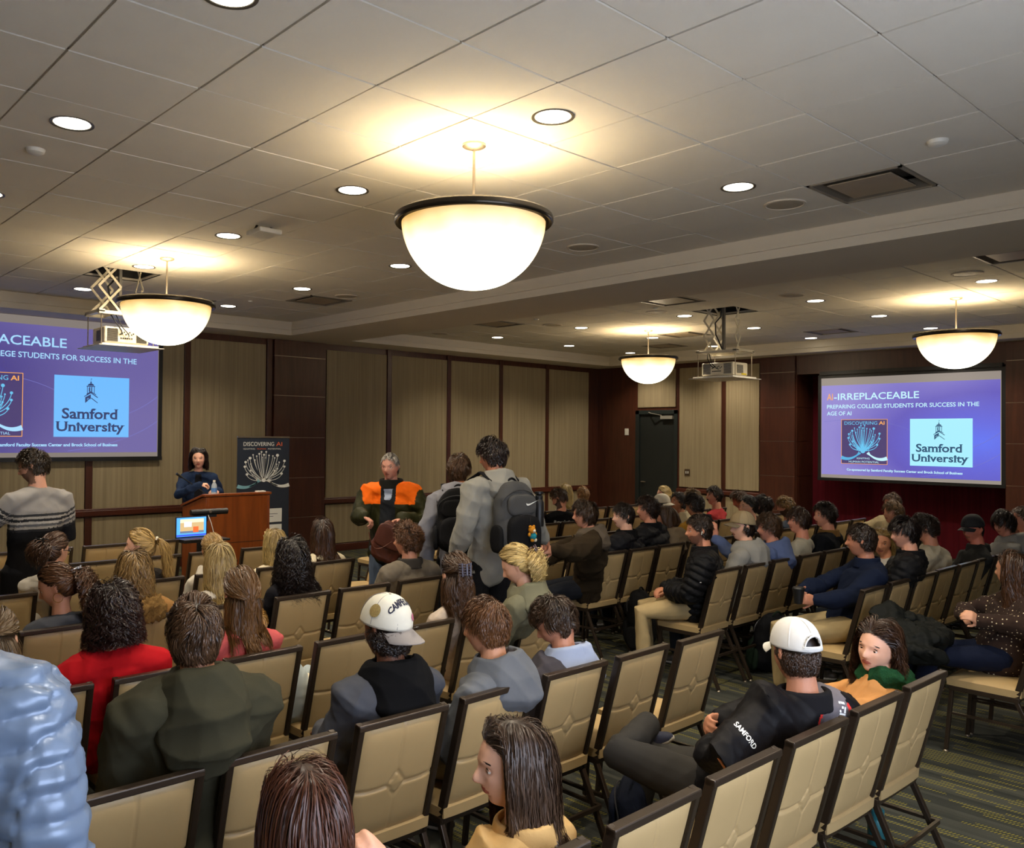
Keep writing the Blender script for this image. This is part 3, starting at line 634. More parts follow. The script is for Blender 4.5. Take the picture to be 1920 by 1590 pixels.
put_text(PB, 'IGNITING', .08, .235, 1.71, .018, 'subtitle', M_BW, sh, d=.006); put_text(PB, 'HUMAN', .265, .385, 1.71, .018, 'subtitle', M_BO, sh, d=.006); put_text(PB, 'POTENTIAL', .415, .60, 1.71, .018, 'subtitle', M_BW, sh, d=.006)
PT = lambda u, v, d: PB(u, 1.285+(v-1.18)*.80, d)
g = G(); tree(g, PT, .36, 1.18, .50, .006, .017); disc(g, PT, .36, 1.235, .030, .007); obj('white_tree', g, M_BW, sh, fix=False)
g = G(); g2 = G(); hands_(g, g2, PT, .36, 1.20, .58, .008); obj('teal_hand', g, M_BT, sh, fix=False); obj('white_hand', g2, M_BW, sh, fix=False)
put_text(PB, 'About the event', .10, .40, .97, .022, 'small_text', M_BW, sh, d=.006) if 0 else None
for i, z in enumerate((.80, .60, .40, .20)):
    q = obj('text_card', G().prism([(.10, z), (.62, z), (.62, z+.17), (.10, z+.17)], 0, .001, 'z'), M_BW, sh, bevel=0); q.data.transform(Matrix.Translation((-bw/2, -.0065, 0)) @ Matrix(((1, 0, 0, 0), (0, 0, 1, 0), (0, 1, 0, 0), (0, 0, 0, 1))))
    g = G()
    for j, (a, b, h) in enumerate(((.14, .34, .010), (.14, .56, .006), (.14, .50, .006), (.14, .30, .010))):
        zz = z+.135-j*.032; stroke(g, PB, [(a, zz), (b, zz)], h, .0075)
    obj('text_line', g, mat('ink_grey', '4a4e58', .7), q, fix=False)
# ------------------------------------------------------------------ wall devices
def plate(name, loc, sz, label, m=None, rot=0, parts=()):
    t = empty(name, loc, rot, label, 'wall switch'); w, h = sz
    obj('plate', G().box((-w/2, -.008, -h/2), (w/2, 0, h/2)), m or M_CHROME, t, bevel=.003)
    for i, x in enumerate(parts): obj('rocker', G().box((x-.009, -.014, -.025), (x+.009, -.007, .025)), M_WHITEP, t, bevel=.002)
plate('thermostat', (X1, 10.98, 2.02), (.10, .14), 'pale wall thermostat on the dark wood beside the door', M_WHITEP, -PI/2)
plate('light_switch', (X1-.024, 9.50, 1.23), (.12, .13), 'double light switch on the beige wall panel right of the door', mat('bronze_plate', '5a4a38', .4, .5), -PI/2, (-.022, .022))
plate('wall_outlet', (5.62, Y1-.03, .45), (.07, .11), 'small wall outlet low on the front wall', M_WHITEP, 0) if 0 else None
# ------------------------------------------------------------------ banquet chairs
def leather(key, c, rough=.42):
    return mat(key, c, rough, var=.06, scale=5, bump=.06, bscale=220, spec=.45)
M_TAN = leather('tan_vinyl', 'b59a6c')
M_CHF = mat('chair_frame_bronze', '382d23', .34, .35, var=.1)
CW, ZT, ZB = .40, .90, .425       # chair width, top and bottom of the back frame
TILT = .125/.475                  # the back leans to the rear
def back_pad():
    nu, nv = 57, 73; w = CW/2-.026; z0, z1 = ZB+.024, ZT-.026; g = G()
    for side in (-1, 1):
        vs = []
        for j in range(nv):
            v = -1+2*j/(nv-1)
            for i in range(nu):
                u = -1+2*i/(nu-1); x = u*w; z = (z0+z1)/2+v*(z1-z0)/2
                b = .015*(1-abs(u)**8)*(1-abs(v)**10)
                zz = z-.64; dm = abs(x)/.034+abs(zz)/.045
                def gr(d, s=.0045): return math.exp(-(d/s)**2)
                d = 0
                if dm > 1:
                    d = max(d, gr(zz-.012*(abs(x)/w)**2*0+.006*math.sin(abs(x)/w*PI), .006)*.012 if abs(x) > .02 else 0)
                    d = max(d, gr(x, .0035)*(.0045 if zz > 0 else .003))
                    d = max(d, gr((dm-1)*.03, .006)*.011)
                else: b += .003*(1-dm)
                vs.append((x, -(z-ZT)*TILT+side*(.006+b-d), z))
        fs = [(j*nu+i, j*nu+i+1, (j+1)*nu+i+1, (j+1)*nu+i) for j in range(nv-1) for i in range(nu-1)]
        g.add(vs, fs)
    return g
def seat_pad():
    n = 25; g = G(); w, d = .205, .205
    def sq(u, v, k): 
        return (abs(u)**k+abs(v)**k)
    vs = []
    for j in range(n):
        for i in range(n):
            u, v = -1+2*i/(n-1), -1+2*j/(n-1)
            h = .062*(1-.35*max(abs(u), abs(v))**6)+.006*math.cos(u*1.4)*math.cos(v*1.4)
            vs.append((u*w*(1-.03*abs(v)**4), .30+v*d*(1-.03*abs(u)**4), .408+h))
    fs = [(j*n+i, j*n+i+1, (j+1)*n+i+1, (j+1)*n+i) for j in range(n-1) for i in range(n-1)]
    m = len(vs); b = [i for i in range(n)]+[j*n+n-1 for j in range(1, n)]+[(n-1)*n+i for i in range(n-2, -1, -1)]+[j*n for j in range(n-2, 0, -1)]
    ring = [(vs[k][0]*.985, (vs[k][1]-.30)*.985+.30, .408) for k in b]
    vs += ring; L = len(b)
    fs += [(b[k], m+k, m+(k+1) % L, b[(k+1) % L]) for k in range(L)]+[tuple(m+k for k in range(L))]
    return g.add(vs, fs)
def by_(z): return -(z-ZT)*TILT
def chair_proto():
    t = empty('banquet_chair', (0, 0, 0)); w = CW/2-.012
    obj('backrest', back_pad(), M_TAN, t, smooth=True, angle=180)
    g = G(); up = (1, 0, 0)
    for s in (-1, 1): g.beam((s*w, by_(ZB), ZB), (s*w, by_(ZT), ZT), .034, .024, up)
    g.beam((-w-.012, by_(ZT-.012), ZT-.012), (w+.012, by_(ZT-.012), ZT-.012), .036, .024)
    g.beam((-w, by_(ZB), ZB+.01), (w, by_(ZB), ZB+.01), .034, .024)
    obj('back_frame', g, M_CHF, t, bevel=.004)
    obj('seat', seat_pad(), M_TAN, t, smooth=True, angle=60)
    y0, y1 = .115, .485
    g = G()
    for s in (-1, 1): g.box((s*.19-.012, y0, .378), (s*.19+.012, y1, .408)); g.beam((s*w, by_(ZB), ZB), (s*.19, y0+.01, .39), .03, .02, up)
    g.box((-.19, y0, .38), (.19, y0+.024, .406)).box((-.19, y1-.024, .38), (.19, y1, .406)); obj('seat_frame', g, M_CHF, t, bevel=.003)
    for s in (-1, 1):
        l = obj('leg', G().beam((s*.188, y1-.015, .395), (s*.197, y1+.015, .012), .024, .024, up), M_CHF, t, bevel=.004)
        obj('glide', G().lathe([(0, 0), (.013, 0), (.013, .006), (.008, .014), (0, .014)], (s*.197, y1+.015, 0), 12), M_CHROME, l)
        l = obj('leg', G().beam((s*.188, y0+.02, .395), (s*.197, -.045, .012), .024, .024, up), M_CHF, t, bevel=.004)
        obj('glide', G().lathe([(0, 0), (.013, 0), (.013, .006), (.008, .014), (0, .014)], (s*.197, -.045, 0), 12), M_CHROME, l)
        obj('stretcher', G().beam((s*.192, .02, .24), (s*.192, y1+.004, .24), .014, .018, up), M_CHF, t)
    obj('crossbar', G().beam((-.19, .02, .24), (.19, .02, .24), .014, .018), M_CHF, t)
    return t
# a chair's origin lies on the floor under the top rail of its back; it faces +Y (the front wall)
_ord = ['first', 'second', 'third', 'fourth', 'fifth', 'sixth', 'seventh', 'eighth', 'ninth', 'tenth', 'eleventh', 'twelfth', 'thirteenth']
LROW = {0: (1.375, 3.875), 1: (2.425, 3.825), 2: (3.52, 3.87), 3: (4.65, 3.81), 4: (5.75, 3.80), 5: (6.83, 3.76), 6: (7.80, 3.21)}
RROW = {0: (1.43, 5.94), 1: (2.46, 6.00), 2: (3.53, 5.94), 3: (4.69, 6.00), 4: (5.71, 5.98), 5: (6.68, 6.00), 6: (7.78, 6.0)}
OCC = {}     # (block, row, seat) -> who sits there
def place_chairs():
    proto = chair_proto(); first = True; rr = random.Random(3)
    def put(x, y, rz, label):
        nonlocal first
        o = proto if first else copy_tree(proto); first = False
        o.location = (x, y, 0); o.rotation_euler = (0, 0, rz); tag(o, label, 'chair', 'tan and bronze banquet chairs'); return o
    for blk, rows in (('left', LROW), ('right', RROW)):
        for r, (y, xa) in rows.items():
            n = {'left': [8, 8, 8, 7, 6, 5, 4][r], 'right': [2, 7, 10, 12, 12, 12, 12][r]}[blk]
            for c in range(n):
                x = xa-.48*c if blk == 'left' else xa+.452*c
                if blk == 'left' and x < X0+.4: continue
                # seen by the camera?
                v = Vector((x, y, .6-H)); d = v.dot(_f); px = 854.96+1598.4*v.dot(_r)/d if d > .3 else 1e9
                if px > 2150 or px < -260: continue
                who = OCC.get((blk, r, c))
                if who: lab = 'banquet chair of the person %s' % who
                else: lab = 'empty tan banquet chair, %s from the aisle, %s row from the back, %s block' % (_ord[c], _ord[r], blk)
                put(x+rr.uniform(-.004, .004), y+rr.uniform(-.006, .006), math.radians(rr.uniform(-1.5, 1.5)), lab)
    put(5.02, 6.70, math.radians(75), 'tan banquet chair turned sideways beside the man in the orange and olive jacket')
    put(5.55, 6.75, math.radians(20), 'tan banquet chair standing behind the man in the orange and olive jacket')
# ------------------------------------------------------------------ people
RN = np.random.RandomState(11); HAIRK = 2.2
def A(*v): return np.array(v, float)
def nrm(v): return v/np.maximum(np.linalg.norm(v, axis=-1, keepdims=True), 1e-9)
def sst(a, b, x): t = np.clip((x-a)/(b-a), 0, 1); return t*t*(3-2*t)
def gs(x, s): return np.exp(-(x/s)**2)
def np_obj(name, V, Q, mats, parent, mi=None, tone=None, smooth=True):
    me = D.meshes.new(name); n, m = len(V), len(Q); k = Q.shape[1]
    me.vertices.add(n); me.vertices.foreach_set('co', np.ascontiguousarray(V, np.float32).ravel())
    me.loops.add(m*k); me.loops.foreach_set('vertex_index', np.ascontiguousarray(Q, np.int32).ravel())
    me.polygons.add(m); me.polygons.foreach_set('loop_start', np.arange(0, m*k, k, dtype=np.int32))
    if mi is not None: me.polygons.foreach_set('material_index', np.ascontiguousarray(mi, np.int32))
    me.update(calc_edges=True)
    if smooth: me.polygons.foreach_set('use_smooth', np.ones(m, bool))
    for x in (mats if isinstance(mats, (list, tuple)) else [mats]): me.materials.append(x)
    if tone is not None:
        a = me.attributes.new('tone', 'FLOAT', 'POINT'); a.data.foreach_set('value', np.ascontiguousarray(tone, np.float32))
    return link(name, me, parent)
def etube(g, pts, rx, ry, xd, n=16):
    """closed elliptical tube through pts; rx along xd, ry across; rounded ends"""
    pts = [np.array(p, float) for p in pts]; k = len(pts); xd = np.array(xd, float)
    rx = list(rx) if hasattr(rx, '__len__') else [rx]*k; ry = list(ry) if hasattr(ry, '__len__') else [ry]*k
    T = [nrm(pts[min(i+1, k-1)]-pts[max(i-1, 0)]) for i in range(k)]
    e0, e1 = min(rx[0], ry[0]), min(rx[-1], ry[-1])
    P = [pts[0]-T[0]*e0*.75, pts[0]-T[0]*e0*.5]+pts+[pts[-1]+T[-1]*e1*.5, pts[-1]+T[-1]*e1*.75]
    RX = [rx[0]*.3, rx[0]*.75]+rx+[rx[-1]*.75, rx[-1]*.3]; RY = [ry[0]*.3, ry[0]*.75]+ry+[ry[-1]*.75, ry[-1]*.3]
    TT = [T[0]]*2+T+[T[-1]]*2; vs = []
    for p, a, b, t in zip(P, RX, RY, TT):
        x = xd-t*np.dot(xd, t)
        if np.linalg.norm(x) < 1e-3: x = np.cross(t, A(0, 0, 1))+1e-4
        x = nrm(x); y = np.cross(t, x)
        for q in range(n):
            c = 2*PI*q/n; vs.append(p+x*a*math.cos(c)+y*b*math.sin(c))
    m = len(P); fs = [(i*n+q, i*n+(q+1) % n, (i+1)*n+(q+1) % n, (i+1)*n+q) for i in range(m-1) for q in range(n)]
    fs += [tuple(reversed(range(n))), tuple(range((m-1)*n, m*n))]
    g.add(vs, fs)
def remesh(g, voxel, sm=3):
    me = D.meshes.new('t'); me.from_pydata([tuple(v) for v in g.v], [], g.f)
    bm = bmesh.new(); bm.from_mesh(me); bmesh.ops.recalc_face_normals(bm, faces=bm.faces); bm.to_mesh(me); bm.free()
    o = D.objects.new('t', me); COL.objects.link(o)
    r = o.modifiers.new('r', 'REMESH'); r.mode = 'VOXEL'; r.voxel_size = voxel; r.adaptivity = 0
    if sm: s = o.modifiers.new('s', 'SMOOTH'); s.iterations = sm; s.factor = .5
    dg = bpy.context.evaluated_depsgraph_get(); ev = o.evaluated_get(dg); m2 = ev.to_mesh()
    V = np.zeros(len(m2.vertices)*3, np.float32); m2.vertices.foreach_get('co', V); V = V.reshape(-1, 3).astype(float)
    N = np.zeros(len(m2.vertices)*3, np.float32); m2.vertices.foreach_get('normal', N); N = N.reshape(-1, 3).astype(float)
    L = np.zeros(len(m2.loops), np.int32); m2.loops.foreach_get('vertex_index', L); Q = L.reshape(-1, 4)
    ev.to_mesh_clear(); D.objects.remove(o); D.meshes.remove(me)
    return V, N, Q
def wrinkle(V, N, amp, seed, fr=22, st=(1, 1, 1)):
    amp = amp*1.5
    r = np.random.RandomState(seed); h = np.zeros(len(V)); W = V*np.array(st)
    for i in range(5):
        d = nrm(r.normal(size=3)); f = fr*(1+.55*i); ph = r.uniform(0, 6.28)
        wob = 1.3*np.sin(W @ nrm(r.normal(size=3))*fr*.45+r.uniform(0, 6.28))
        h += (1-np.abs(np.sin(W @ d*f*.5+ph+wob))**.8*2)*(.66**i)
    return V+N*(amp*(h/2+.30))[:, None]
E_H = A(.074, .097, .116)
def head_geo(nu=96, nv=84):
    th = np.linspace(0, 2*PI, nu, endpoint=False); ph = np.linspace(.04, PI-.04, nv)
    TH, PH = np.meshgrid(th, ph); dx, dy, dz = np.sin(TH)*np.sin(PH), np.cos(TH)*np.sin(PH), np.cos(PH)
    zz = dz; rho = np.sqrt(np.maximum(1-zz**2, 1e-6)); r2 = np.maximum(1-np.abs(zz)**2.9, 1e-6)**(1/2.9)
    f = np.where(zz < 0, r2/rho, 1+.04*np.sin(PI*np.clip(zz, 0, 1)))
    low = sst(-.05, -1., zz)
    x = dx*E_H[0]*f*(1-.33*low); y = dy*E_H[1]*f; z = dz*E_H[2]
    y = np.where(y < 0, y*(1-.50*low)*(1+.05*gs(zz-.25, .5)), y*(1-.10*low))
    fr = sst(0, .04, y)
    y = y+fr*.008*gs(z+.104, .016)*gs(x, .022)
    nz = np.where(z > -.032, sst(.020, -.032, z), sst(-.047, -.034, z))
    y = y+fr*.0265*nz*gs(x, .0075+.0065*sst(-.005, -.035, z))
    ax = np.abs(x)
    y = y-fr*.010*gs(ax-.031, .013)*gs(z, .010)+fr*.0045*gs(ax-.026, .02)*gs(z-.021, .008)+fr*.004*gs(ax-.044, .016)*gs(z+.026, .016)
    y = y+fr*.0065*gs(x, .018)*(gs(z+.0555, .0045)+gs(z+.0665, .0052))-fr*.004*gs(x, .021)*gs(z+.061, .0022)-fr*.005*gs(x, .02)*gs(z+.079, .006)
    V = np.stack([x, y, z], -1).reshape(-1, 3)
    Q = [(j*nu+i, j*nu+(i+1) % nu, (j+1)*nu+(i+1) % nu, (j+1)*nu+i) for j in range(nv-1) for i in range(nu)]
    Q += [tuple(range(nu)), tuple((nv-1)*nu+i for i in reversed(range(nu)))]
    return V, Q
HEAD_V, HEAD_Q = head_geo()
def Rz(a): c, s = math.cos(a), math.sin(a); return np.array([[c, -s, 0], [s, c, 0], [0, 0, 1.]])
def Rx(a): c, s = math.cos(a), math.sin(a); return np.array([[1., 0, 0], [0, c, -s], [0, s, c]])
def Ry(a): c, s = math.cos(a), math.sin(a); return np.array([[c, 0, s], [0, 1., 0], [-s, 0, c]])
def hand(g, w, d, pn, s, curl=.5, k=1.):
    """w wrist, d pointing direction, pn palm normal, s=+1 when the thumb lies towards +(d x pn)"""
    d = nrm(d); pn = nrm(pn-d*np.dot(pn, d)); x = np.cross(d, pn)*s
    etube(g, [w-d*.02, w+d*.02*k, w+d*.055*k, w+d*.088*k], [.024*k, .034*k, .041*k, .038*k], [.018*k, .016*k, .015*k, .012*k], x, 12)
    for i, (off, L) in enumerate(((.030, .072), (.010, .080), (-.010, .075), (-.029, .058))):
        p = w+d*(.085-.004*abs(i-1.2))*k+x*off*k; a = .15; pts = [p-d*.012, p]; q = p
        for sgl in (.45, .31, .24):
            a += curl*(.75 if sgl > .4 else .9)
            q = q+(d*math.cos(a)+pn*math.sin(a)+x*off*.8)*L*sgl*k; pts.append(q)
        etube(g, pts, [.0095*k, .0095*k, .0085*k, .008*k, .0068*k], [.009*k, .009*k, .0082*k, .0078*k, .0066*k], x, 8)
    p = w+d*.022*k+x*.03*k+pn*.008*k; td = nrm(d*.72+x*.62+pn*.35); q = p+td*.034*k; r = q+nrm(td+d*.4+pn*.3*curl)*.032*k
    etube(g, [p-td*.012, p, q, r], [.014*k, .0125*k, .0105*k, .0085*k], [.013*k, .0115*k, .0098*k, .008*k], pn, 8)
def skin_mat(c, k=''): 
    rgb = [int(c[i:i+2], 16)/255 for i in (0, 2, 4)]; g_ = sum(rgb)/3; cc = [min(1, (v*.93+g_*.07)*1.10) for v in rgb]
    m = mat('skin_'+c+k, cc, .48, var=.09, scale=30, bump=.05, bscale=300, spec=.35)
    b = m.node_tree.nodes['Principled BSDF']; b.inputs['Subsurface Weight'].default_value = .0
    return m
def hair_mat(dark, light, mid=None, rough=.38):
    key = 'hair_%s_%s' % (dark, light)
    if key in MATS: return MATS[key]
    m = D.materials.new(key); m.use_nodes = True; MATS[key] = m
    nt = m.node_tree; b = nt.nodes['Principled BSDF']; L = nt.links.new
    a = nt.nodes.new('ShaderNodeAttribute'); a.attribute_name = 'tone'
    r = nt.nodes.new('ShaderNodeValToRGB'); r.color_ramp.elements[0].color = srgb(dark); r.color_ramp.elements[1].color = srgb(light)
    if mid: e = r.color_ramp.elements.new(.55); e.color = srgb(mid)
    L(a.outputs['Fac'], r.inputs[0]); L(r.outputs[0], b.inputs['Base Color'])
    b.inputs['Roughness'].default_value = rough; b.inputs['Specular IOR Level'].default_value = .45
    return m
def strand_mesh(P, rad, O, flat=.45):
    """P (n,k,3) strands, rad (n,k), O (n,k,3) outward: three-sided tapering locks"""
    n, k, _ = P.shape; t = np.gradient(P, axis=1); t = nrm(t); sd = nrm(np.cross(t, O)); up = nrm(np.cross(sd, t))
    r = rad[..., None]; tw = np.sin(np.arange(n)*2.4)[:, None, None]*.5
    V = np.stack([P+sd*r+up*r*tw, P-sd*r-up*r*tw], 2).reshape(-1, 3)
    i = (np.arange(n)[:, None]*k+np.arange(k-1)[None, :])*2
    Q = np.stack([i, i+1, i+3, i+2], -1).reshape(-1, 4)
    return V, Q
E_S = A(.079, .103, .121)
def hairline(d):
    """lowest height (unit sphere z) at which hair grows, for directions d"""
    y = d[:, 1]; return np.interp(y, [-1, -.35, -.12, .05, .3, .55, .8, 1], [-.70, -.62, -.30, .02, .18, .42, .60, .66])
def scalp(n, rs, recede=0, capz=2):
    d = nrm(rs.normal(size=(n*4, 3))); d = d[(d[:, 2] > hairline(d)+recede*np.clip(d[:, 1], 0, 1)) & (d[:, 2] < capz)]
    return d[:n]
def clumps(d, rs, m):
    c = d[rs.choice(len(d), m)]; return np.argmin(((d[:, None]-c[None])**2).sum(-1), 1), c
def shell(p, h):
    q = p/E_S; r = np.linalg.norm(q, axis=-1, keepdims=True); return p/r*(1+h[:, None]/.1)
def zf(p):
    q = p.copy(); q[:, 2] = np.where(q[:, 2] < .0, q[:, 2]*.30, q[:, 2]); return q
def shell2(p, h):
    r = np.linalg.norm(zf(p)/E_S, axis=-1, keepdims=True); k = (1+h[:, None]/.1)/r; q = p*k; q[:, 2] = np.where(p[:, 2] < 0, p[:, 2], q[:, 2]); return q
def tang2(p, v):
    q = zf(p); n = q/E_S**2; n[:, 2] = np.where(p[:, 2] < 0, n[:, 2]*.3, n[:, 2]); n = nrm(n); return nrm(v-n*(v*n).sum(-1, keepdims=True)), n
def tang(p, v):
    n = nrm(p/E_S**2); return nrm(v-n*(v*n).sum(-1, keepdims=True)), n
def make_hair(hs, M, c0, N, bR, sw, parent, seed, s=1.):
    """hs: dict(style, n, r, len, vol, wave...). returns hair object. Head-local -> world through M, c0"""
    rs = np.random.RandomState(seed); n = int(hs.get('n', 700)*HAIRK); r0 = hs.get('r', .0022)/HAIRK**.5; st = hs['style']; VV = []; QQ = []; TT = []; off = 0
    dn = (M.T @ A(0, 0, -1))[None]
    def emit(P, rad, tone):
        nonlocal off
        O = nrm(P+A(0, 0, .02)); Pw = (P @ M.T)*s+c0; Ow = O @ M.T
        V, Q = strand_mesh(Pw, rad, Ow); VV.append(V); QQ.append(Q+off); off += len(V); TT.append(np.repeat(tone.reshape(-1), 2))
    # base cap under the locks
    d = HEAD_V/E_H; d = nrm(d); ok = d[:, 2] > hairline(d)+.04+hs.get('recede', 0)*np.clip(d[:, 1], 0, 1)
    if st in ('short', 'curly'): ok &= d[:, 2] > -.55
    cv = d*E_S*1.012; fq = np.array([q for q in HEAD_Q if len(q) == 4]); fq = fq[ok[fq].all(1)]
    top = np.where(d[:, 2] > .97)[0]
    VV.append((cv @ M.T)*s+c0); QQ.append(fq+off); off += len(cv); TT.append(np.full(len(cv), .12))
    top_c = (A(0, 0, .1235) @ M.T)*s+c0
    d = scalp(n, rs, hs.get('recede', 0), hs.get('capz', 2))
    if st in ('short', 'curly'): d = d[(d[:, 2] > -.52)]
    n = len(d); cl, cc = clumps(d, rs, hs.get('clumps', 60)); ctone = rs.uniform(0, 1, len(cc))
    tone0 = np.clip(.5*ctone[cl]+.5*rs.uniform(0, 1, n), 0, 1); p = d*E_S*.99
    if st in ('short', 'curly'):
        k = 8; L = hs.get('len', .06)*(.7+.6*rs.uniform(size=n)); L = L*np.where(d[:, 2] < .15, hs.get('side', .6), 1)
        wh = A(*hs.get('whorl', (.15, -.5, .85)))*E_S; sweep = A(*hs.get('sweep', (.0, .0, 0)))
        cn = rs.normal(size=(len(cc), 3))*hs.get('mess', .45)
        lift = np.where(d[:, 2] > .2, hs.get('vol', .022)*.8, hs.get('svol', .010)*.7)*(.55+.9*rs.uniform(size=n))
        P = [p]; a = rs.uniform(0, 6.28, n); cr = hs.get('curl', .0); q = p.copy()
        for i in range(1, k):
            v = nrm(q-wh)+sweep+cn[cl]+rs.normal(size=(n, 3))*.12+dn*(.35+.5*(d[:, 1:2] < -.2))
            tv, nn = tang(q, v); q = q+tv*(L/k)[:, None]; h = .003+lift*math.sin(min(1, i/(k-1)*1.25)*PI/2)
            if st == 'short': h = h*(1-.35*max(0, i/(k-1)-.6)/.4)
            if hs.get('capz', 2) < 1: h = np.minimum(h, np.where(q[:, 2] > .02, .002, 1))
            q = shell(q, h)
            if cr > 0:
                sd = np.cross(tv, nn); ang = a+i/(k-1)*hs.get('turns', 1.6)*6.28
                P.append(q+(sd*np.cos(ang)[:, None]+nn*np.sin(ang)[:, None])*cr)
            else: P.append(q)
        P = np.stack(P, 1); u = np.linspace(0, 1, k)[None]
        emit(P, r0*(1.05-.75*u**2.2)*np.ones((n, 1)), tone0[:, None]*.85+.15*u)
    elif st in ('long', 'half'):
        k = hs.get('k', 18); L = hs.get('len', .42)*(.86+.2*rs.uniform(size=n))*np.clip(.55+.45*d[:, 2]+.12*d[:, 1], .2, 1.1)*1.12; stp = (L/k)[:, None]
        hv = .004+hs.get('vol', .022)*rs.uniform(size=n); sg = np.tanh((p[:, 0:1]+hs.get('part', .01))/.018); sgs = np.clip(p[:, 0:1]/.07, -1, 1)
        P = [p]; q = p.copy(); v = np.zeros_like(p); vel = None; ph = rs.uniform(0, 6.28, len(cc))[cl]+rs.normal(size=n)*hs.get('phj', .5); wl = hs.get('wl', .09); wa = hs.get('wave', .004)
        T = A(*hs.get('tie', (0, -.108, .03))); up_ = (d[:, 2] > hs.get('halfz', .2)) if st == 'half' else np.zeros(n, bool); reached = np.zeros(n, bool)
        dist = np.zeros(n)
        for i in range(1, k):
            on = ((zf(q)/E_S)**2).sum(1) < 1.9; on &= (q[:, 2] > -.085)
            front = np.clip(q[:, 1:2]/.1, 0, 1)
            fy_ = hs.get('fy', .015); fp = sst(fy_, fy_+.035, q[:, 1:2]); w = dn*(1-.92*fp)+A(0, -1, 0)*(hs.get('fb', 2.0)*fp+hs.get('back', .1)*sst(-.06, .02, q[:, 1:2]))+A(1, 0, 0)*np.tanh((q[:, 0:1]+hs.get('part', .01))/.012)*2.2*fp+A(1, 0, 0)*sg*np.clip(q[:, 2:3]/.12, 0, 1)**2*.8
            if st == 'half':
                tt = T-q; nr = np.linalg.norm(tt, axis=1) < .03; reached |= nr
                w = np.where((up_ & ~reached)[:, None], nrm(tt)*3, w)
            tv, nn = tang2(q, w)
            free = nrm(dn+A(0, -1, 0)*.10*np.clip(1-dist[:, None]/.2, 0, 1)+A(1, 0, 0)*sgs*hs.get('spread', .05))
            v = np.where(on[:, None], tv, nrm((v if i > 1 else tv)*.6+free*.5))
            q = q+v*stp*(1.0 if not (i < 6) else 1.0)
            qs = shell2(q, hv*sst(-.01, .06, i*stp[:, 0])+.006*sst(.03, -.03, q[:, 2])); q = np.where(on[:, None], qs, q)
            dist = dist+stp[:, 0]*(~on)
            # keep outside the torso (world frame, body axes)
            Wp = (q @ M.T)*s+c0; b = (Wp-N) @ bR; low = b[:, 2] < hs.get('restz', .0)+.0
            a_, d_ = sw*.95, hs.get('td', .125); sh = np.clip(1-(b[:, 0]/a_)**2, 0, 1)**.5*d_*sst(.03, -.10, b[:, 2])
            back = b[:, 1] <= hs.get('fsplit', .03)
            lim = -sh-.004-.03*hv/.022*rs.uniform(.3, 1)
            nb = b.copy(); mk = low & back & (b[:, 1] > lim); nb[mk, 1] = b[mk, 1]+(lim[mk]-b[mk, 1])*.6
            mk = low & ~back & (b[:, 1] < sh*.9+.01); nb[mk, 1] = b[mk, 1]+((sh*.9+.012)[mk]-b[mk, 1])*.6
            ch = (nb != b).any(1); q2 = ((N+nb @ bR.T-c0)/s) @ M; q = np.where(ch[:, None], q2, q)
            s_ = i*stp[:, 0]; amp = wa*sst(.02, .16, s_)
            sd = nrm(np.cross(v, np.broadcast_to(nn, v.shape)))
            P.append(q+sd*(amp*np.sin(s_/wl*6.28+ph))[:, None]+nn*(amp*.7*np.cos(s_/wl*6.28+ph*1.7))[:, None])
        P = np.stack(P, 1); u = np.linspace(0, 1, k)[None]
        bad = ((P[:, :, 1] > .070) & (P[:, :, 2] < .030) & (P[:, :, 2] > -.105) & (np.abs(P[:, :, 0]) < .046)).any(1); P = P[~bad]; tone0 = tone0[~bad]; n = len(P)
        emit(P, r0*(1.1-.7*u**2.5)*np.clip(.25+u*9, 0, 1)*np.ones((n, 1)), np.clip(tone0[:, None]*.7+hs.get('tip', .3)*u, 0, 1))
    elif st in ('pony', 'claw'):
        T = A(*hs.get('tie', (0, -.112, .045))); k = 10; P = [p]; q = p.copy()
        dd = np.linalg.norm(T-p, axis=1)*1.25
        for i in range(1, k):
            tv, nn = tang(q, T-q+dn*hs.get('sag', .25)*(1-i/k)*.1); q = q+tv*(dd/k)[:, None]; q = shell(q, np.full(n, .004+hs.get('vol', .010))*(.6+.8*tone0)*(1-.5*i/k))
            b = ((i/(k-1))**3.5); P.append(q*(1-b)+(T+rs.normal(size=(n, 3))*.004)*b)
        P = np.stack(P, 1); u = np.linspace(0, 1, k)[None]
        emit(P, r0*1.1*np.ones((n, k)), tone0[:, None]*.9+0*u)
        m = int(hs.get('tn', 300)*HAIRK); k = 16; L = hs.get('tail', .30)*(.65+.45*rs.uniform(size=m)); a = rs.uniform(0, 6.28, m); rr = np.sqrt(rs.uniform(size=m))
        spr = hs.get('tspread', .035); q = T+np.stack([np.cos(a)*rr, 0*a, np.sin(a)*rr], 1)*.014; v = nrm(A(*hs.get('tdir', (0, -1, .35)))+np.stack([np.cos(a)*rr, 0*a, np.sin(a)*rr], 1)*hs.get('fan', .5)); P = [q]
        cid = rs.randint(0, 14, m); ph = rs.uniform(0, 6.28, 14)[cid]+rs.normal(size=m)*.3; wa, wl = hs.get('wave', .006), hs.get('wl', .09)
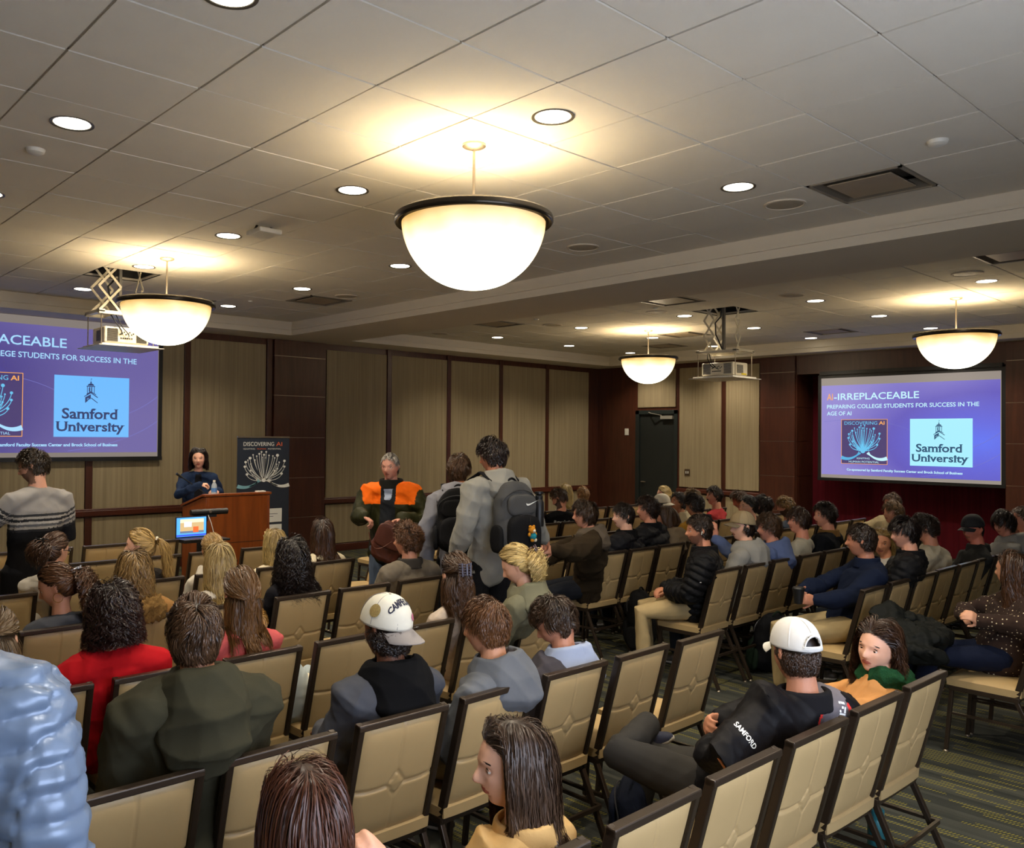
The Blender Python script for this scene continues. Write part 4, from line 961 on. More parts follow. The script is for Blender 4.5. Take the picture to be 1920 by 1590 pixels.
        for i in range(1, k):
            v = nrm(v+dn*hs.get('fall', .42)); q = q+v*(L/k)[:, None]
            Wp = (q @ M.T)*s+c0; b = (Wp-N) @ bR; lim = -hs.get('td', .125)*sst(.05, -.10, b[:, 2])*np.clip(1-(b[:, 0]/sw)**2, 0, 1)**.5-.006
            mk = (b[:, 2] < .02) & (b[:, 1] > lim) & (b[:, 1] < .05); b2 = b.copy(); b2[mk, 1] = lim[mk]; q = np.where(mk[:, None], ((N+b2 @ bR.T-c0)/s) @ M, q)
            s_ = i*L/k; amp = wa*sst(.0, .08, s_); P.append(q+np.stack([np.sin(s_/wl*6.28+ph)*amp, np.cos(s_/wl*6.28+ph*1.3)*amp, 0*s_], 1)+np.stack([np.cos(a)*rr, np.sin(a)*rr*.5, 0*a], 1)*spr*math.sin(PI*min(1, i/k*1.1)**.7)*.8)
        P = np.stack(P, 1); u = np.linspace(0, 1, k)[None]; tt = np.clip(.5*rs.uniform(size=14)[cid]+.5*rs.uniform(size=m), 0, 1)
        emit(P, r0*1.15*(1.05-.7*u**2.5)*np.ones((m, 1)), np.clip(tt[:, None]*.8+.25*u, 0, 1))
    V, Q, Tn = np.concatenate(VV), np.concatenate(QQ), np.concatenate(TT)
    return np_obj('hair', V-parent['_b'], Q, hair_mat(*hs['col']), parent, tone=Tn)
def collar_geo(N, bR, prof, n=40, op=.0, fwd=.0):
    """ring of closed profiles round the neck; prof(b) with b=0 front..1 back -> list of (r, z)"""
    g = G(); vs = []; m = None
    for i in range(n):
        a = 2*PI*i/n; bk = (1-math.cos(a))/2        # a=0 at the front
        P = prof(bk, a); m = len(P)
        for r, z in P: vs.append(N+bR @ A(math.sin(a)*r*1.05, math.cos(a)*r*1.0+fwd, z))
    fs = [(i*m+j, i*m+(j+1) % m, ((i+1) % n)*m+(j+1) % m, ((i+1) % n)*m+j) for i in range(n) for j in range(m)]
    return g.add(vs, fs)
def hood(name, N, bR, mt, parent, size=1., seed=1, drop=.15, vox=.007, tight=0., inner=None):
    def prof(b, a):
        f = b**1.6; tr = .012+.012*f
        ri = .064+.012*f-tight
        return [(ri, -.035), (ri+.004, .016+.034*f), (ri+.010, .036+.040*f), (ri+.026+.014*f, .036+.030*f), (ri+.050+.045*f*size, -.006-.022*f), (ri+.056+.062*f*size, -.045-(drop-.05)*f), (ri+.035+.040*f*size, -.060-drop*f), (ri+.010+.02*f, -.055-.06*f)]
    g = collar_geo(N, bR, prof); V, Nn, Q = remesh(g, vox, 2); V = wrinkle(V, Nn, .010*size, seed, 24)
    return np_obj(name, V-parent['_b'], Q, mt, parent)
def collar(name, N, bR, mt, parent, h=.05, r=.066, th=.012, tilt=.0, vox=.006):
    def prof(b, a): return [(r, -.04), (r+.002, h*(.75+.25*b)), (r+th*.5, h*(.78+.25*b)+.005), (r+th, h*(.74+.25*b)), (r+th+.012, -.04)]
    g = collar_geo(N, bR, prof); V, Nn, Q = remesh(g, vox, 1)
    return np_obj(name, V-parent['_b'], Q, mt, parent)
def cloth(key, c, **k):
    a = dict(rough=.88, var=.10, scale=14, bump=.30, bscale=420, spec=.12, sheen=0); a.update(k); return mat(key, c, **a)
NP = 0
def person(label, crown, seat=None, by=0, hy=0, hp=0, hr=0, sex='m', skin='c08a68', hair=None, top=None, pants='20242a', arms='lap', s=1., lod=1, face=0, shoes='2a241f', extras=(), group=None, legs=1, feet=None, lean=0):
    global NP
    NP += 1; sd = NP
    C0 = A(*crown); st = seat is None; sB = s; s = s*.94
    byr, hyr = math.radians(by), math.radians(hy); bR = Rz(byr)
    M = Rz(hyr) @ Rx(-math.radians(hp)) @ Ry(math.radians(hr))
    hc = C0-M @ A(0, 0, .132*s); fw = bR @ A(0, 1, 0); rt = bR @ A(1, 0, 0)
    N = hc+A(0, 0, -.160*s)-fw*.035*s-(M @ A(0, 1, 0))*.004-fw*.05*max(0, math.sin(math.radians(hp)))
    male = sex == 'm'; sw = (.172 if male else .146)*sB*(top or {}).get('sw', 1.)
    if st:
        fx = feet or (N[0]-fw[0]*.0, N[1]-fw[1]*.0); pel = A(fx[0], fx[1], C0[2]*.535)
    else: pel = A(seat[0], seat[1], .575)
    base = A(pel[0], pel[1], 0)
    if top and top.get('seatbase'): base = A(*top['seatbase'])
    root = empty('person', base, 0, label, 'person', group); root['_b'] = list(base)
    class _B(dict): pass
    B = base
    vox = {0: .0115, 1: .0090, 2: .0070, 3: .0048}[lod]
    sk = skin_mat(skin)
    sho = {q: N+rt*q*sw+A(0, 0, -.072*sB) for q in (-1, 1)}
    hip = {q: pel+rt*q*.088 for q in (-1, 1)}
    if st:
        kn = {q: pel*.0+hip[q]+A(0, 0, -pel[2]*.46)+fw*.02+rt*q*.015 for q in (-1, 1)}; an = {q: A(kn[q][0], kn[q][1], .09)-fw*.03+rt*q*.02 for q in (-1, 1)}
    else:
        kn = {q: hip[q]+fw*.42+rt*q*.045+A(0, 0, -.055) for q in (-1, 1)}; an = {q: kn[q]+fw*(-.03)+A(0, 0, .095-kn[q][2])+rt*q*.01 for q in (-1, 1)}
    if isinstance(legs, dict): kn, an = legs['kn'], legs['an']
    el, wr, hd = {}, {}, {}
    for q in (-1, 1):
        if arms == 'hang' or st and arms == 'lap':
            el[q] = sho[q]+rt*q*.055+A(0, 0, -.27*sB)-fw*.03; wr[q] = el[q]+fw*.06+A(0, 0, -.24*sB)+rt*q*.01; hd[q] = (A(0, 0, -1)+fw*.25, -rt*q)
        else:
            el[q] = N+rt*q*(sw+.035)+A(0, 0, -.315*sB)+fw*.10; wr[q] = pel+fw*.24+rt*q*.055+A(0, 0, .115); hd[q] = (fw*.6-rt*q*.8+A(0, 0, -.1), A(0, 0, -1))
            v = wr[q]-el[q]; Lv = np.linalg.norm(v)
            if Lv > .27: wr[q] = el[q]+v/Lv*.27
    if isinstance(arms, dict):
        for key, src in (('el', el), ('wr', wr), ('hd', hd)):
            for q, v in arms.get(key, {}).items(): src[q] = v
    UA, FA = (.31*sB, .285*sB) if male else (.285*sB, .26*sB)
    for q in (-1, 1):
        for a_, b_, L_ in ((sho, el, UA), (el, wr, FA)):
            v = b_[q]-a_[q]; l = np.linalg.norm(v)
            if l > L_ and not (isinstance(arms, dict) and arms.get('free')): b_[q] = a_[q]+v/l*L_
    # continuous bare body
    g = G(); hv = (HEAD_V @ M.T)*s+hc; g.add([tuple(v) for v in hv], HEAD_Q)
    for q in (-1, 1):      # ears
        e = [hc+(M @ A(q*.073, -.006+.006, .012))*s, hc+(M @ A(q*.081, -.012, .0))*s, hc+(M @ A(q*.076, -.004, -.026))*s]
        etube(g, e, [.011*s, .016*s, .008*s], [.005*s, .0055*s, .004*s], M @ A(.25*q, 1, 0), 8)
        etube(g, [hc+(M @ A(q*.072, .006, .014))*s, hc+(M @ A(q*.083, -.006, .024))*s, hc+(M @ A(q*.087, -.020, .010))*s, hc+(M @ A(q*.083, -.016, -.012))*s, hc+(M @ A(q*.074, .0, -.028))*s], .0045*s, .0045*s, M @ A(0, 1, 0), 6)
    nk = .056 if male else .046
    etube(g, [hc+M @ A(0, -.022, -.045)*s, (hc+N)/2+A(0, 0, -.01)-fw*.01, N+A(0, 0, -.05)], [nk*s, nk*s, nk*1.35*s], [nk*s, nk*s, nk*1.2*s], rt, 14)
    mid = pel*.5+N*.5-fw*.015
    etube(g, [pel, mid, N+A(0, 0, -.12), N+A(0, 0, -.05)], [.11, .10, sw*.62, sw*.38], [.075, .065, .062, .05], rt, 16)
    for q in (-1, 1):
        etube(g, [N+A(0, 0, -.05)+rt*q*.05, sho[q], el[q], wr[q]], [.038, .036, .030, .024], [.038, .036, .030, .021], fw, 12)
        hand(g, wr[q], hd[q][0], hd[q][1], (-q if np.dot(np.cross(nrm(hd[q][0]), nrm(hd[q][1])), -rt*q) < 0 else 1) if len(hd[q]) < 4 else hd[q][3], hd[q][2] if len(hd[q]) > 2 else .5, .92 if not male else 1.)
        if legs: etube(g, [hip[q], kn[q], an[q]], [.065, .048, .034], [.065, .048, .034], rt, 12)
    V, Nn, Q = remesh(g, vox, 1 if lod > 1 else 1)
    fc = V[Q].mean(1); h = ((fc-hc)/s) @ M; mi = np.zeros(len(Q), int)
    mi[(np.abs(h[:, 0]) < .023*np.sqrt(np.clip(1-((h[:, 2]+.061)/.0095)**2, 0, 1))) & (h[:, 1] > .07)] = 1
    mats = [sk, mat('lips_'+skin+str(sex), {'m': 'a4644f', 'f': 'aa5c50'}[sex], .4, var=.05)]
    bd = (hair or {}).get('beard')
    if bd:
        mi[(h[:, 2] < -.040-.02*np.clip(1-np.abs(h[:, 0])/.03, 0, 1)+.045*sst(.05, .0, h[:, 1])) & (h[:, 2] > -.125) & (h[:, 1] > -.01) & (mi == 0)] = 2; mats.append(mat('beard_'+bd, bd, .8, var=.25, scale=200, bump=.6, bscale=600))
    np_obj('body', V-B, Q, mats, root, mi)
    if face:
        me_ = mat('eye_white', 'e6dfd6', .25, var=0); iris = mat('iris_brown', '2c1a10', .2, var=.2)
        for q in (-1, 1):
            ge = G(); ge.lathe([(.0108*math.sin(t), -.0108*math.cos(t)) for t in np.linspace(0, PI, 12)], n=16, mi=0)
            e = obj('eye', ge, [me_], root, smooth=True); c = hc+M @ A(q*.031, .0730, .0)*s; e.location = Vector(c-B)
            gl = G(); nu_ = 14
            for sg_, lim_ in ((1, .16), (-1, .62)):
                vs_ = [tuple((M @ A(.0122*math.cos(el_)*math.sin(az_), .0122*math.cos(el_)*math.cos(az_), sg_*.0122*math.sin(el_)))+c-B) for el_ in np.linspace(lim_, 1.5, 7) for az_ in np.linspace(-1.5, 1.5, nu_)]
                gl.add(vs_, [(j_*nu_+i_, j_*nu_+i_+1, (j_+1)*nu_+i_+1, (j_+1)*nu_+i_) for j_ in range(6) for i_ in range(nu_-1)])
            obj('eyelid', gl, sk, root, smooth=True, angle=180)
            gi = G(); gi.lathe([(0, .0112), (.0052, .0102), (.0054, .0095)], n=16)
            io = obj('iris', gi, iris, e, smooth=True); tgt = M @ A(0, 1, -.05); io.rotation_euler = Vector(tgt).to_track_quat('Z', 'Y').to_euler()
            P = np.array([[[q*(.013+.036*t), .0945-.0175*t*t, .0170+.0065*math.sin(t*2.6)+k_*.0014] for t in np.linspace(0, 1, 9)] for k_ in range(3)])*s
            Vb, Qb = strand_mesh((P @ M.T)+hc, np.full((3, 9), .0021)*np.linspace(1.2, .5, 9), np.broadcast_to(M @ A(0, 1, 0), P.shape))
            np_obj('eyebrow', Vb-B, Qb, mat('brow_'+(hair or {}).get('brow', '2a1c12'), (hair or {}).get('brow', '2a1c12'), .8), root)
            P = np.array([[[q*(.0185+.0260*t), .0862-.0060*abs(t-.4), .0062+.0030*math.sin(t*PI)] for t in np.linspace(0, 1, 7)]])*s
            Vb, Qb = strand_mesh((P @ M.T)+hc, np.full((1, 7), .0020), np.broadcast_to(M @ A(0, 1, 0), P.shape)); np_obj('eyelash', Vb-B, Qb, M_BLACK, root)
    # clothes: trousers and shoes
    pm = cloth('trousers_'+pants, pants, bump=.15, bscale=250)
    if legs:
        g = G()
        etube(g, [hip[-1], pel+A(0, 0, .01), hip[1]], [.092, .11, .092], [.10, .105, .10], fw, 14)
        lr = .078 if male else .07
        for q in (-1, 1):
            etube(g, [hip[q], hip[q]*.5+kn[q]*.5, kn[q], kn[q]*.5+an[q]*.5, an[q]+A(0, 0, .02)], [lr*1.2, lr*1.1, lr*.88, lr*.8, lr*.72], [lr*1.2, lr*1.1, lr*.88, lr*.8, lr*.72], rt, 14)
        V, Nn, Q = remesh(g, .013 if lod < 2 else .009, 3); V = wrinkle(V, Nn, .004, sd, 26); np_obj('trousers', V-B, Q, pm, root)
        sm_ = mat('shoe_'+shoes, shoes, .5, var=.1)
        for q in (-1, 1):
            g = G(); a = an[q]; f2 = nrm(fw+rt*q*.15)
            if isinstance(legs, dict) and 'toe' in legs: f2 = nrm(legs['toe'][q])
            dz = A(0, 0, -1) if abs(f2[2]) < .6 else -fw
            h_ = a[2]-.035 if not isinstance(legs, dict) else .055
            b0 = a+dz*(h_)
            etube(g, [b0-f2*.06, b0+f2*.02, b0+f2*.10, b0+f2*.175], [.034, .038, .045, .034], [.030, .042, .030, .020], np.cross(f2, dz), 12)
            etube(g, [a+dz*(h_-.02)-f2*.01, a+dz*.0], [.038, .04], [.042, .042], rt, 12)
            V, Nn, Q = remesh(g, .008, 2)
            if not isinstance(legs, dict): V[:, 2] = np.maximum(V[:, 2], .004)
            mi = (np.abs(((V[Q].mean(1)-b0) @ dz)-.020) < .012).astype(int)
            np_obj('shoe', V-B, Q, [sm_, mat('shoe_sole', 'cfc8ba', .7)], root, mi)
    # top
    if top:
        th = top.get('th', .0); g = G(); c0 = pel+A(0, 0, -.05 if not st else -.07)-fw*.0; bl = top.get('belly', 1.); W = .152 if male else .138
        mid = pel*.5+N*.5-fw*(.02+.001*lean)
        P = [c0, pel*.72+N*.28-fw*.012, mid, pel*.25+N*.75-fw*.02, N+A(0, 0, -.075)-fw*.005, N+A(0, 0, -.022)]
        etube(g, P, [(W+th)*bl, (W-.008+th)*bl, W+.008+th, sw*1.06+th, sw*.80+th*.5, .074+th*.3], [.115+th, (.112+th)*bl, .112+th, .108+th, .078+th*.6, .066+th*.3], rt, 22)
        ar = .056 if male else .050
        etube(g, [sho[-1]+A(0, 0, -.012), sho[-1]*.5+N*.5+A(0, 0, -.020), N+A(0, 0, -.040), sho[1]*.5+N*.5+A(0, 0, -.020), sho[1]+A(0, 0, -.012)], [.066+th, .072+th, .072+th, .072+th, .066+th], [.060+th, .058+th*.8, .056+th*.6, .058+th*.8, .060+th], fw, 14)
        for q in (-1, 1): etube(g, [sho[q]*.62+mid*.38, sho[q]*.5+pel*.5+fw*-.01], [.085+th, .075+th], [.085+th, .085+th], rt, 12)
        for q in (-1, 1):
            m1, m2 = sho[q]*.5+el[q]*.5, el[q]*.5+wr[q]*.5
            etube(g, [N+A(0, 0, -.052)+rt*q*.05, sho[q]*.7+N*.3+A(0, 0, -.022), sho[q]+A(0, 0, -.008), m1, el[q], m2, wr[q]+(wr[q]-el[q])*.02], [.05+th*.5, .055+th*.8, ar*1.14+th, ar*1.05+th, ar+th*.9, ar*.9+th*.85, ar*.68+th*.6], [.055+th*.5, .06+th*.8, ar*1.2+th, ar*1.08+th, ar+th*.9, ar*.9+th*.85, ar*.68+th*.6], fw, 14)
        tv = {0: .0135, 1: .0105, 2: .0085, 3: .007}[lod]
        V, Nn, Q = remesh(g, tv, 12); kind = top.get('kind', 'sweater')
        # nearest bone and distance along it, for quilting
        bones = [(pel, N, 0)]+[(sho[q], el[q], 1) for q in (-1, 1)]+[(el[q], wr[q], 2) for q in (-1, 1)]
        bd_ = []; bt_ = []; rad = [.17, .06, .055]
        for a, b, kk in bones:
            ab = b-a; t = np.clip(((V-a) @ ab)/(ab @ ab), 0, 1); bd_.append(np.linalg.norm(V-(a+t[:, None]*ab), axis=1)/rad[kk]); bt_.append(t*np.linalg.norm(ab)+(.27 if kk == 2 else 0))
        bi = np.argmin(np.stack(bd_), 0); bt = np.stack(bt_)[bi, np.arange(len(V))]
        if kind == 'puffer':
            sp = top.get('sp', .05); f = V[:, 2] if top.get('zq') else bt; w = .006*np.sin(V @ A(31, 27, 8))
            hgt = np.abs(np.sin((f+w)/sp*PI))**.5; V = V+Nn*((hgt-.6)*top.get('puff', .013))[:, None]; V = wrinkle(V, Nn, .0045, sd, 60)
        elif kind == 'quilt':
            L_ = (V-N) @ bR; u = np.where(bi == 0, L_[:, 0], L_[:, 1]); v = L_[:, 2]*np.where(bi == 0, .8, .8); sp = top.get('sp', .06)
            hgt = np.minimum(np.abs(np.sin((u+v)/sp*PI)), np.abs(np.sin((u-v)/sp*PI))); V = V+Nn*((np.minimum(hgt, .5))*.011)[:, None]; V = wrinkle(V, Nn, .002, sd, 18)
        else: V = wrinkle(V, Nn, top.get('amp', .008), sd, top.get('fr', 20)); V = wrinkle(V, Nn, .003, sd+50, 55)
        mats = [top['mat'] if 'mat' in top else cloth('%s_%s' % (kind, top['col']), top['col'], **top.get('mk', {}))]; mi = None
        if 'zones' in top:
            L_ = (V[Q].mean(1)-N) @ bR; mi = np.zeros(len(Q), int)
            for fn, mm in top['zones']: mats.append(mm); mi[fn(L_, bi[Q[:, 0]], bt[Q[:, 0]])] = len(mats)-1
        top_o = np_obj(top.get('name', kind if kind != 'puffer' else 'puffer_jacket'), V-B, Q, mats, root, mi)
        if top.get('hood'):
            hm = cloth('hood_'+top['hood'], top['hood']) if isinstance(top['hood'], str) else mats[0]
            hood('hood', N, bR, hm, root, top.get('hs', 1.), sd, top.get('drop', .15), .0075 if lod > 1 else .010)
        if top.get('collar'):
            cm = cloth('collar_'+top['collar'], top['collar']) if isinstance(top['collar'], str) else mats[0]
            collar('collar', N, bR, cm, root, top.get('ch', .05), .062+top.get('th', 0)*.3, .012+top.get('th', 0)*.4)
    ho = None
    if not top: top_o = None
    if hair: ho = make_hair(hair, M, hc, N, bR, sw+(top or {}).get('th', 0), root, sd*17, s)
    ctx = dict(root=root, M=M, hc=hc, N=N, bR=bR, B=B, s=s, sho=sho, el=el, wr=wr, pel=pel, fw=fw, rt=rt, hair=ho, top=top_o)
    for fn in extras: fn(ctx)
    del root['_b']
    return ctx
def decal(c, s, o, a, up, out, w, cap, m, name, bold=.02, serif=False, target='top', lift=.0025):
    """lettering laid onto a cloth surface: every letter point is dropped onto the cloth along -out"""
    from mathutils.bvhtree import BVHTree
    me = c[target].data; n = len(me.vertices); V = np.zeros(n*3, np.float32); me.vertices.foreach_get('co', V); V = V.reshape(-1, 3); L = np.zeros(len(me.loops), np.int32); me.loops.foreach_get('vertex_index', L)
    bvh = BVHTree.FromPolygons([tuple(v) for v in V.tolist()], [tuple(q) for q in L.reshape(-1, 4).tolist()]); out = nrm(np.array(out)); a = nrm(np.array(a)-out*np.dot(a, out)); up = np.cross(out, a) if up is None else nrm(up-out*np.dot(up, out))
    def P(u, v, d):
        p = o-c['B']+a*u+up*v+out*.4; h = bvh.ray_cast(Vector(p), Vector(-out), 1.)
        return (h[0] if h[0] is not None else Vector(p-out*.4))+Vector(out)*lift
    if callable(s): g = G(); s(g, P); return obj(name, g, m, c['root'], fix=False)
    return put_text(P, s, -w/2, w/2, -cap/2, cap, name, m, c['root'], bold, serif)
# ------------------------------------------------------------------ worn things
def local_g(g, c):
    g.v = [tuple(c['hc']+(c['M'] @ np.array(v))*c['s']-c['B']) for v in g.v]; return g
def glasses(c, col='2a2320', r=.021, th=.0014):
    g = G()
    for q in (-1, 1):
        P = [(q*.031+math.cos(a)*r*1.12, .097-.004*abs(math.cos(a)), .000+math.sin(a)*r*.85) for a in np.linspace(0, 2*PI, 20)]
        g.tube(P, th, 6); g.tube([(q*.055, .094, .004), (q*.074, .07, .006), (q*.083, -.005, .010), (q*.083, -.02, -.002)], th, 6)
    g.tube([(-.010, .099, .004), (0, .101, .006), (.010, .099, .004)], th, 6)
    obj('eyeglasses', local_g(g, c), mat('glasses_'+col, col, .3), c['root'], smooth=True)
def hoop(c, q=-1, r=.026, col='c8a050'):
    g = G(); g.tube([(q*.084, -.006+math.sin(a)*r, -.032-r+math.cos(a)*r) for a in np.linspace(0, 2*PI, 24)], .0016, 6)
    obj('hoop_earring', local_g(g, c), mat('gold_metal', col, .25, .9), c['root'], smooth=True)
def claw_clip(c, T=(0, -.125, .045), col='2a1c14', k=1., rot=0):
    g = G(); T = np.array(T); R = Rz(rot)
    for q in (-1, 1):
        for i in range(5):
            z = (-.028+i*.014)*k; P = [T+R @ A(q*.008*k, -.012*k, z), T+R @ A(q*.026*k, -.004*k, z), T+R @ A(q*.034*k, .014*k, z+.002), T+R @ A(q*.022*k, .032*k, z)]
            g.tube(P, .0035*k, 6)
        g.tube([T+R @ A(q*.024*k, -.006*k, -.036*k), T+R @ A(q*.027*k, -.008*k, .036*k)], .005*k, 8)
    g.tube([T+R @ A(0, -.012*k, -.03*k), T+R @ A(0, -.012*k, .03*k)], .006*k, 8)
    obj('claw_clip', local_g(g, c), mat('clip_'+col, col, .25, var=.2, scale=40), c['root'], smooth=True)
def scrunchie(c, T=(0, -.118, .045), col='e8dfc8', r=.018):
    g = G(); T = np.array(T); g.tube([T+A(math.cos(a)*r, -.006+.004*math.sin(7*a), math.sin(a)*r) for a in np.linspace(0, 2*PI, 24)], .007, 8)
    obj('hair_tie', local_g(g, c), mat('tie_'+col, col, .8), c['root'], smooth=True)
def cap(c, col='e8e4da', brim='8a827c', back=0, tilt=0, panel=None, open_=0, button=None, mesh=False, h=.142, bz=.048, k=1., bl=.068):
    """baseball cap; back=1 turns the brim to the nape"""
    n = 56; rows = 18; g = G(); R = Rz(PI if back else 0) @ Rx(math.radians(tilt)); a_, b_ = .0875*k, .113*k; kk_ = k
    cm = mat('cap_'+col, col, .85, var=.05, scale=60, bump=.35 if mesh else .12, bscale=900 if mesh else 300); bm_ = mat('capbrim_'+brim, brim, .75, var=.06, bump=.15, bscale=300)
    pm = mat('cap_'+panel, panel, .8, var=.05, bump=.15, bscale=300) if panel else cm
    vs = []
    for j in range(rows+1):
        t = j/rows*PI/2; rr = math.cos(t)**.82 if j < rows else 0; z = bz-.018+(h-bz+.018)*math.sin(t)**1.05
        for i in range(n):
            a = 2*PI*i/n; fy = math.cos(a); k = 1+.02*fy*math.sin(2*t)
            vs.append((math.sin(a)*a_*rr*k, fy*b_*rr*k-.004-.012*(1 if fy < 0 else 0)*fy*0, z+(.006*fy if j < 3 else 0)+.004*fy*math.sin(2*t)))
    fs = []; mi = []
    for j in range(rows):
        for i in range(n):
            ang = 2*PI*(i+.5)/n; db = abs(ang-PI)
            if open_ and db < .42 and j < 6 and (db/.42)**2+(j/6)**2 < 1 and j >= 2: continue
            fs.append((j*n+i, j*n+(i+1) % n, (j+1)*n+(i+1) % n, (j+1)*n+i)); mi.append(0 if (panel is None or not (ang < .95 or ang > 2*PI-.95)) else 1)
    g.v = vs; g.f = fs; g.m = mi
    for v in range(len(g.v)): g.v[v] = tuple(R @ np.array(g.v[v]))
    o = obj('cap', local_g(g, c), [cm, pm], c['root'], smooth=True, angle=180); sm = o.modifiers.new('solid', 'SOLIDIFY'); sm.thickness = .0025; sm.offset = 1
    g = G(); nx, ny = 24, 8; vs = []
    for sgn in (0, 1):
        for j in range(ny+1):
            for i in range(nx+1):
                a = -1.02+2.04*i/nx; e = j/ny; rx, ry = a_*1.0, b_*1.0
                x = math.sin(a)*rx*(1+.02*e); y = math.cos(a)*ry+e*bl*max(0, math.cos(a*1.25))**.6 if abs(a*1.25) < PI/2 else math.cos(a)*ry
                vs.append(tuple(R @ A(x, y-.004, bz-.010-.026*(x/rx)**2-bl*e*.30-.004*sgn)))
    m = (ny+1)*(nx+1); fs = []
    for j in range(ny):
        for i in range(nx):
            q = (j*(nx+1)+i, j*(nx+1)+i+1, (j+1)*(nx+1)+i+1, (j+1)*(nx+1)+i); fs.append(q); fs.append(tuple(m+k for k in reversed(q)))
    for i in range(nx): fs.append((ny*(nx+1)+i, ny*(nx+1)+i+1, m+ny*(nx+1)+i+1, m+ny*(nx+1)+i))
    for j in range(ny):
        for i in (0, nx): fs.append((j*(nx+1)+i, (j+1)*(nx+1)+i, m+(j+1)*(nx+1)+i, m+j*(nx+1)+i))
    g.add(vs, fs); obj('cap_brim', local_g(g, c), bm_, o, smooth=True, angle=50)
    g = G().lathe([(0, .004), (.006, .003), (.008, 0)], (0, -.004, h), 12); g.v = [tuple(R @ np.array(v)) for v in g.v]
    obj('cap_button', local_g(g, c), mat('capbtn_'+(button or col), button or col, .7), o, smooth=True)
    for k in range(6):      # seams
        a = PI/6+k*PI/3 if not open_ else k*PI/3
        g = G(); P = []
        for j in range(1, 17):
            t = j/17*PI/2
            if open_ and abs(a-PI) < .1 and j < 7: continue
            rr = math.cos(t)**.82*1.022; z = bz-.018+(h-bz+.018)*math.sin(t)**1.05+.0015; P.append(R @ A(math.sin(a)*a_*rr, math.cos(a)*b_*rr-.004, z))
        g.tube(P, .0016, 5); obj('cap_seam', local_g(g, c), bm_ if not mesh else cm, o, smooth=True)
    if open_:
        g = G(); P = [R @ A(math.sin(PI+a)*a_*1.02, math.cos(PI+a)*b_*1.02-.004, bz-.012) for a in np.linspace(-.5, .5, 12)]
        for k in (0, 1): g.tube([p+A(0, 0, .006*k) for p in P], .004, 6)
        P = [R @ A(math.sin(PI+a)*a_*(1.02-.02*e), math.cos(PI+a)*b_*(1.02-.02*e)-.004, bz-.012+.050*e) for a, e in [(.44*math.cos(t), math.sin(t)) for t in np.linspace(0, PI, 14)]]
        g.tube(P, .004, 6); obj('cap_strap', local_g(g, c), cm, o, smooth=True)
    return o
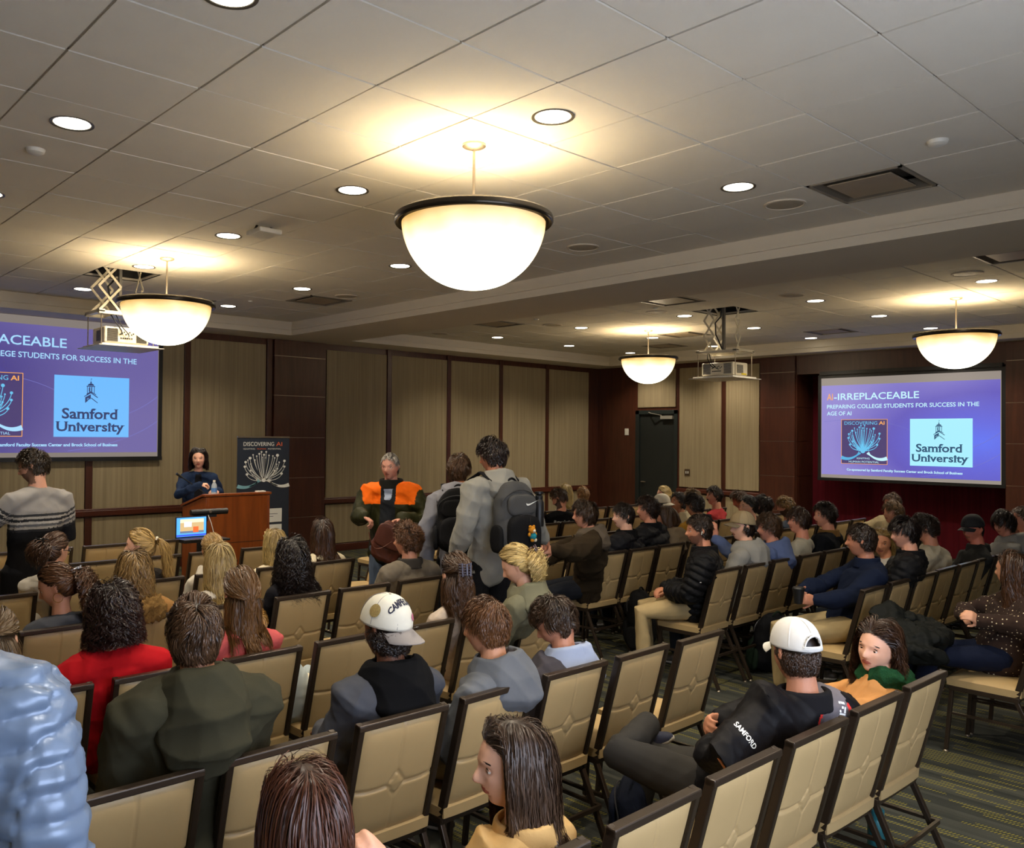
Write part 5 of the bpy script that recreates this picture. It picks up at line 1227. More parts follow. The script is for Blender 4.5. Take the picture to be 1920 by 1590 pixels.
# ------------------------------------------------------------------ bags
def sbox(g, c, R, hx, hy, hz, n=3.2, nu=28, nv=18):
    """superellipsoid block, R columns = local axes"""
    vs = []
    def sp(v, e): return math.copysign(abs(v)**e, v)
    for j in range(nv+1):
        p = -PI/2+PI*(.02+.96*j/nv)
        for i in range(nu):
            t = 2*PI*i/nu; x = sp(math.cos(p), 2/n)*sp(math.cos(t), 2/n); y = sp(math.cos(p), 2/n)*sp(math.sin(t), 2/n); z = sp(math.sin(p), 2/n)
            vs.append(c+R @ A(x*hx, y*hy, z*hz))
    fs = [(j*nu+i, j*nu+(i+1) % nu, (j+1)*nu+(i+1) % nu, (j+1)*nu+i) for j in range(nv) for i in range(nu)]+[tuple(range(nu)), tuple(nv*nu+i for i in reversed(range(nu)))]
    g.add(vs, fs)
def backpack(c, R, label, col, col2=None, k=1., straps=None, nike=False, loose=True, seed=5, zipc='3a3a3c'):
    """c centre of the pack, R columns: right, outward (away from the back), up"""
    t = empty('backpack', c-A(0, 0, 0), 0, label, 'backpack'); m1 = cloth('pack_'+col, col, rough=.65, bump=.4, bscale=700); m2 = cloth('pack_'+(col2 or col), col2 or col, rough=.65, bump=.4, bscale=700)
    Z = A(0, 0, 0)
    def part(name, lst, m, amp=.006, vx=.009, par=None):
        g = G()
        for a in lst: sbox(g, Z+R @ A(*a[0])*k, R, *[q*k for q in a[1]], **(a[2] if len(a) > 2 else {}))
        V, N, Q = remesh(g, vx, 3); V = wrinkle(V, N, amp, seed, 24); return np_obj(name, V, Q, m, par or t)
    part('main_compartment', [((0, -.02, 0), (.155, .075, .235), dict(n=2.8)), ((0, -.01, -.09), (.16, .095, .14), dict(n=2.6))], m1)
    part('front_pocket', [((0, .075, -.085), (.13, .045, .115), dict(n=3))], m2)
    part('upper_pocket', [((0, .055, .09), (.115, .025, .07), dict(n=3))], m1, .003)
    for q in (-1, 1): part('side_pocket', [((q*.155, .0, -.12), (.022, .06, .09))], m2, .004)
    zm = mat('zip_'+zipc, zipc, .4, .3)
    for z0, hw, dep in ((.185, .14, .045), (.035, .12, .095)):
        g = G(); g.tube([R @ A(hw*math.sin(a)*1.02, dep-.02*abs(math.sin(a))**3, z0-.10+.10*math.cos(a))*k for a in np.linspace(-PI*.5, PI*.5, 18)], .0035, 6); obj('zipper', g, zm, t, smooth=True)
    g = G(); g.tube([R @ A(x, -.05, .225+.03*math.cos(x/.045*PI/2))*k for x in np.linspace(-.045, .045, 9)], .008, 8); obj('top_handle', g, m2, t, smooth=True)
    for i, P in enumerate(straps or []):
        g = G(); etube(g, [np.array(p)-c for p in P], .030*k, .008*k, R @ A(1, 0, 0), 12); V, N, Q = remesh(g, .008, 2); np_obj('shoulder_strap', V, Q, m2, t)
    if nike:
        P = lambda u, v, d: Vector(R @ A(u, .083+d, v)*k)
        g = G(); up = [(-.045, .0), (-.042, -.012), (-.032, -.018), (-.015, -.014), (.055, .016)]; lo = [(-.045, .0), (-.038, -.004), (-.028, -.006), (-.012, -.004), (.055, .016)]
        g.add([P(*p, 0) for p in up]+[P(*p, 0) for p in reversed(lo)], [tuple(range(10))]); g.v = [tuple(Vector(v)+Vector(R @ A(.055, .001, .105)*k)) for v in g.v]
        obj('swoosh_logo', g, mat('logo_white', 'e4e4e0', .6), t, fix=False)
    return t
# ------------------------------------------------------------------ the people
GD = '2a1c12'
BR = dict(col=('140c07', '5c3e24')); DK = dict(col=('0c0806', '34241a')); BL = dict(col=('5c4420', 'e2c680')); LB = dict(col=('3a2814', 'a07c48')); RB = dict(col=('1c0f08', '7a4c28'))
def H_(base, style, **k): d = dict(base); d['style'] = style; d.update(k); return d
def P3(px, y, crown_z): pass
# --- nearest rows, left block ------------------------------------------------
HAIRK = 3.4
OCC[('left', 0, 6)] = 'with long dark brown hair at the bottom edge'
def fist(c): pass
c = person('person with long reddish dark brown hair at the bottom edge, one fist raised', (.955, 1.55, 1.222), seat=(.96, 1.66), hy=-8, sex='f', skin='d09a7e', hair=H_(dict(col=('1a0c08', '6a3c26')), 'long', n=1500, len=.52, vol=.026, wave=.003, wl=.16, r=.0018, td=.14, part=.004, spread=.12), top=dict(col='2e2a28', sw=1.), lod=2,
       arms=dict(el={1: A(1.26, 1.66, .76)}, wr={1: A(1.235, 1.64, .90)}, hd={1: (A(-.55, -.1, .6), A(-.5, .3, -.6), 1.25, 1)}))
OCC[('left', 0, 5)] = 'in the tan suede jacket with long brown hair'
person('person in a tan suede jacket, long straight brown hair, face in left profile', (1.62, 1.60, 1.158), seat=(1.50, 1.68), by=8, hy=62, hp=3, sex='f', skin='c9987c', hair=H_(dict(col=('170e0a', '5e4634')), 'long', n=1700, len=.52, vol=.026, wave=.005, wl=.14, r=.0018, tip=.35, fsplit=-.06, part=.01, td=.11, spread=.10, fy=.04, back=.0), top=dict(col='c09a62', kind='jacket', th=.008, amp=.006, mk=dict(rough=.8, var=.2, scale=6), collar=1, ch=.018), lod=3, face=1)
OCC[('left', 0, 2)] = 'in the white mesh cap'
def crossed(c): pass
pl = A(2.86, 1.70, .575)
capsL = dict(kn={-1: A(2.72, 2.10, .66), 1: A(3.02, 2.16, .56)}, an={-1: A(3.04, 2.18, .66), 1: A(2.88, 2.20, .09)}, toe={-1: A(.9, .1, -.1), 1: A(-.2, 1, 0)})
M_BLKJ = cloth('black_golf_jacket', '111013', rough=.55, bump=.1); M_GRYJ = cloth('grey_golf_jacket', '6a6468', rough=.6, bump=.1); M_REDP = mat('red_piping', 'd0302a', .5)
def sleeve_text(c):
    el, sh = c['el'][-1], c['sho'][-1]; ax = nrm(el-sh); LW = mat('logo_white', 'e4e4e0', .6)
    decal(c, 'SAMFORD', sh+ax*.15+A(0, 0, .015), A(.42, -.37, -.85), None, A(-.72, -.62, .35), .10, .021, LW, 'sleeve_lettering')
    # emblem on the shoulder blade: an F with a bar
    def emb(g, P):
        for x0, z0, x1, z1 in ((0, 0, .008, .040), (.008, .031, .028, .040), (.008, .014, .020, .023), (.024, .0, .032, .022), (.0, -.008, .032, -.002)): g.add([P(x0, z0, 0), P(x1, z0, 0), P(x1, z1, 0), P(x0, z1, 0)], [(0, 1, 2, 3)])
    decal(c, emb, c['N']+c['rt']*.085-A(0, 0, .075), c['rt']-A(0, 0, .25), None, -c['fw']+A(0, 0, .35), 0, 0, LW, 'back_emblem')
person('person in white mesh cap and black jacket with red piping, legs crossed', (3.14, 1.585, 1.208), seat=(2.95, 1.76), by=-20, hy=-26, hp=4, sex='m', skin='b97c5e', hair=H_(dict(col=('170f0a', '4c3424')), 'short', n=1300, capz=.15, len=.035, vol=.008, svol=.007),
       top=dict(kind='jacket', mat=M_BLKJ, th=.030, sw=1.12, belly=1.1, amp=.010, fr=16, collar='19181b', ch=.030, zones=[(lambda L, b, t: (L[:, 1] < .03) & (L[:, 0] > .0+.22*L[:, 2]) & (L[:, 0] < .14), M_GRYJ), (lambda L, b, t: (L[:, 1] < .03) & (L[:, 2] < -.02) & ((np.abs(L[:, 0]-(.0+.22*L[:, 2])) < .008) | (np.abs(L[:, 0]-.14) < .006)), M_REDP)]),
       pants='34322f', lod=2, legs=capsL, shoes='1e2438',
       arms=dict(el={-1: A(2.60, 1.60, .78), 1: A(3.30, 1.70, .80)}, wr={-1: A(2.80, 1.74, .75), 1: A(3.04, 1.86, .78)}, hd={-1: (A(.9, .2, 0), A(0, -1, 0), .9), 1: (A(-.9, .1, 0), A(0, -.8, -.2), .9)}),
       extras=[lambda c: cap(c, 'e2e0da', 'dcdad2', back=0, open_=1, mesh=True, panel='c6c4bc'), sleeve_text])
OCC[('left', 0, 0)] = 'with the green scarf'
M_SCARF = cloth('green_knit', '1f4a2c', bump=.8, bscale=260, var=.25)
def scarf(c):
    g = collar_geo(c['N']+A(0, 0, .02), c['bR'], lambda b, a: [(.060, -.03), (.064, .045), (.082, .062+.006*math.sin(5*a)), (.108+.008*math.sin(3*a), .03), (.116+.01*math.sin(4*a), -.015), (.09, -.05)])
    V, N, Q = remesh(g, .0055, 2); V = wrinkle(V, N, .012, 5, 60); np_obj('scarf', V-c['B'], Q, M_SCARF, c['root'])
person('person with wavy dark brown hair, green scarf and tan coat, face turned back', (3.98, 1.60, 1.088), seat=(3.86, 1.72), by=32, hy=84, hp=-3, hr=-8, sex='f', skin='cf9c80', hair=H_(dict(col=('150c08', '583a26')), 'long', n=1700, len=.36, vol=.036, wave=.012, wl=.085, r=.0019, part=-.012, td=.10, spread=.12, fsplit=-.05), top=dict(col='c89058', kind='coat', th=.012, mk=dict(rough=.8)), lod=3, face=1,
       arms=dict(el={-1: A(3.70, 1.66, .70), 1: A(3.96, 1.90, .70)}, wr={-1: A(3.66, 1.84, .74), 1: A(3.74, 1.90, .72)}, hd={-1: (A(.8, .3, .1), A(0, -.3, -1), .8), 1: (A(-.8, -.2, 0), A(0, -.3, -1), .8)}), extras=[scarf])
# --- row 1 --------------------------------------------------------------------
OCC[('left', 1, 5)] = 'in the dark olive hoodie'
person('person in a dark olive hooded sweatshirt with tousled brown hair, seen from behind', (1.205, 2.63, 1.375), seat=(1.24, 2.68), by=-6, hy=-12, hp=4, skin='b8805f', hair=H_(dict(col=('150d08', '6a4c34')), 'short', n=1500, len=.075, side=.75, vol=.022, svol=.012, mess=.75, sweep=(.5, .2, 0), r=.0022), top=dict(col='3c3a2c', kind='hooded_sweatshirt', th=.022, hood=1, hs=1.15, drop=.19, amp=.020, fr=13, sw=1.1), lod=2)
OCC[('left', 1, 4)] = 'in the white and grey backwards cap'
def cap_art(c):
    M, hc = c['M'], c['hc']; NV = mat('navy_thread', '1c2038', .7)
    def arch(g, P):
        V, F = text_geo('CAMPEONES', .035); a = min(v[0] for v in V); b = max(v[0] for v in V)
        g.add([P(.125*((x-a)/(b-a)-.5), y/.73*.030*(1-.35*(2*(x-a)/(b-a)-1)**2)-.020*(2*(x-a)/(b-a)-1)**2, 0) for x, y in V], F)
    decal(c, arch, hc+M @ A(0, 0, .062), M @ A(1, 0, 0), None, M @ A(0, -1, .45), 0, 0, NV, 'cap_lettering', target='cap', lift=.0060)
    for dx, dz, r, o_, m in ((0, 0, .026, (-1, -.25, .3), mat('gold_patch', '9a8450', .6, var=.6, scale=150)), (0, 0, .014, (.32, -1, .1), mat('rose_patch', 'b86a80', .6, var=.5, scale=200))):
        def pt(g, P, r=r):
            for k_ in range(4): g.add([P(r*q*math.cos(t), r*q*math.sin(t), 0) for q in (k_/4+.001, (k_+1)/4) for t in np.linspace(0, 2*PI, 21)], [(i_, i_+1, 22+i_, 21+i_) for i_ in range(20)])
        decal(c, pt, hc+M @ A(0, 0, .066 if r > .02 else .045), np.cross(A(0, 0, 1), M @ A(*o_)), None, M @ A(*o_), 0, 0, m, 'cap_patch', target='cap', lift=.0060)
    g = G(); n = 22; ce = A(.020, -.150, .024)
    g.lathe([(0, .0012), (.0125, .0010), (.0125, -.0005), (0, -.0005)], n=24); rot = Rx(-.28)
    g.v = [tuple(rot @ np.array(v)+ce) for v in g.v]; obj('cap_sticker', local_g(g, c), mat('sticker_silver', '8c8678', .3, .5, var=.5, scale=300), c['cap'])
person('person wearing a white cap with grey brim backwards, black hood over slate jacket', (2.02, 2.69, 1.262), seat=(2.0, 2.76), by=4, hy=10, hp=2, skin='7c4f38', hair=H_(DK, 'curly', n=1000, capz=.12, len=.05, curl=.008, vol=.02, svol=.020, r=.0022), top=dict(col='45474e', kind='jacket', th=.024, hood='0e0e10', hs=1.0, drop=.13, amp=.012, fr=18, mk=dict(rough=.6, sheen=0)), lod=2,
       extras=[lambda c: c.__setitem__('cap', cap(c, 'dcd8c8', '8b8480', back=1, tilt=-12, button='2a2a30', h=.152, k=1.06, bl=.085)), cap_art])
OCC[('left', 1, 3)] = 'in the grey textured hoodie'
person('person in a grey textured hoodie with short auburn brown hair and khaki trousers', (2.48, 2.62, 1.222), seat=(2.44, 2.68), by=20, hy=22, hp=8, skin='c58a68', hair=H_(dict(col=('241208', '7c5230')), 'short', n=1500, len=.06, vol=.018, svol=.010, mess=.22, side=.55), top=dict(col='64676c', kind='hooded_sweatshirt', th=.014, hood=1, hs=1., drop=.12, amp=.009), pants='b4a888', lod=2)
OCC[('left', 1, 2)] = 'in the pale blue hood'
person('person in a charcoal vest over a pale blue hood, dark tousled hair, head bowed left', (3.0, 2.76, 1.136), seat=(2.93, 2.80), by=14, hy=38, hp=30, skin='b87c60', hair=H_(dict(col=('120b07', '4e3826')), 'short', n=1500, len=.075, side=.6, vol=.024, svol=.013, mess=.55), top=dict(col='3f3c42', kind='vest', th=.020, hood='9aa6c0', hs=.9, drop=.09, amp=.006), lod=2)
# --- standing person in pale blue puffer at the left edge ----------------------
HAIRK = 2.6
M_SILV = mat('silver_blue_nylon', '72849e', .34, .15, var=.08, bump=.05, spec=.6)
person('person in a shiny silver-blue puffer coat standing at the left edge, back to the camera', (.37, 2.00, 1.70), by=-36, hy=-30, sex='f', skin='d0a080', hair=H_(dict(col=('2a1c14', '6a5040')), 'short', n=700, len=.05), top=dict(kind='puffer', mat=M_SILV, th=.040, sp=.056, puff=.015, sw=1.25, amp=.01), pants='2a2c34', lod=2, feet=(.37, 2.00))
# --- row 2 --------------------------------------------------------------------
OCC[('left', 2, 6)] = 'with straight light brown hair at the left edge'
person('person with long straight light brown hair at the left edge behind the puffer coat', (.80, 3.40, 1.265), seat=(.95, 3.78), by=-10, hy=-20, hp=10, sex='f', skin='c89476', hair=H_(dict(col=('2e2012', '7c603e')), 'half', n=1100, len=.42), top=dict(col='55504c'), lod=1)
OCC[('left', 2, 5)] = 'in the red sweater'
person('person in a bright red sweater with shoulder length curly dark hair', (1.325, 3.70, 1.258), seat=(1.36, 3.79), by=0, hy=12, sex='f', skin='a8745a', hair=H_(dict(col=('0e0807', '3c2620')), 'long', n=1400, k=30, len=.27, vol=.045, wave=.019, wl=.06, phj=.25, clumps=130, r=.0022, td=.12, spread=.2), top=dict(col='b0141c', kind='sweater', th=.014, sw=1.25, belly=1.12, amp=.009), lod=2)
OCC[('left', 2, 4)] = 'with very long straight brown hair and coral top'
person('person in a coral top with very long straight brown hair tied half up', (1.93, 3.71, 1.268), seat=(1.92, 3.80), by=-4, hy=-4, sex='f', skin='c89070', hair=H_(dict(col=('241509', '80582e')), 'half', n=1300, len=.52, vol=.020, spread=.10, r=.0021, tie=(0, -.112, -.01), halfz=.05), top=dict(col='c45a58', kind='top'), lod=2)
OCC[('left', 2, 3)] = 'slumped in a pale blue sweatshirt'
person('person in a pale blue sweatshirt and cream trousers slumped low, blond ponytail with white tie', (2.17, 3.97, 1.00), seat=(2.30, 3.78), by=-40, hy=-60, hp=35, sex='f', s=.9, skin='d0a080', hair=H_(dict(col=('50381a', 'c89850')), 'pony', n=900, tail=.34, tspread=.05, tn=380, tdir=(.5, -.8, .2), fall=.3, wave=.008), top=dict(col='a8b4b8', kind='sweatshirt'), pants='d8ccb4', shoes='d8d4cc', lod=1, extras=[lambda c: scrunchie(c, col='f0ece0')])
OCC[('left', 2, 1)] = 'with the tortoiseshell hair clip and long brown hair'
person('person in a cream shirt, long wavy brown hair held by a silver clip', (3.24, 3.66, 1.223), seat=(3.39, 3.78), by=-14, hy=-14, hp=6, sex='f', skin='c08a6c', hair=H_(dict(col=('180e08', '5e4028')), 'half', n=1300, len=.50, vol=.028, wave=.010, wl=.10, tie=(0, -.118, .045), halfz=.1), top=dict(col='b8a898', kind='shirt', mk=dict(var=.25, scale=40)), lod=2, extras=[lambda c: claw_clip(c, (0, -.140, .045), '4a4858', 1.1)])
OCC[('left', 2, 0)] = 'in the olive grey hoodie with blond updo'
person('person in an olive grey hoodie, blond hair in a dark claw clip', (3.64, 3.62, 1.243), seat=(3.80, 3.80), by=18, hy=36, hp=26, sex='f', skin='d09c80', hair=H_(dict(col=('6a4c1e', 'ecd08a')), 'claw', n=1200, tail=.20, tn=600, wave=.022, wl=.06, tspread=.075, fan=1.3, tie=(0, -.115, .02), vol=.016), top=dict(col='6c6a56', kind='hooded_sweatshirt', th=.012, hood=1, hs=.9, drop=.10), lod=2, extras=[lambda c: claw_clip(c, (0, -.140, .03), '3a1a12', 1.2)])
# --- row 3 --------------------------------------------------------------------
HAIRK = 1.9
OCC[('left', 3, 5)] = 'in the charcoal top with the gold hoop earring'
person('person in a charcoal top with a gold hoop earring, dark hair in a clip', (1.40, 4.83, 1.20), seat=(1.41, 4.92), by=8, hy=58, hp=20, sex='f', skin='b07a5e', hair=H_(dict(col=('180e09', '6a4428')), 'claw', n=1100, tail=.34, tn=520, wave=.018, wl=.07, tspread=.05, fan=.8, tie=(0, -.115, .03)), top=dict(col='44464c', kind='top', th=.006), lod=1, face=1, extras=[hoop, lambda c: claw_clip(c, (0, -.135, .03), '9a9aa0', 1.)])
OCC[('left', 3, 4)] = 'in the brown quilted coat with fur hood'
M_FUR = cloth('brown_fur', '8a6a3c', bump=1., bscale=260, var=.35, scale=60)
def fur(c):
    g = collar_geo(c['N']+A(0, 0, -.01), c['bR'], lambda b, a: [(.07, -.04), (.08, .02), (.11+.02*b, .035), (.15+.03*b, -.01), (.14+.04*b, -.07-.03*b), (.09, -.08)]); V, N, Q = remesh(g, .008, 2); V = wrinkle(V, N, .012, 3, 90); np_obj('fur_hood', V-c['B'], Q, M_FUR, c['root'])
person('person in a brown quilted coat with a furry hood and long wavy highlighted blond hair', (1.84, 4.80, 1.245), seat=(1.86, 4.92), by=-12, hy=-8, sex='f', skin='c89070', hair=H_(dict(col=('3a2814', 'b08c54')), 'long', n=1100, len=.36, vol=.03, wave=.014, wl=.09, td=.19, clumps=40), top=dict(col='946c3e', kind='quilt', sp=.09, th=.026), lod=1, extras=[fur])
OCC[('left', 3, 3)] = 'with very long pale blond hair'
person('person with very long straight pale blond hair over a white top', (2.37, 4.83, 1.245), seat=(2.36, 4.92), hy=-6, sex='f', skin='d09c80', hair=H_(dict(col=('5a4422', 'dcc080')), 'long', n=1200, len=.50, vol=.022, wave=.004, spread=.1), top=dict(col='c8c0b0', kind='top', th=.01), lod=1)
OCC[('left', 3, 2)] = 'with long black curly hair'
person('person with long black curly hair and a black top', (2.87, 4.83, 1.235), seat=(2.84, 4.92), hy=0, sex='f', skin='a87858', hair=H_(dict(col=('080606', '2e221e')), 'long', n=1300, k=30, len=.44, vol=.045, wave=.018, wl=.065, phj=.25, clumps=120, spread=.2, td=.15), top=dict(col='17161a', kind='top', th=.008), lod=1)
OCC[('left', 3, 0)] = 'in the taupe quilted jacket'
person('person in a taupe diamond-quilted jacket with curly chestnut hair, looking left', (3.86, 4.88, 1.262), seat=(3.84, 4.94), by=-6, hy=28, skin='c08468', hair=H_(dict(col=('20120a', '7c5232')), 'curly', n=1500, len=.055, curl=.010, vol=.030, svol=.018, mess=.6), top=dict(col='6e6558', kind='quilt', sp=.075, th=.018, collar='3c3834', ch=.03), lod=1)
# --- row 4 --------------------------------------------------------------------
OCC[('left', 4, 4)] = 'in black glasses with a dark messy bun'
person('person in black glasses and white top, dark messy bun, looking right', (1.76, 5.92, 1.25), seat=(1.88, 6.0), by=-30, hy=-62, hp=10, sex='f', skin='c08c70', hair=H_(dict(col=('140c08', '5a3c28')), 'claw', n=800, tail=.16, tn=350, wave=.014, tspread=.06, fan=1.4, tie=(0, -.115, .03), fall=.25), top=dict(col='c8c0b2', kind='top'), lod=1, face=1, extras=[lambda c: glasses(c, '141414', th=.0028), lambda c: claw_clip(c, (0, -.135, .035), '101010', 1.3)])
OCC[('left', 4, 3)] = 'with the high blond ponytail'
person('person with a sleek blond ponytail in profile facing left', (2.32, 5.95, 1.235), seat=(2.36, 6.02), by=10, hy=52, sex='f', skin='d6a084', hair=H_(dict(col=('6a4c22', 'd8b470')), 'pony', n=800, tail=.40, tn=300, wave=.006, tie=(0, -.112, .035)), top=dict(col='3a3430', kind='top'), lod=1, face=1, extras=[scrunchie])
OCC[('left', 4, 2)] = 'in the white hooded top before the laptop'
person('person in a white hooded top with blond hair, directly in front of the laptop stand', (2.85, 5.93, 1.165), seat=(2.84, 6.02), hy=-6, sex='f', skin='c89070', hair=H_(dict(col=('4a3418', 'b89458')), 'claw', n=700, tail=.12, tn=200, tspread=.04), top=dict(col='d0c8b8', kind='hooded_top', hood=1, th=.012), lod=1)
OCC[('left', 4, 1)] = 'in the cream jacket with bright blond hair'
person('person in a cream jacket with shoulder length bright blond hair, before the lectern', (3.37, 5.94, 1.165), seat=(3.34, 6.02), hy=8, sex='f', skin='c89070', hair=H_(BL, 'long', n=900, len=.36, vol=.024, wave=.006), top=dict(col='d4c8ac', kind='jacket', th=.012), lod=1)
OCC[('left', 4, 0)] = 'in the cream top with the dark widow parting'
person('person in a cream top with long dark parted hair, right of the lectern', (3.82, 5.95, 1.218), seat=(3.81, 6.02), hy=-16, sex='f', skin='c89070', hair=H_(dict(col=('140c08', '5a3a24')), 'long', n=1000, len=.46, vol=.026, wave=.005, spread=.16), top=dict(col='d2c4a4', kind='top', th=.012), lod=1)
# --- standing people ------------------------------------------------------------
def band(a, b): return lambda L, bb, t: (L[:, 2] < -a) & (L[:, 2] >= -b)
def darkz(L, b, t): return ((L[:, 2] < -.27) & (b == 0)) | ((b > 0) & (t > .19))
def stripe(k): return lambda L, b, t: (((b == 0) & (L[:, 2] < -.165-.017*k) & (L[:, 2] >= -.165-.017*(k+1))) | ((b > 0) & (t > .075+.017*k) & (t < .075+.017*(k+1))))
SZ = [(darkz, cloth('knit_black', '17171a'))]+[(stripe(k), cloth('knit_%d' % k, c_, bump=.8, bscale=200, var=.3, scale=120)) for k, c_ in enumerate(('3a3a3c', 'a8a29a', '2e2e30', 'b0aaa2', '5a5a5c', '98928a', '2a2a2c'))]
person('person with glasses and beard in a grey patterned sweater standing at the left', (1.70, 6.36, 1.785), by=22, hy=58, hp=14, skin='c08a70', hair=H_(dict(col=('140d08', '40301f')), 'short', n=1300, len=.05, vol=.022, svol=.009, beard='7a5846', brow='2a1c12'), top=dict(col='8e8a86', kind='sweater', sw=1.08, th=.014, zones=SZ, fr=14), pants='141417', lod=2, face=1,
       arms=dict(el={-1: A(1.33, 6.33, 1.15), 1: A(1.98, 6.42, 1.16)}, wr={-1: A(1.30, 6.62, 1.06), 1: A(1.78, 6.66, 1.06)}, hd={-1: (A(-.3, .8, -.2), A(.5, 0, -1)), 1: (A(-.6, .5, 0), A(0, 0, -1))}), extras=[lambda c: glasses(c, '2c2420')], feet=(1.70, 6.36))
person('person in a navy tweed jacket with shoulder length dark hair speaking behind the lectern', (4.16, 9.02, 1.745), by=155, hy=152, sex='f', skin='c8957c', s=1., hair=H_(dict(col=('100a09', '34221c')), 'long', n=1500, len=.24, vol=.036, wave=.010, wl=.09, brow='20140e', fsplit=.0, fy=.045), top=dict(col='1e2c46', kind='blazer', th=.014, mk=dict(var=.5, scale=90, bump=.6), zones=[(lambda L, b, t: (b == 0) & (L[:, 1] > .05) & (np.abs(L[:, 0]) < .035+.06*(-L[:, 2]-.1)) & (L[:, 2] < -.02), cloth('black_blouse', '121216'))]), pants='16171c', lod=2, face=1,
       arms=dict(el={-1: A(4.42, 9.02, 1.22), 1: A(3.86, 8.90, 1.20)}, wr={-1: A(4.28, 8.78, 1.27), 1: A(4.08, 8.76, 1.36)}, hd={-1: (A(-.7, -.2, .05), A(-.2, .2, -1)), 1: (A(.9, -.1, .05), A(0, .1, -1), .9)}))
t = empty('water_bottle', (4.205, 8.72, 1.215), 0, 'clear plastic water bottle held by the speaker over the lectern', 'bottle')
obj('bottle_body', G().lathe([(0, 0), (.03, 0), (.032, .02), (.030, .06), (.032, .10), (.028, .13), (.013, .155), (.013, .165), (0, .165)], n=24), mat('clear_plastic', 'c8d4dc', .12, var=.02, alpha=.5), t, smooth=True)
obj('label', G().lathe([(.0325, .05), (.0325, .095)], n=24), mat('bottle_label', '4a78b0', .5), t, smooth=True); obj('cap', G().lathe([(0, .18), (.014, .18), (.014, .162), (0, .162)], n=16), M_WHITEP, t)
M_OLV = cloth('olive_nylon', '2c2c16', rough=.5, bump=.1, sheen=0); M_ORG = cloth('blaze_orange', 'f06a10', rough=.7); M_VN = cloth('dark_vneck', '24262a')
M_SHT = cloth('pale_shirt', '9aa4b8')
person('grey-haired person in an olive jacket with orange shoulders holding a brown bag', (4.45, 5.88, 1.755), by=128, hy=122, hp=4, skin='c28872', hair=H_(dict(col=('5c5650', 'b4aca0')), 'short', n=1100, len=.035, vol=.008, svol=.008, recede=.28, brow='807468'), pants='5c6a80', lod=2, face=1, shoes='3a2a20',
       top=dict(kind='jacket', mat=M_OLV, th=.034, amp=.014, fr=16, collar='1c1c18', ch=.045, zones=[(lambda L, b, t: (L[:, 2] > -.17+.04*(L[:, 1] < 0)) & (b == 0) & (np.abs(L[:, 0]) > .045) | ((b == 1) & (L[:, 2] > -.045)), M_ORG), (lambda L, b, t: (b == 0) & (L[:, 1] > .04) & (np.abs(L[:, 0]) < .066), M_VN), (lambda L, b, t: (b == 0) & (L[:, 1] > .02) & (np.abs(L[:, 0]) < .03+.12*(L[:, 2]+.12)) & (L[:, 2] > -.13), M_SHT)]),
       arms=dict(el={-1: A(4.64, 5.62, 1.19), 1: A(4.22, 6.02, 1.19)}, wr={-1: A(4.36, 5.60, 1.20), 1: A(4.12, 5.80, 1.23)}, hd={-1: (A(-.8, .15, -.2), A(-.2, -.6, -.8), .9), 1: (A(.35, -.6, -.4), A(.1, -.3, -.9), .9)}), extras=[lambda c: glasses(c, '8a7a68', th=.001)], feet=(4.47, 5.90))
# leather bag hanging from both hands
t = empty('leather_bag', (4.20, 5.60, 1.17), 0, 'brown leather document bag held open by the man in the orange and olive jacket', 'bag'); M_LEA = mat('brown_leather', '54281a', .45, var=.25, scale=12, bump=.25, bscale=120)
R = Rz(math.radians(-40)) @ Ry(math.radians(22)); g = G(); sbox(g, A(.04, 0, -.15), R, .13, .035, .17, n=4); V, N_, Q = remesh(g, .007, 2); V = wrinkle(V, N_, .008, 4, 30); np_obj('pouch', V, Q, M_LEA, t)
g = G(); sbox(g, A(.025, -.035, -.10), R, .125, .012, .10, n=4); V, N_, Q = remesh(g, .007, 2); np_obj('flap', V, Q, M_LEA, t)
obj('strap', G().tube([tuple(R @ A(x, -.055, -.10-.10*math.sin((x+.1)/.2*PI))) for x in np.linspace(-.1, .1, 12)], .004, 6), mat('leather_strap', '6a3a26', .4), t, smooth=True)
# two students with backpacks
by = -14
person('person in light grey hoodie with black backpack, standing left of the taller one', (4.40, 4.92, 1.755), by=-44, hy=-66, hp=8, skin='b87c5c', hair=H_(dict(col=('1c110a', '6a482c')), 'short', n=1500, len=.075, vol=.028, svol=.014, mess=.5), top=dict(col='86868e', kind='hooded_sweatshirt', th=.018, hood=1, drop=.10, amp=.012, fr=15), pants='16171a', arms='hang', lod=2, feet=(4.42, 4.93))
bk = Rz(math.radians(-44)); cc = A(4.40, 4.92, 1.265)+bk @ A(0, -.235, 0)
backpack(cc, np.stack([bk @ A(1, 0, 0), bk @ A(0, -1, 0), A(0, 0, 1)], 1), 'black backpack worn by the shorter student in the light grey hoodie', '121214', '1a1a1d', 1.05, straps=[[tuple(A(4.40, 4.92, 1.265)+bk @ A(q*.10, -.16, .22)), tuple(A(4.40, 4.92, 1.265)+bk @ A(q*.115, -.06, .265)), tuple(A(4.40, 4.92, 1.265)+bk @ A(q*.12, .05, .22)), tuple(A(4.40, 4.92, 1.265)+bk @ A(q*.125, .12, .08))] for q in (-1, 1)])
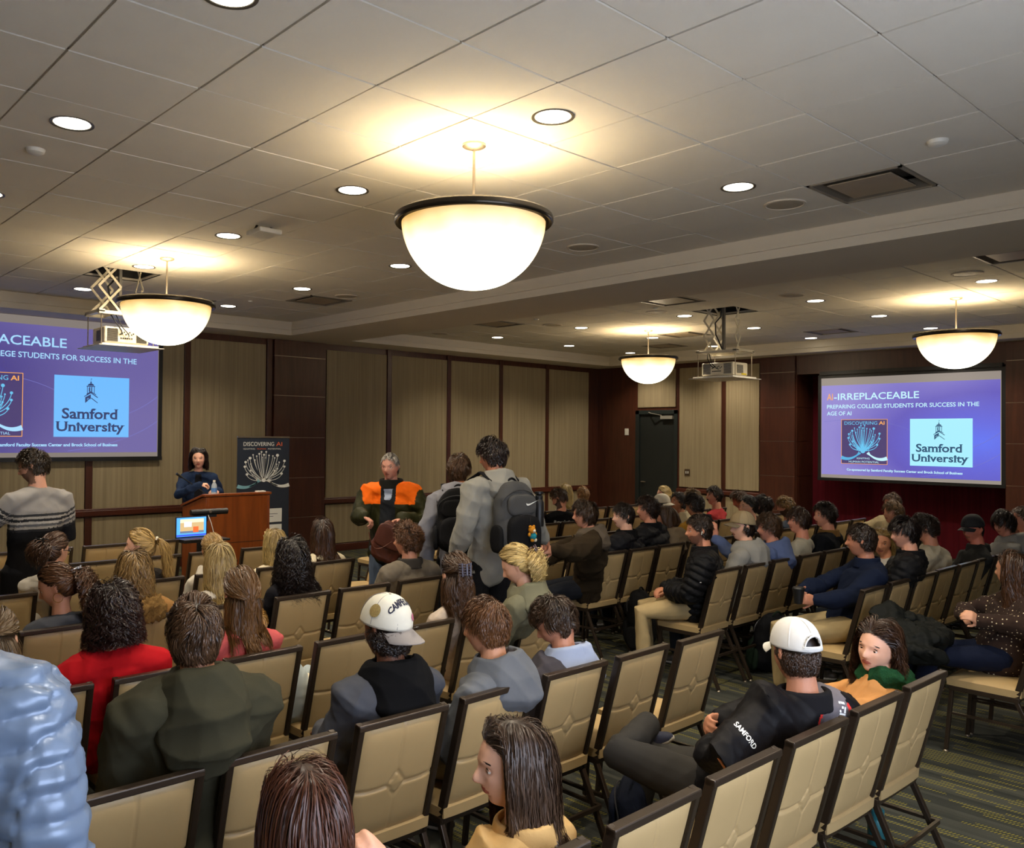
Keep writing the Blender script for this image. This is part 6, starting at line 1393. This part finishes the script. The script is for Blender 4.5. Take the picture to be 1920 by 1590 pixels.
c = person('person in a heather grey hoodie with a grey backpack, the tallest one standing, shaking hands', (4.28, 4.46, 1.885), by=-6, hy=14, hp=10, skin='b8785a', s=1.04, hair=H_(dict(col=('0c0806', '382820')), 'short', n=1500, len=.07, vol=.030, svol=.014, mess=.5), top=dict(col='8e8c84', kind='hooded_sweatshirt', th=.030, sw=1.14, hood=1, hs=.95, drop=.10, amp=.014, fr=14), pants='17171a', lod=2, feet=(4.28, 4.46),
       arms=dict(el={-1: A(4.00, 4.40, 1.28), 1: A(4.68, 4.42, 1.30)}, wr={-1: A(3.99, 4.50, 1.05), 1: A(4.92, 4.50, 1.11)}, hd={-1: (A(.1, .2, -1), A(1, 0, 0)), 1: (A(.55, .1, -.55), A(-.2, .6, -.3), .6)}))
bk = Rz(math.radians(-6)); c0 = A(4.28, 4.46, 1.345); cc = c0+bk @ A(.03, -.27, -.02)
backpack(cc, np.stack([bk @ A(1, 0, 0), bk @ A(0, -1, 0), A(0, 0, 1)], 1), 'grey and black backpack with white swoosh worn by the tallest student', '4c4c4c', '161618', 1.10, nike=True, straps=[[tuple(c0+bk @ A(q*.10+.01, -.17, .24)), tuple(c0+bk @ A(q*.125, -.06, .30)), tuple(c0+bk @ A(q*.13, .06, .24)), tuple(c0+bk @ A(q*.135, .13, .08))] for q in (-1, 1)])
t = empty('black_bottle', cc+bk @ A(.19, -.02, -.06), 0, 'black sports bottle in the side pocket of the grey backpack', 'bottle')
obj('flask', G().lathe([(0, 0), (.034, 0), (.036, .02), (.036, .17), (.026, .19), (0, .19)], n=20), M_BLACK, t, smooth=True); obj('lid', G().lathe([(0, .19), (.026, .19), (.028, .215), (.018, .225), (.03, .23), (.03, .245), (0, .248)], n=20), M_BLACK, t, smooth=True)
# small plush charm
t = empty('plush_charm', cc+bk @ A(.02, -.145, -.10), 0, 'small orange and teal stuffed toy charm hanging on the grey backpack', 'toy')
M_PLO = cloth('plush_orange', 'd08a28', bump=.6); M_PLT = cloth('plush_teal', '2a8a98', bump=.6)
def blob(n, c_, r, m, sx=1, sz=1): 
    g = G(); g.lathe([(r*sx*math.sin(a), -r*sz*math.cos(a)) for a in np.linspace(0, PI, 10)], c_, 14); return obj(n, g, m, t, smooth=True)
blob('head', (0, 0, .035), .026, M_PLO); blob('body', (.01, 0, -.008), .026, M_PLT); blob('muzzle', (0, -.02, .03), .012, mat('plush_cream', 'd8ccb0', .9))
for q in (-1, 1): blob('ear', (q*.018, 0, .058), .010, M_PLO); blob('arm', (q*.030+.005, 0, .004), .011, M_PLO, 1, 1.3); blob('foot', (q*.014+.014, -.004, -.036), .013, M_PLO if q < 0 else mat('plush_cream', 'd8ccb0', .9))
obj('cord', G().tube([(0, 0, .055), (-.006, .01, .09), (.0, .02, .12)], .0025, 6), M_BLACK, t)
# --- right block ------------------------------------------------------------------
HAIRK = 1.7
OCC[('right', 3, 0)] = 'in the dark brown jacket who is shaking hands'
person('seated person in a dark brown jacket with taupe hood and glasses, shaking hands', (5.64, 4.71, 1.367), seat=(5.93, 4.92), by=48, hy=56, hp=2, skin='c08468', hair=H_(dict(col=('140d08', '4c3624')), 'short', n=1500, len=.085, side=.9, vol=.028, svol=.020, mess=.4), top=dict(col='33291c', kind='jacket', th=.028, hood='5a5044', hs=.9, drop=.10, amp=.014), pants='22242a', shoes='b4aea4', lod=2, face=1,
       arms=dict(el={-1: A(5.32, 4.58, .96), 1: A(5.42, 4.98, .84)}, wr={-1: A(5.08, 4.56, 1.00), 1: A(5.26, 5.02, .78)}, hd={-1: (A(-.8, -.15, .15), A(.2, .7, -.2), .7), 1: (A(-.8, .2, 0), A(0, 0, -1))}), extras=[lambda c: glasses(c, '7a2a20', th=.0018)])
OCC[('right', 3, 1)] = 'in the black down jacket with pale skin'
person('person in a black down jacket, neat black hair, second seat behind the handshake', (6.40, 4.88, 1.294), seat=(6.46, 4.94), by=10, hy=62, skin='d2a086', hair=H_(DK, 'short', n=1400, len=.06, vol=.020, svol=.010, mess=.25), top=dict(col='17171b', kind='puffer', th=.030, sp=.06, collar='0f0f12', ch=.035, mk=dict(rough=.5, sheen=0)), lod=1, face=1)
OCC[('right', 3, 2)] = 'in the charcoal puffer with curly dark hair'
person('person in a charcoal puffer with wavy dark hair, looking left, third from the aisle', (6.84, 4.92, 1.330), seat=(6.91, 4.94), by=8, hy=60, hp=-4, skin='c48468', hair=H_(dict(col=('0e0806', '3a2418')), 'curly', n=1400, len=.07, curl=.009, vol=.030, svol=.016), top=dict(col='1d1d20', kind='puffer', th=.034, sp=.07, collar='141417', ch=.035, mk=dict(rough=.5, sheen=0)), lod=1, face=1)
OCC[('right', 3, 3)] = 'in the beige puffy hooded jacket'
person('person in a beige hooded jacket with long brown hair, bent forward beside the charcoal puffer', (7.14, 4.98, 1.235), seat=(7.36, 4.96), by=0, hy=20, hp=22, sex='f', skin='c08468', hair=H_(BR, 'long', n=700, len=.25), top=dict(col='7a6a54', kind='puffer', th=.026, sp=.08, hood=1, sw=1.1), lod=0)
OCC[('right', 4, 5)] = 'in the white cap'
person('person in a white cap in the far rows below the dark door', (8.47, 5.90, 1.235), seat=(8.42, 5.95), hy=4, skin='b87c5c', hair=H_(DK, 'short', n=500, capz=.2, len=.04), top=dict(col='2a2a2e'), lod=0, extras=[lambda c: cap(c, 'd8d0bc', 'd8d0bc', back=1)])
OCC[('right', 4, 6)] = 'in the cream hoodie looking up'
person('person in a cream hoodie looking up to the left, in the far rows', (8.85, 5.90, 1.235), seat=(8.88, 5.95), by=10, hy=66, hp=-16, skin='a87050', hair=H_(DK, 'curly', n=700, curl=.006, len=.045), top=dict(col='c4b694', kind='hooded_sweatshirt', hood=1), lod=0, face=1)
OCC[('right', 3, 4)] = 'in the mustard jacket with black hood'
person('person in a mustard yellow jacket with black hood and dark curly hair', (7.72, 5.00, 1.325), seat=(7.81, 4.98), by=0, hy=0, hp=10, skin='a87050', hair=H_(DK, 'curly', n=900, curl=.006, len=.05), top=dict(col='a87a2c', kind='jacket', hood='0e0e10', th=.026, sw=1.15, hs=1.1), lod=1)
OCC[('right', 4, 7)] = 'with sandy brown hair behind the mustard jacket'
person('person with sandy light brown hair behind the mustard jacket', (9.12, 5.92, 1.285), seat=(9.14, 5.96), hy=-4, hp=5, skin='c89070', hair=H_(LB, 'short', n=700, len=.07, vol=.03), top=dict(col='5a5248'), lod=0)
OCC[('right', 4, 8)] = 'in the coral red shirt with moustache'
person('person in a coral red T-shirt with dark hair and moustache, profile to the left', (9.64, 5.92, 1.290), seat=(9.60, 5.96), by=10, hy=54, hp=-4, skin='c08468', hair=H_(DK, 'short', n=900, len=.06, vol=.026, beard=None), top=dict(col='a83a3c', kind='tshirt'), lod=1, face=1, extras=[lambda c: obj('moustache', local_g(G().tube([(-.024, .088, -.056), (-.010, .0965, -.049), (0, .0985, -.048), (.010, .0965, -.049), (.024, .088, -.056)], .0042, 6), c), mat('moustache_dark', '1a100c', .8), c['root'], smooth=True)])
OCC[('right', 5, 9)] = 'with the blond ponytail by the door'
person('person with a blond ponytail and black top in front of the dark door', (9.98, 6.92, 1.240), seat=(10.07, 6.94), by=10, hy=44, sex='f', skin='d09c80', hair=H_(BL, 'pony', n=600, tail=.30, tn=250, tie=(0, -.11, .02)), top=dict(col='222226'), lod=0)
OCC[('right', 5, 4)] = 'in the black T-shirt with white lettering'
def tshirt_text(c):
    decal(c, 'Revelation', c['N']-A(0, 0, .12), c['rt'], None, -c['fw'], .27, .042, mat('logo_white', 'e4e4e0', .6), 'shirt_lettering', .02, True)
person('person in a black T-shirt with white lettering on the back, short dark hair and beard', (7.69, 6.88, 1.275), seat=(7.81, 6.94), by=-20, hy=22, hp=28, skin='b87c60', hair=H_(BR, 'short', n=900, len=.05, vol=.026, svol=.006, beard='4a3024'), top=dict(col='111114', kind='tshirt', amp=.003), lod=1, extras=[tshirt_text])
OCC[('right', 6, 7)] = 'with long straight pale blond hair'
person('person with long straight pale blond hair and white top near the front wall', (9.14, 7.98, 1.245), seat=(9.16, 8.04), hy=-10, sex='f', skin='d0a080', hair=H_(dict(col=('6a5226', 'e8d08c')), 'long', n=800, len=.48, vol=.02), top=dict(col='c8c0ac'), lod=0)
OCC[('right', 6, 8)] = 'with short ginger blond hair and an earbud'
person('person with short ginger blond hair beside the pale blond one near the front wall', (9.52, 7.98, 1.190), seat=(9.61, 8.04), hy=-10, skin='c08468', hair=H_(dict(col=('4a2e16', 'b88a50')), 'short', n=600, len=.05), top=dict(col='3a3a3c'), lod=0)
OCC[('right', 5, 3)] = 'in the dark navy top beside the lettered T-shirt'
person('person in a dark navy top mostly hidden behind the tall student, beside the black T-shirt', (7.36, 6.94, 1.16), seat=(7.36, 6.96), hy=0, hp=20, skin='b87c60', hair=H_(DK, 'short', n=500), top=dict(col='262a34'), lod=0)
OCC[('right', 4, 9)] = 'with tousled brown hair bowed to the left'
person('person with tousled brown hair bowed to the left, right of the coral shirt', (10.13, 5.92, 1.215), seat=(10.05, 5.96), by=10, hy=50, hp=26, skin='c07c60', hair=H_(BR, 'short', n=800, len=.07, vol=.03, mess=.5), top=dict(col='2e3038'), lod=0)
OCC[('right', 3, 6)] = 'in glasses with slick black hair'
person('person in glasses with slick black hair, profile left, behind the beige cap', (8.78, 4.97, 1.265), seat=(8.71, 4.98), by=10, hy=56, skin='c89478', hair=H_(dict(col=('060505', '2c2420')), 'short', n=1000, len=.08, vol=.018, mess=.1, sweep=(0, -1.6, 0)), top=dict(col='24262c'), lod=1, face=1, extras=[lambda c: glasses(c, '8a6a60')])
OCC[('right', 3, 7)] = 'with black hair beside the one in glasses'
person('person with thick black hair and short beard, seen from behind left, far rows', (9.12, 4.98, 1.255), seat=(9.16, 4.98), by=0, hy=22, skin='c08468', hair=H_(DK, 'short', n=800, len=.07, vol=.028, beard='2a1c14'), top=dict(col='1e2024'), lod=0)
OCC[('right', 3, 8)] = 'with sandy hair and beard in a blue shirt'
person('person with sandy hair and beard in a slate blue shirt, far rows', (9.58, 4.98, 1.225), seat=(9.62, 4.98), by=5, hy=40, hp=14, skin='c08468', hair=H_(LB, 'short', n=800, len=.06, vol=.022, beard='5c4028'), top=dict(col='3e4654'), lod=0)
# second row of the right block
OCC[('right', 2, 0)] = 'in the black puffer with khaki trousers'
person('person in a black puffer jacket and khaki trousers with an earbud, aisle seat', (5.83, 3.72, 1.306), seat=(5.93, 3.80), by=32, hy=46, hp=2, skin='b87a5c', hair=H_(dict(col=('100a07', '3a281c')), 'short', n=1700, len=.035, vol=.016, svol=.006, beard='8c5c46'), top=dict(col='131315', kind='puffer', th=.034, sp=.052, puff=.018, collar='131315', ch=.04, sw=1.05, mk=dict(rough=.45, sheen=0)), pants='b09a70', shoes='2a2622', lod=2, face=1,
       extras=[lambda c: obj('earbud', local_g(G().lathe([(0, -.006), (.006, -.003), (.006, .003), (0, .006)], (-.088, -.002, -.004), 10).tube([(-.089, .0, -.006), (-.088, .004, -.026)], .003, 6), c), M_WHITEP, c['root'], smooth=True),
               lambda c: obj('jacket_badge', G().lathe([(0, -.003), (.010, -.003), (.010, .003), (0, .003)], tuple(c['sho'][-1]*.45+c['el'][-1]*.55-c['rt']*.083-c['fw']*.03-c['B']), 12), mat('logo_white', 'e4e4e0', .6), c['root'])])
OCC[('right', 2, 1)] = 'in the beige cap and grey hoodie'
person('person in a beige trucker cap and light grey hoodie, profile left', (6.49, 3.73, 1.290), seat=(6.41, 3.80), by=14, hy=60, skin='d09c80', hair=H_(DK, 'short', n=1200, capz=.15, len=.06, side=1.1, svol=.018), top=dict(col='8e8c86', kind='hooded_sweatshirt', hood=1, th=.014), lod=1, face=1, extras=[lambda c: cap(c, '9a8868', '6e6048', panel='8a7654', tilt=3)])
OCC[('right', 2, 2)] = 'in the blue hoodie'
person('person in a denim blue hoodie with wavy brown hair, one hand raised', (6.93, 3.73, 1.255), seat=(6.87, 3.80), by=14, hy=58, skin='bc7c62', hair=H_(BR, 'curly', n=1200, len=.08, curl=.007, vol=.024, svol=.02), top=dict(col='56648a', kind='hooded_sweatshirt', hood=1, th=.014), lod=1,  face=1,
       arms=dict(el={-1: A(6.68, 3.98, .92)}, wr={-1: A(6.62, 4.06, 1.03)}, hd={-1: (A(-.2, .1, 1), A(.8, .3, 0), .35)}))
OCC[('right', 2, 3)] = 'in the off-white T-shirt'
person('person in an off-white T-shirt with brown fringe, profile left with open mouth', (7.48, 3.73, 1.280), seat=(7.32, 3.80), by=12, hy=60, hp=-4, skin='c8846a', hair=H_(dict(col=('120a07', '4a3020')), 'short', n=1300, len=.09, vol=.024, svol=.014, mess=.3, side=.8), top=dict(col='b0aa98', kind='tshirt'), lod=1, face=1)
OCC[('right', 2, 4)] = 'in the black jacket with tan collar'
person('person in a black jacket with a tan collar and wavy dark hair', (7.99, 3.73, 1.300), seat=(7.78, 3.80), by=8, hy=52, hp=-3, skin='c88a70', hair=H_(DK, 'curly', n=1200, len=.06, curl=.006, vol=.026), top=dict(col='17191e', kind='jacket', th=.024, collar='7a5c34', ch=.025), lod=1, face=1)
# first row from the back of the right block
OCC[('right', 1, 0)] = 'in the navy quarter-zip'
person('person in a navy quarter-zip sweater and khaki trousers holding a dark cup, beside the aisle', (6.25, 2.66, 1.300), seat=(6.12, 2.72), by=44, hy=18, hp=2, skin='b87a5e', hair=H_(dict(col=('0e0907', '38281e')), 'short', n=1700, len=.04, vol=.014, svol=.007, mess=.3), top=dict(col='141c30', kind='sweater', th=.016, sw=1.1, collar='141c30', ch=.035, amp=.01), pants='a8946c', shoes='38241a', lod=2,
       arms=dict(el={-1: A(6.00, 2.62, .80), 1: A(6.20, 2.94, .82)}, wr={-1: A(5.84, 2.80, .78), 1: A(5.94, 2.94, .80)}, hd={-1: (A(-.8, .3, .1), A(.3, .8, -.1), .9), 1: (A(-.9, -.1, 0), A(-.1, -.8, -.2), .9)}))
t = empty('coffee_cup', (5.745, 2.87, .755), 0, 'black paper coffee cup held by the person in the navy quarter-zip', 'cup')
obj('cup_body', G().lathe([(0, 0), (.028, 0), (.040, .095), (0, .095)], n=24), M_BLACK, t, smooth=True); obj('lid', G().lathe([(.042, .095), (.043, .105), (.036, .115), (0, .115)], n=24), M_BLACK, t, smooth=True)
OCC[('right', 1, 2)] = 'in the black puffer'
person('person in a black puffer, thick black hair, between blond face and cream shirt', (6.78, 2.57, 1.325), seat=(6.90, 2.76), by=12, hy=52, hp=4, skin='c88e74', hair=H_(dict(col=('060404', '261a18')), 'short', n=1600, len=.08, vol=.026, svol=.016, mess=.35), top=dict(col='1a1a1c', kind='puffer', th=.028, sp=.05, collar='121214', ch=.03, mk=dict(rough=.5, sheen=0)), lod=1, face=1)
OCC[('right', 1, 3)] = 'with blond hair leaning forward'
person('blond person whose face looks out between the navy sweater and black puffer', (7.40, 2.98, 1.170), seat=(7.36, 2.80), by=30, hy=105, hp=8, sex='f', skin='c88868', hair=H_(dict(col=('5c4420', 'c8a868')), 'long', n=800, len=.24, wave=.012, wl=.05), top=dict(col='d0ccc4'), lod=1, face=1)
OCC[('right', 1, 4)] = 'in the cream long-sleeve shirt'
person('person in a cream long-sleeved shirt with black curly hair bent forward, back to the camera', (7.75, 2.81, 1.272), seat=(7.80, 2.78), by=6, hy=20, hp=20, skin='a87058', hair=H_(DK, 'curly', n=900, curl=.007, len=.06), top=dict(col='a8a08c', kind='shirt', th=.020, sw=1.12, amp=.012), lod=1)
OCC[('right', 1, 5)] = 'in the black cap and plaid jacket'
M_PLD = cloth('grey_plaid', '2a2a28', var=.5, scale=14)
person('person in a black cap and dark grey plaid jacket smiling to the left', (8.42, 2.62, 1.240), seat=(8.38, 2.74), by=26, hy=72, hp=6, skin='c07058', hair=H_(DK, 'short', n=500, capz=.1, len=.02, svol=.004, vol=.005), top=dict(kind='jacket', mat=M_PLD, th=.02, collar='2a2a28', ch=.025), lod=1, face=1, extras=[lambda c: cap(c, '19191c', '19191c')])
OCC[('right', 1, 6)] = 'in the light grey hoodie by the right edge'
person('person in a light grey hoodie with long dark fringe near the right edge', (9.10, 2.58, 1.252), seat=(8.98, 2.74), by=22, hy=62, hp=10, skin='b87860', hair=H_(dict(col=('0c0807', '34261e')), 'short', n=1300, len=.11, side=1., vol=.024, svol=.024), top=dict(col='8c8a84', kind='hooded_sweatshirt', hood=1, th=.014), lod=1, face=1)
person('person in a tan top with short dark hair cut off by the right edge', (10.02, 2.66, 1.233), seat=(9.80, 2.76), by=10, hy=40, skin='b87860', hair=H_(BR, 'short', n=600, len=.04), top=dict(col='8a7c60'), lod=0)
OCC[('right', 2, 8)] = 'with light brown curls'
person('person with light brown curls smiling left in front of the dark red wall', (9.55, 3.72, 1.242), seat=(9.56, 3.80), by=6, hy=58, hp=-4, skin='c08468', hair=H_(dict(col=('2a1a0e', '8a6840')), 'curly', n=1000, len=.07, curl=.006, vol=.026), top=dict(col='1a1c22'), lod=1, face=1)
OCC[('right', 3, 11)] = 'with brown wavy hair just behind the curls'
person('person with brown wavy hair right behind the light brown curls by the red wall', (11.10, 4.34, 1.236), seat=(11.0, 4.9), by=6, hy=55, skin='c08468', hair=H_(BR, 'curly', n=700, len=.06, curl=.006), top=dict(col='8a7c60'), lod=0)
# back row of the right block: spotted sweater
OCC[('right', 0, 0)] = 'in the brown spotted sweater'
def spots():
    m = D.materials.new('brown_spotted_knit'); m.use_nodes = True; nt = m.node_tree; b = nt.nodes['Principled BSDF']; L = nt.links.new
    tc = nt.nodes.new('ShaderNodeTexCoord'); v = nt.nodes.new('ShaderNodeTexVoronoi'); v.inputs['Scale'].default_value = 42; v.inputs['Randomness'].default_value = .35; L(tc.outputs['Object'], v.inputs['Vector'])
    lt = nt.nodes.new('ShaderNodeMath'); lt.operation = 'LESS_THAN'; lt.inputs[1].default_value = .17; L(v.outputs['Distance'], lt.inputs[0])
    mx = nt.nodes.new('ShaderNodeMix'); mx.data_type = 'RGBA'; mx.inputs['A'].default_value = srgb('2c190e'); mx.inputs['B'].default_value = srgb('cfc0a0'); L(lt.outputs[0], mx.inputs['Factor']); L(mx.outputs['Result'], b.inputs['Base Color']); b.inputs['Roughness'].default_value = .95; return m
person('person in a brown sweater with cream specks and navy trousers, right edge', (6.06, 1.66, 1.225), seat=(6.02, 1.74), by=40, hy=-16, hp=0, sex='f', skin='c89070', hair=H_(dict(col=('180d07', '5e3c22')), 'long', n=1500, len=.42, vol=.026, wave=.006), top=dict(kind='sweater', mat=spots(), th=.024, sw=1.1, amp=.010), pants='141a2c', shoes='c8c2b8', lod=2,
       legs=dict(kn={-1: A(5.66, 1.98, .58), 1: A(5.80, 2.14, .56)}, an={-1: A(5.78, 2.16, .10), 1: A(5.96, 2.24, .10)}, toe={-1: A(-.2, 1, 0), 1: A(-.2, 1, 0)}),
       arms=dict(el={-1: A(5.90, 1.52, .80), 1: A(6.14, 1.96, .80)}, wr={-1: A(5.84, 1.78, .80), 1: A(5.92, 1.86, .80)}, hd={-1: (A(-.7, .3, .45), A(.3, .6, -.3), .7), 1: (A(-.9, -.2, .2), A(0, -.5, -.7), .9)}))
# quilted black coat on her lap
t = empty('black_coat', (5.64, 1.98, .66), 0, 'black quilted coat lying folded across the lap of the spotted sweater', 'coat'); M_COAT = cloth('black_quilt', '141614', rough=.6, sheen=0)
g = G()
for cx, cy, cz, hx, hy, hz, ry in ((0, .10, .04, .24, .20, .07, .1), (-.12, .18, .06, .16, .17, .08, -.2), (.06, .26, .10, .12, .10, .10, .3), (-.20, .05, -.02, .10, .18, .06, .5)): sbox(g, A(cx, cy, cz), Ry(ry), hx, hy, hz, n=2.4)
V, N_, Q = remesh(g, .010, 4); hg = np.minimum(np.abs(np.sin((V[:, 0]+V[:, 1])/.07*PI)), np.abs(np.sin((V[:, 0]-V[:, 1])/.07*PI))); V = V+N_*(np.minimum(hg, .5)*.014)[:, None]; V = wrinkle(V, N_, .024, 8, 22); np_obj('coat_body', V, Q, M_COAT, t)
g = G(); etube(g, [A(.02, .26, .13), A(.08, .18, .13), A(.16, .08, .10), A(.20, -.02, .05)], .055, .030, A(1, 0, 0), 12); V, N_, Q = remesh(g, .010, 2); V = wrinkle(V, N_, .014, 3, 40); np_obj('sleeve', V, Q, M_COAT, t)
# bags on the floor, bottle
I3 = np.eye(3)
backpack(A(2.96, 2.20, .255), Rz(.5) @ Rx(-.12), 'navy backpack standing on the carpet beside the crossed legs near the bottom', '1c2232', '0f1014', 1.0)
backpack(A(6.30, 4.62, .28), Rz(.2) @ Rx(-.15), 'black backpack under the chairs behind the handshake, next to a khaki knee', '121214', '18181a', 1.10)
backpack(A(6.55, 3.52, .25), Rz(-.3) @ Rx(.15), 'dark backpack with green side under the row of the black puffer', '15161a', '1c2a20', 1.05)
t = empty('teal_bottle', (3.93, 1.60, 0), 0, 'tall teal metal water bottle on the carpet under the nearest right chair', 'bottle'); M_TEAL = mat('teal_enamel', '2a6a70', .4, .1, var=.15)
obj('flask', G().lathe([(0, 0), (.036, 0), (.038, .01), (.038, .20), (.030, .225), (0, .225)], n=28), M_TEAL, t, smooth=True); obj('lid', G().lathe([(0, .225), (.030, .225), (.031, .262), (.026, .268), (0, .268)], n=24), M_TEAL, t, smooth=True)
t = empty('clear_bottle', (6.17, 4.42, 0), .0, 'clear plastic bottle beside the black backpack under the chairs', 'bottle'); obj('bottle_body', G().lathe([(0, 0), (.03, 0), (.032, .02), (.030, .08), (.032, .14), (.014, .19), (0, .19)], n=20), mat('clear_plastic', 'c8d4dc', .12, var=.02, alpha=.5), t, smooth=True); obj('cap', G().lathe([(0, .21), (.015, .21), (.015, .19), (0, .19)], n=14), M_WHITEP, t)
t = empty('folded_coat', (2.62, 3.98, .47), .2, 'folded cream quilted coat lying on an empty chair seat in the middle rows', 'coat'); g = G(); sbox(g, A(0, 0, .05), I3, .15, .12, .05, n=2.6); V, N_, Q = remesh(g, .010, 3); V = wrinkle(V, N_, .016, 5, 30); np_obj('coat_fold', V, Q, cloth('cream_quilt', 'cfc4b0'), t)
place_chairs()
# ------------------------------------------------------------------ glowing panel added behind the camera as cool fill, framed like a window
struct('added_fill_panel_1', G().box((.2, Y0, .95), (3.6, Y0+.012, 2.55)), emat('cool_fill_glow', 'dfeaff', 5.0))
w_ = D.objects['added_fill_panel_1']
g = G()
for x in (.16, 1.33, 2.47, 3.60): g.box((x, Y0, .90), (x+.05, Y0+.05, 2.60))
for z in (.90, 2.55): g.box((.16, Y0, z), (3.65, Y0+.05, z+.05))
obj('fill_panel_frame', g, M_WOOD, w_)
bpy.context.view_layer.update()
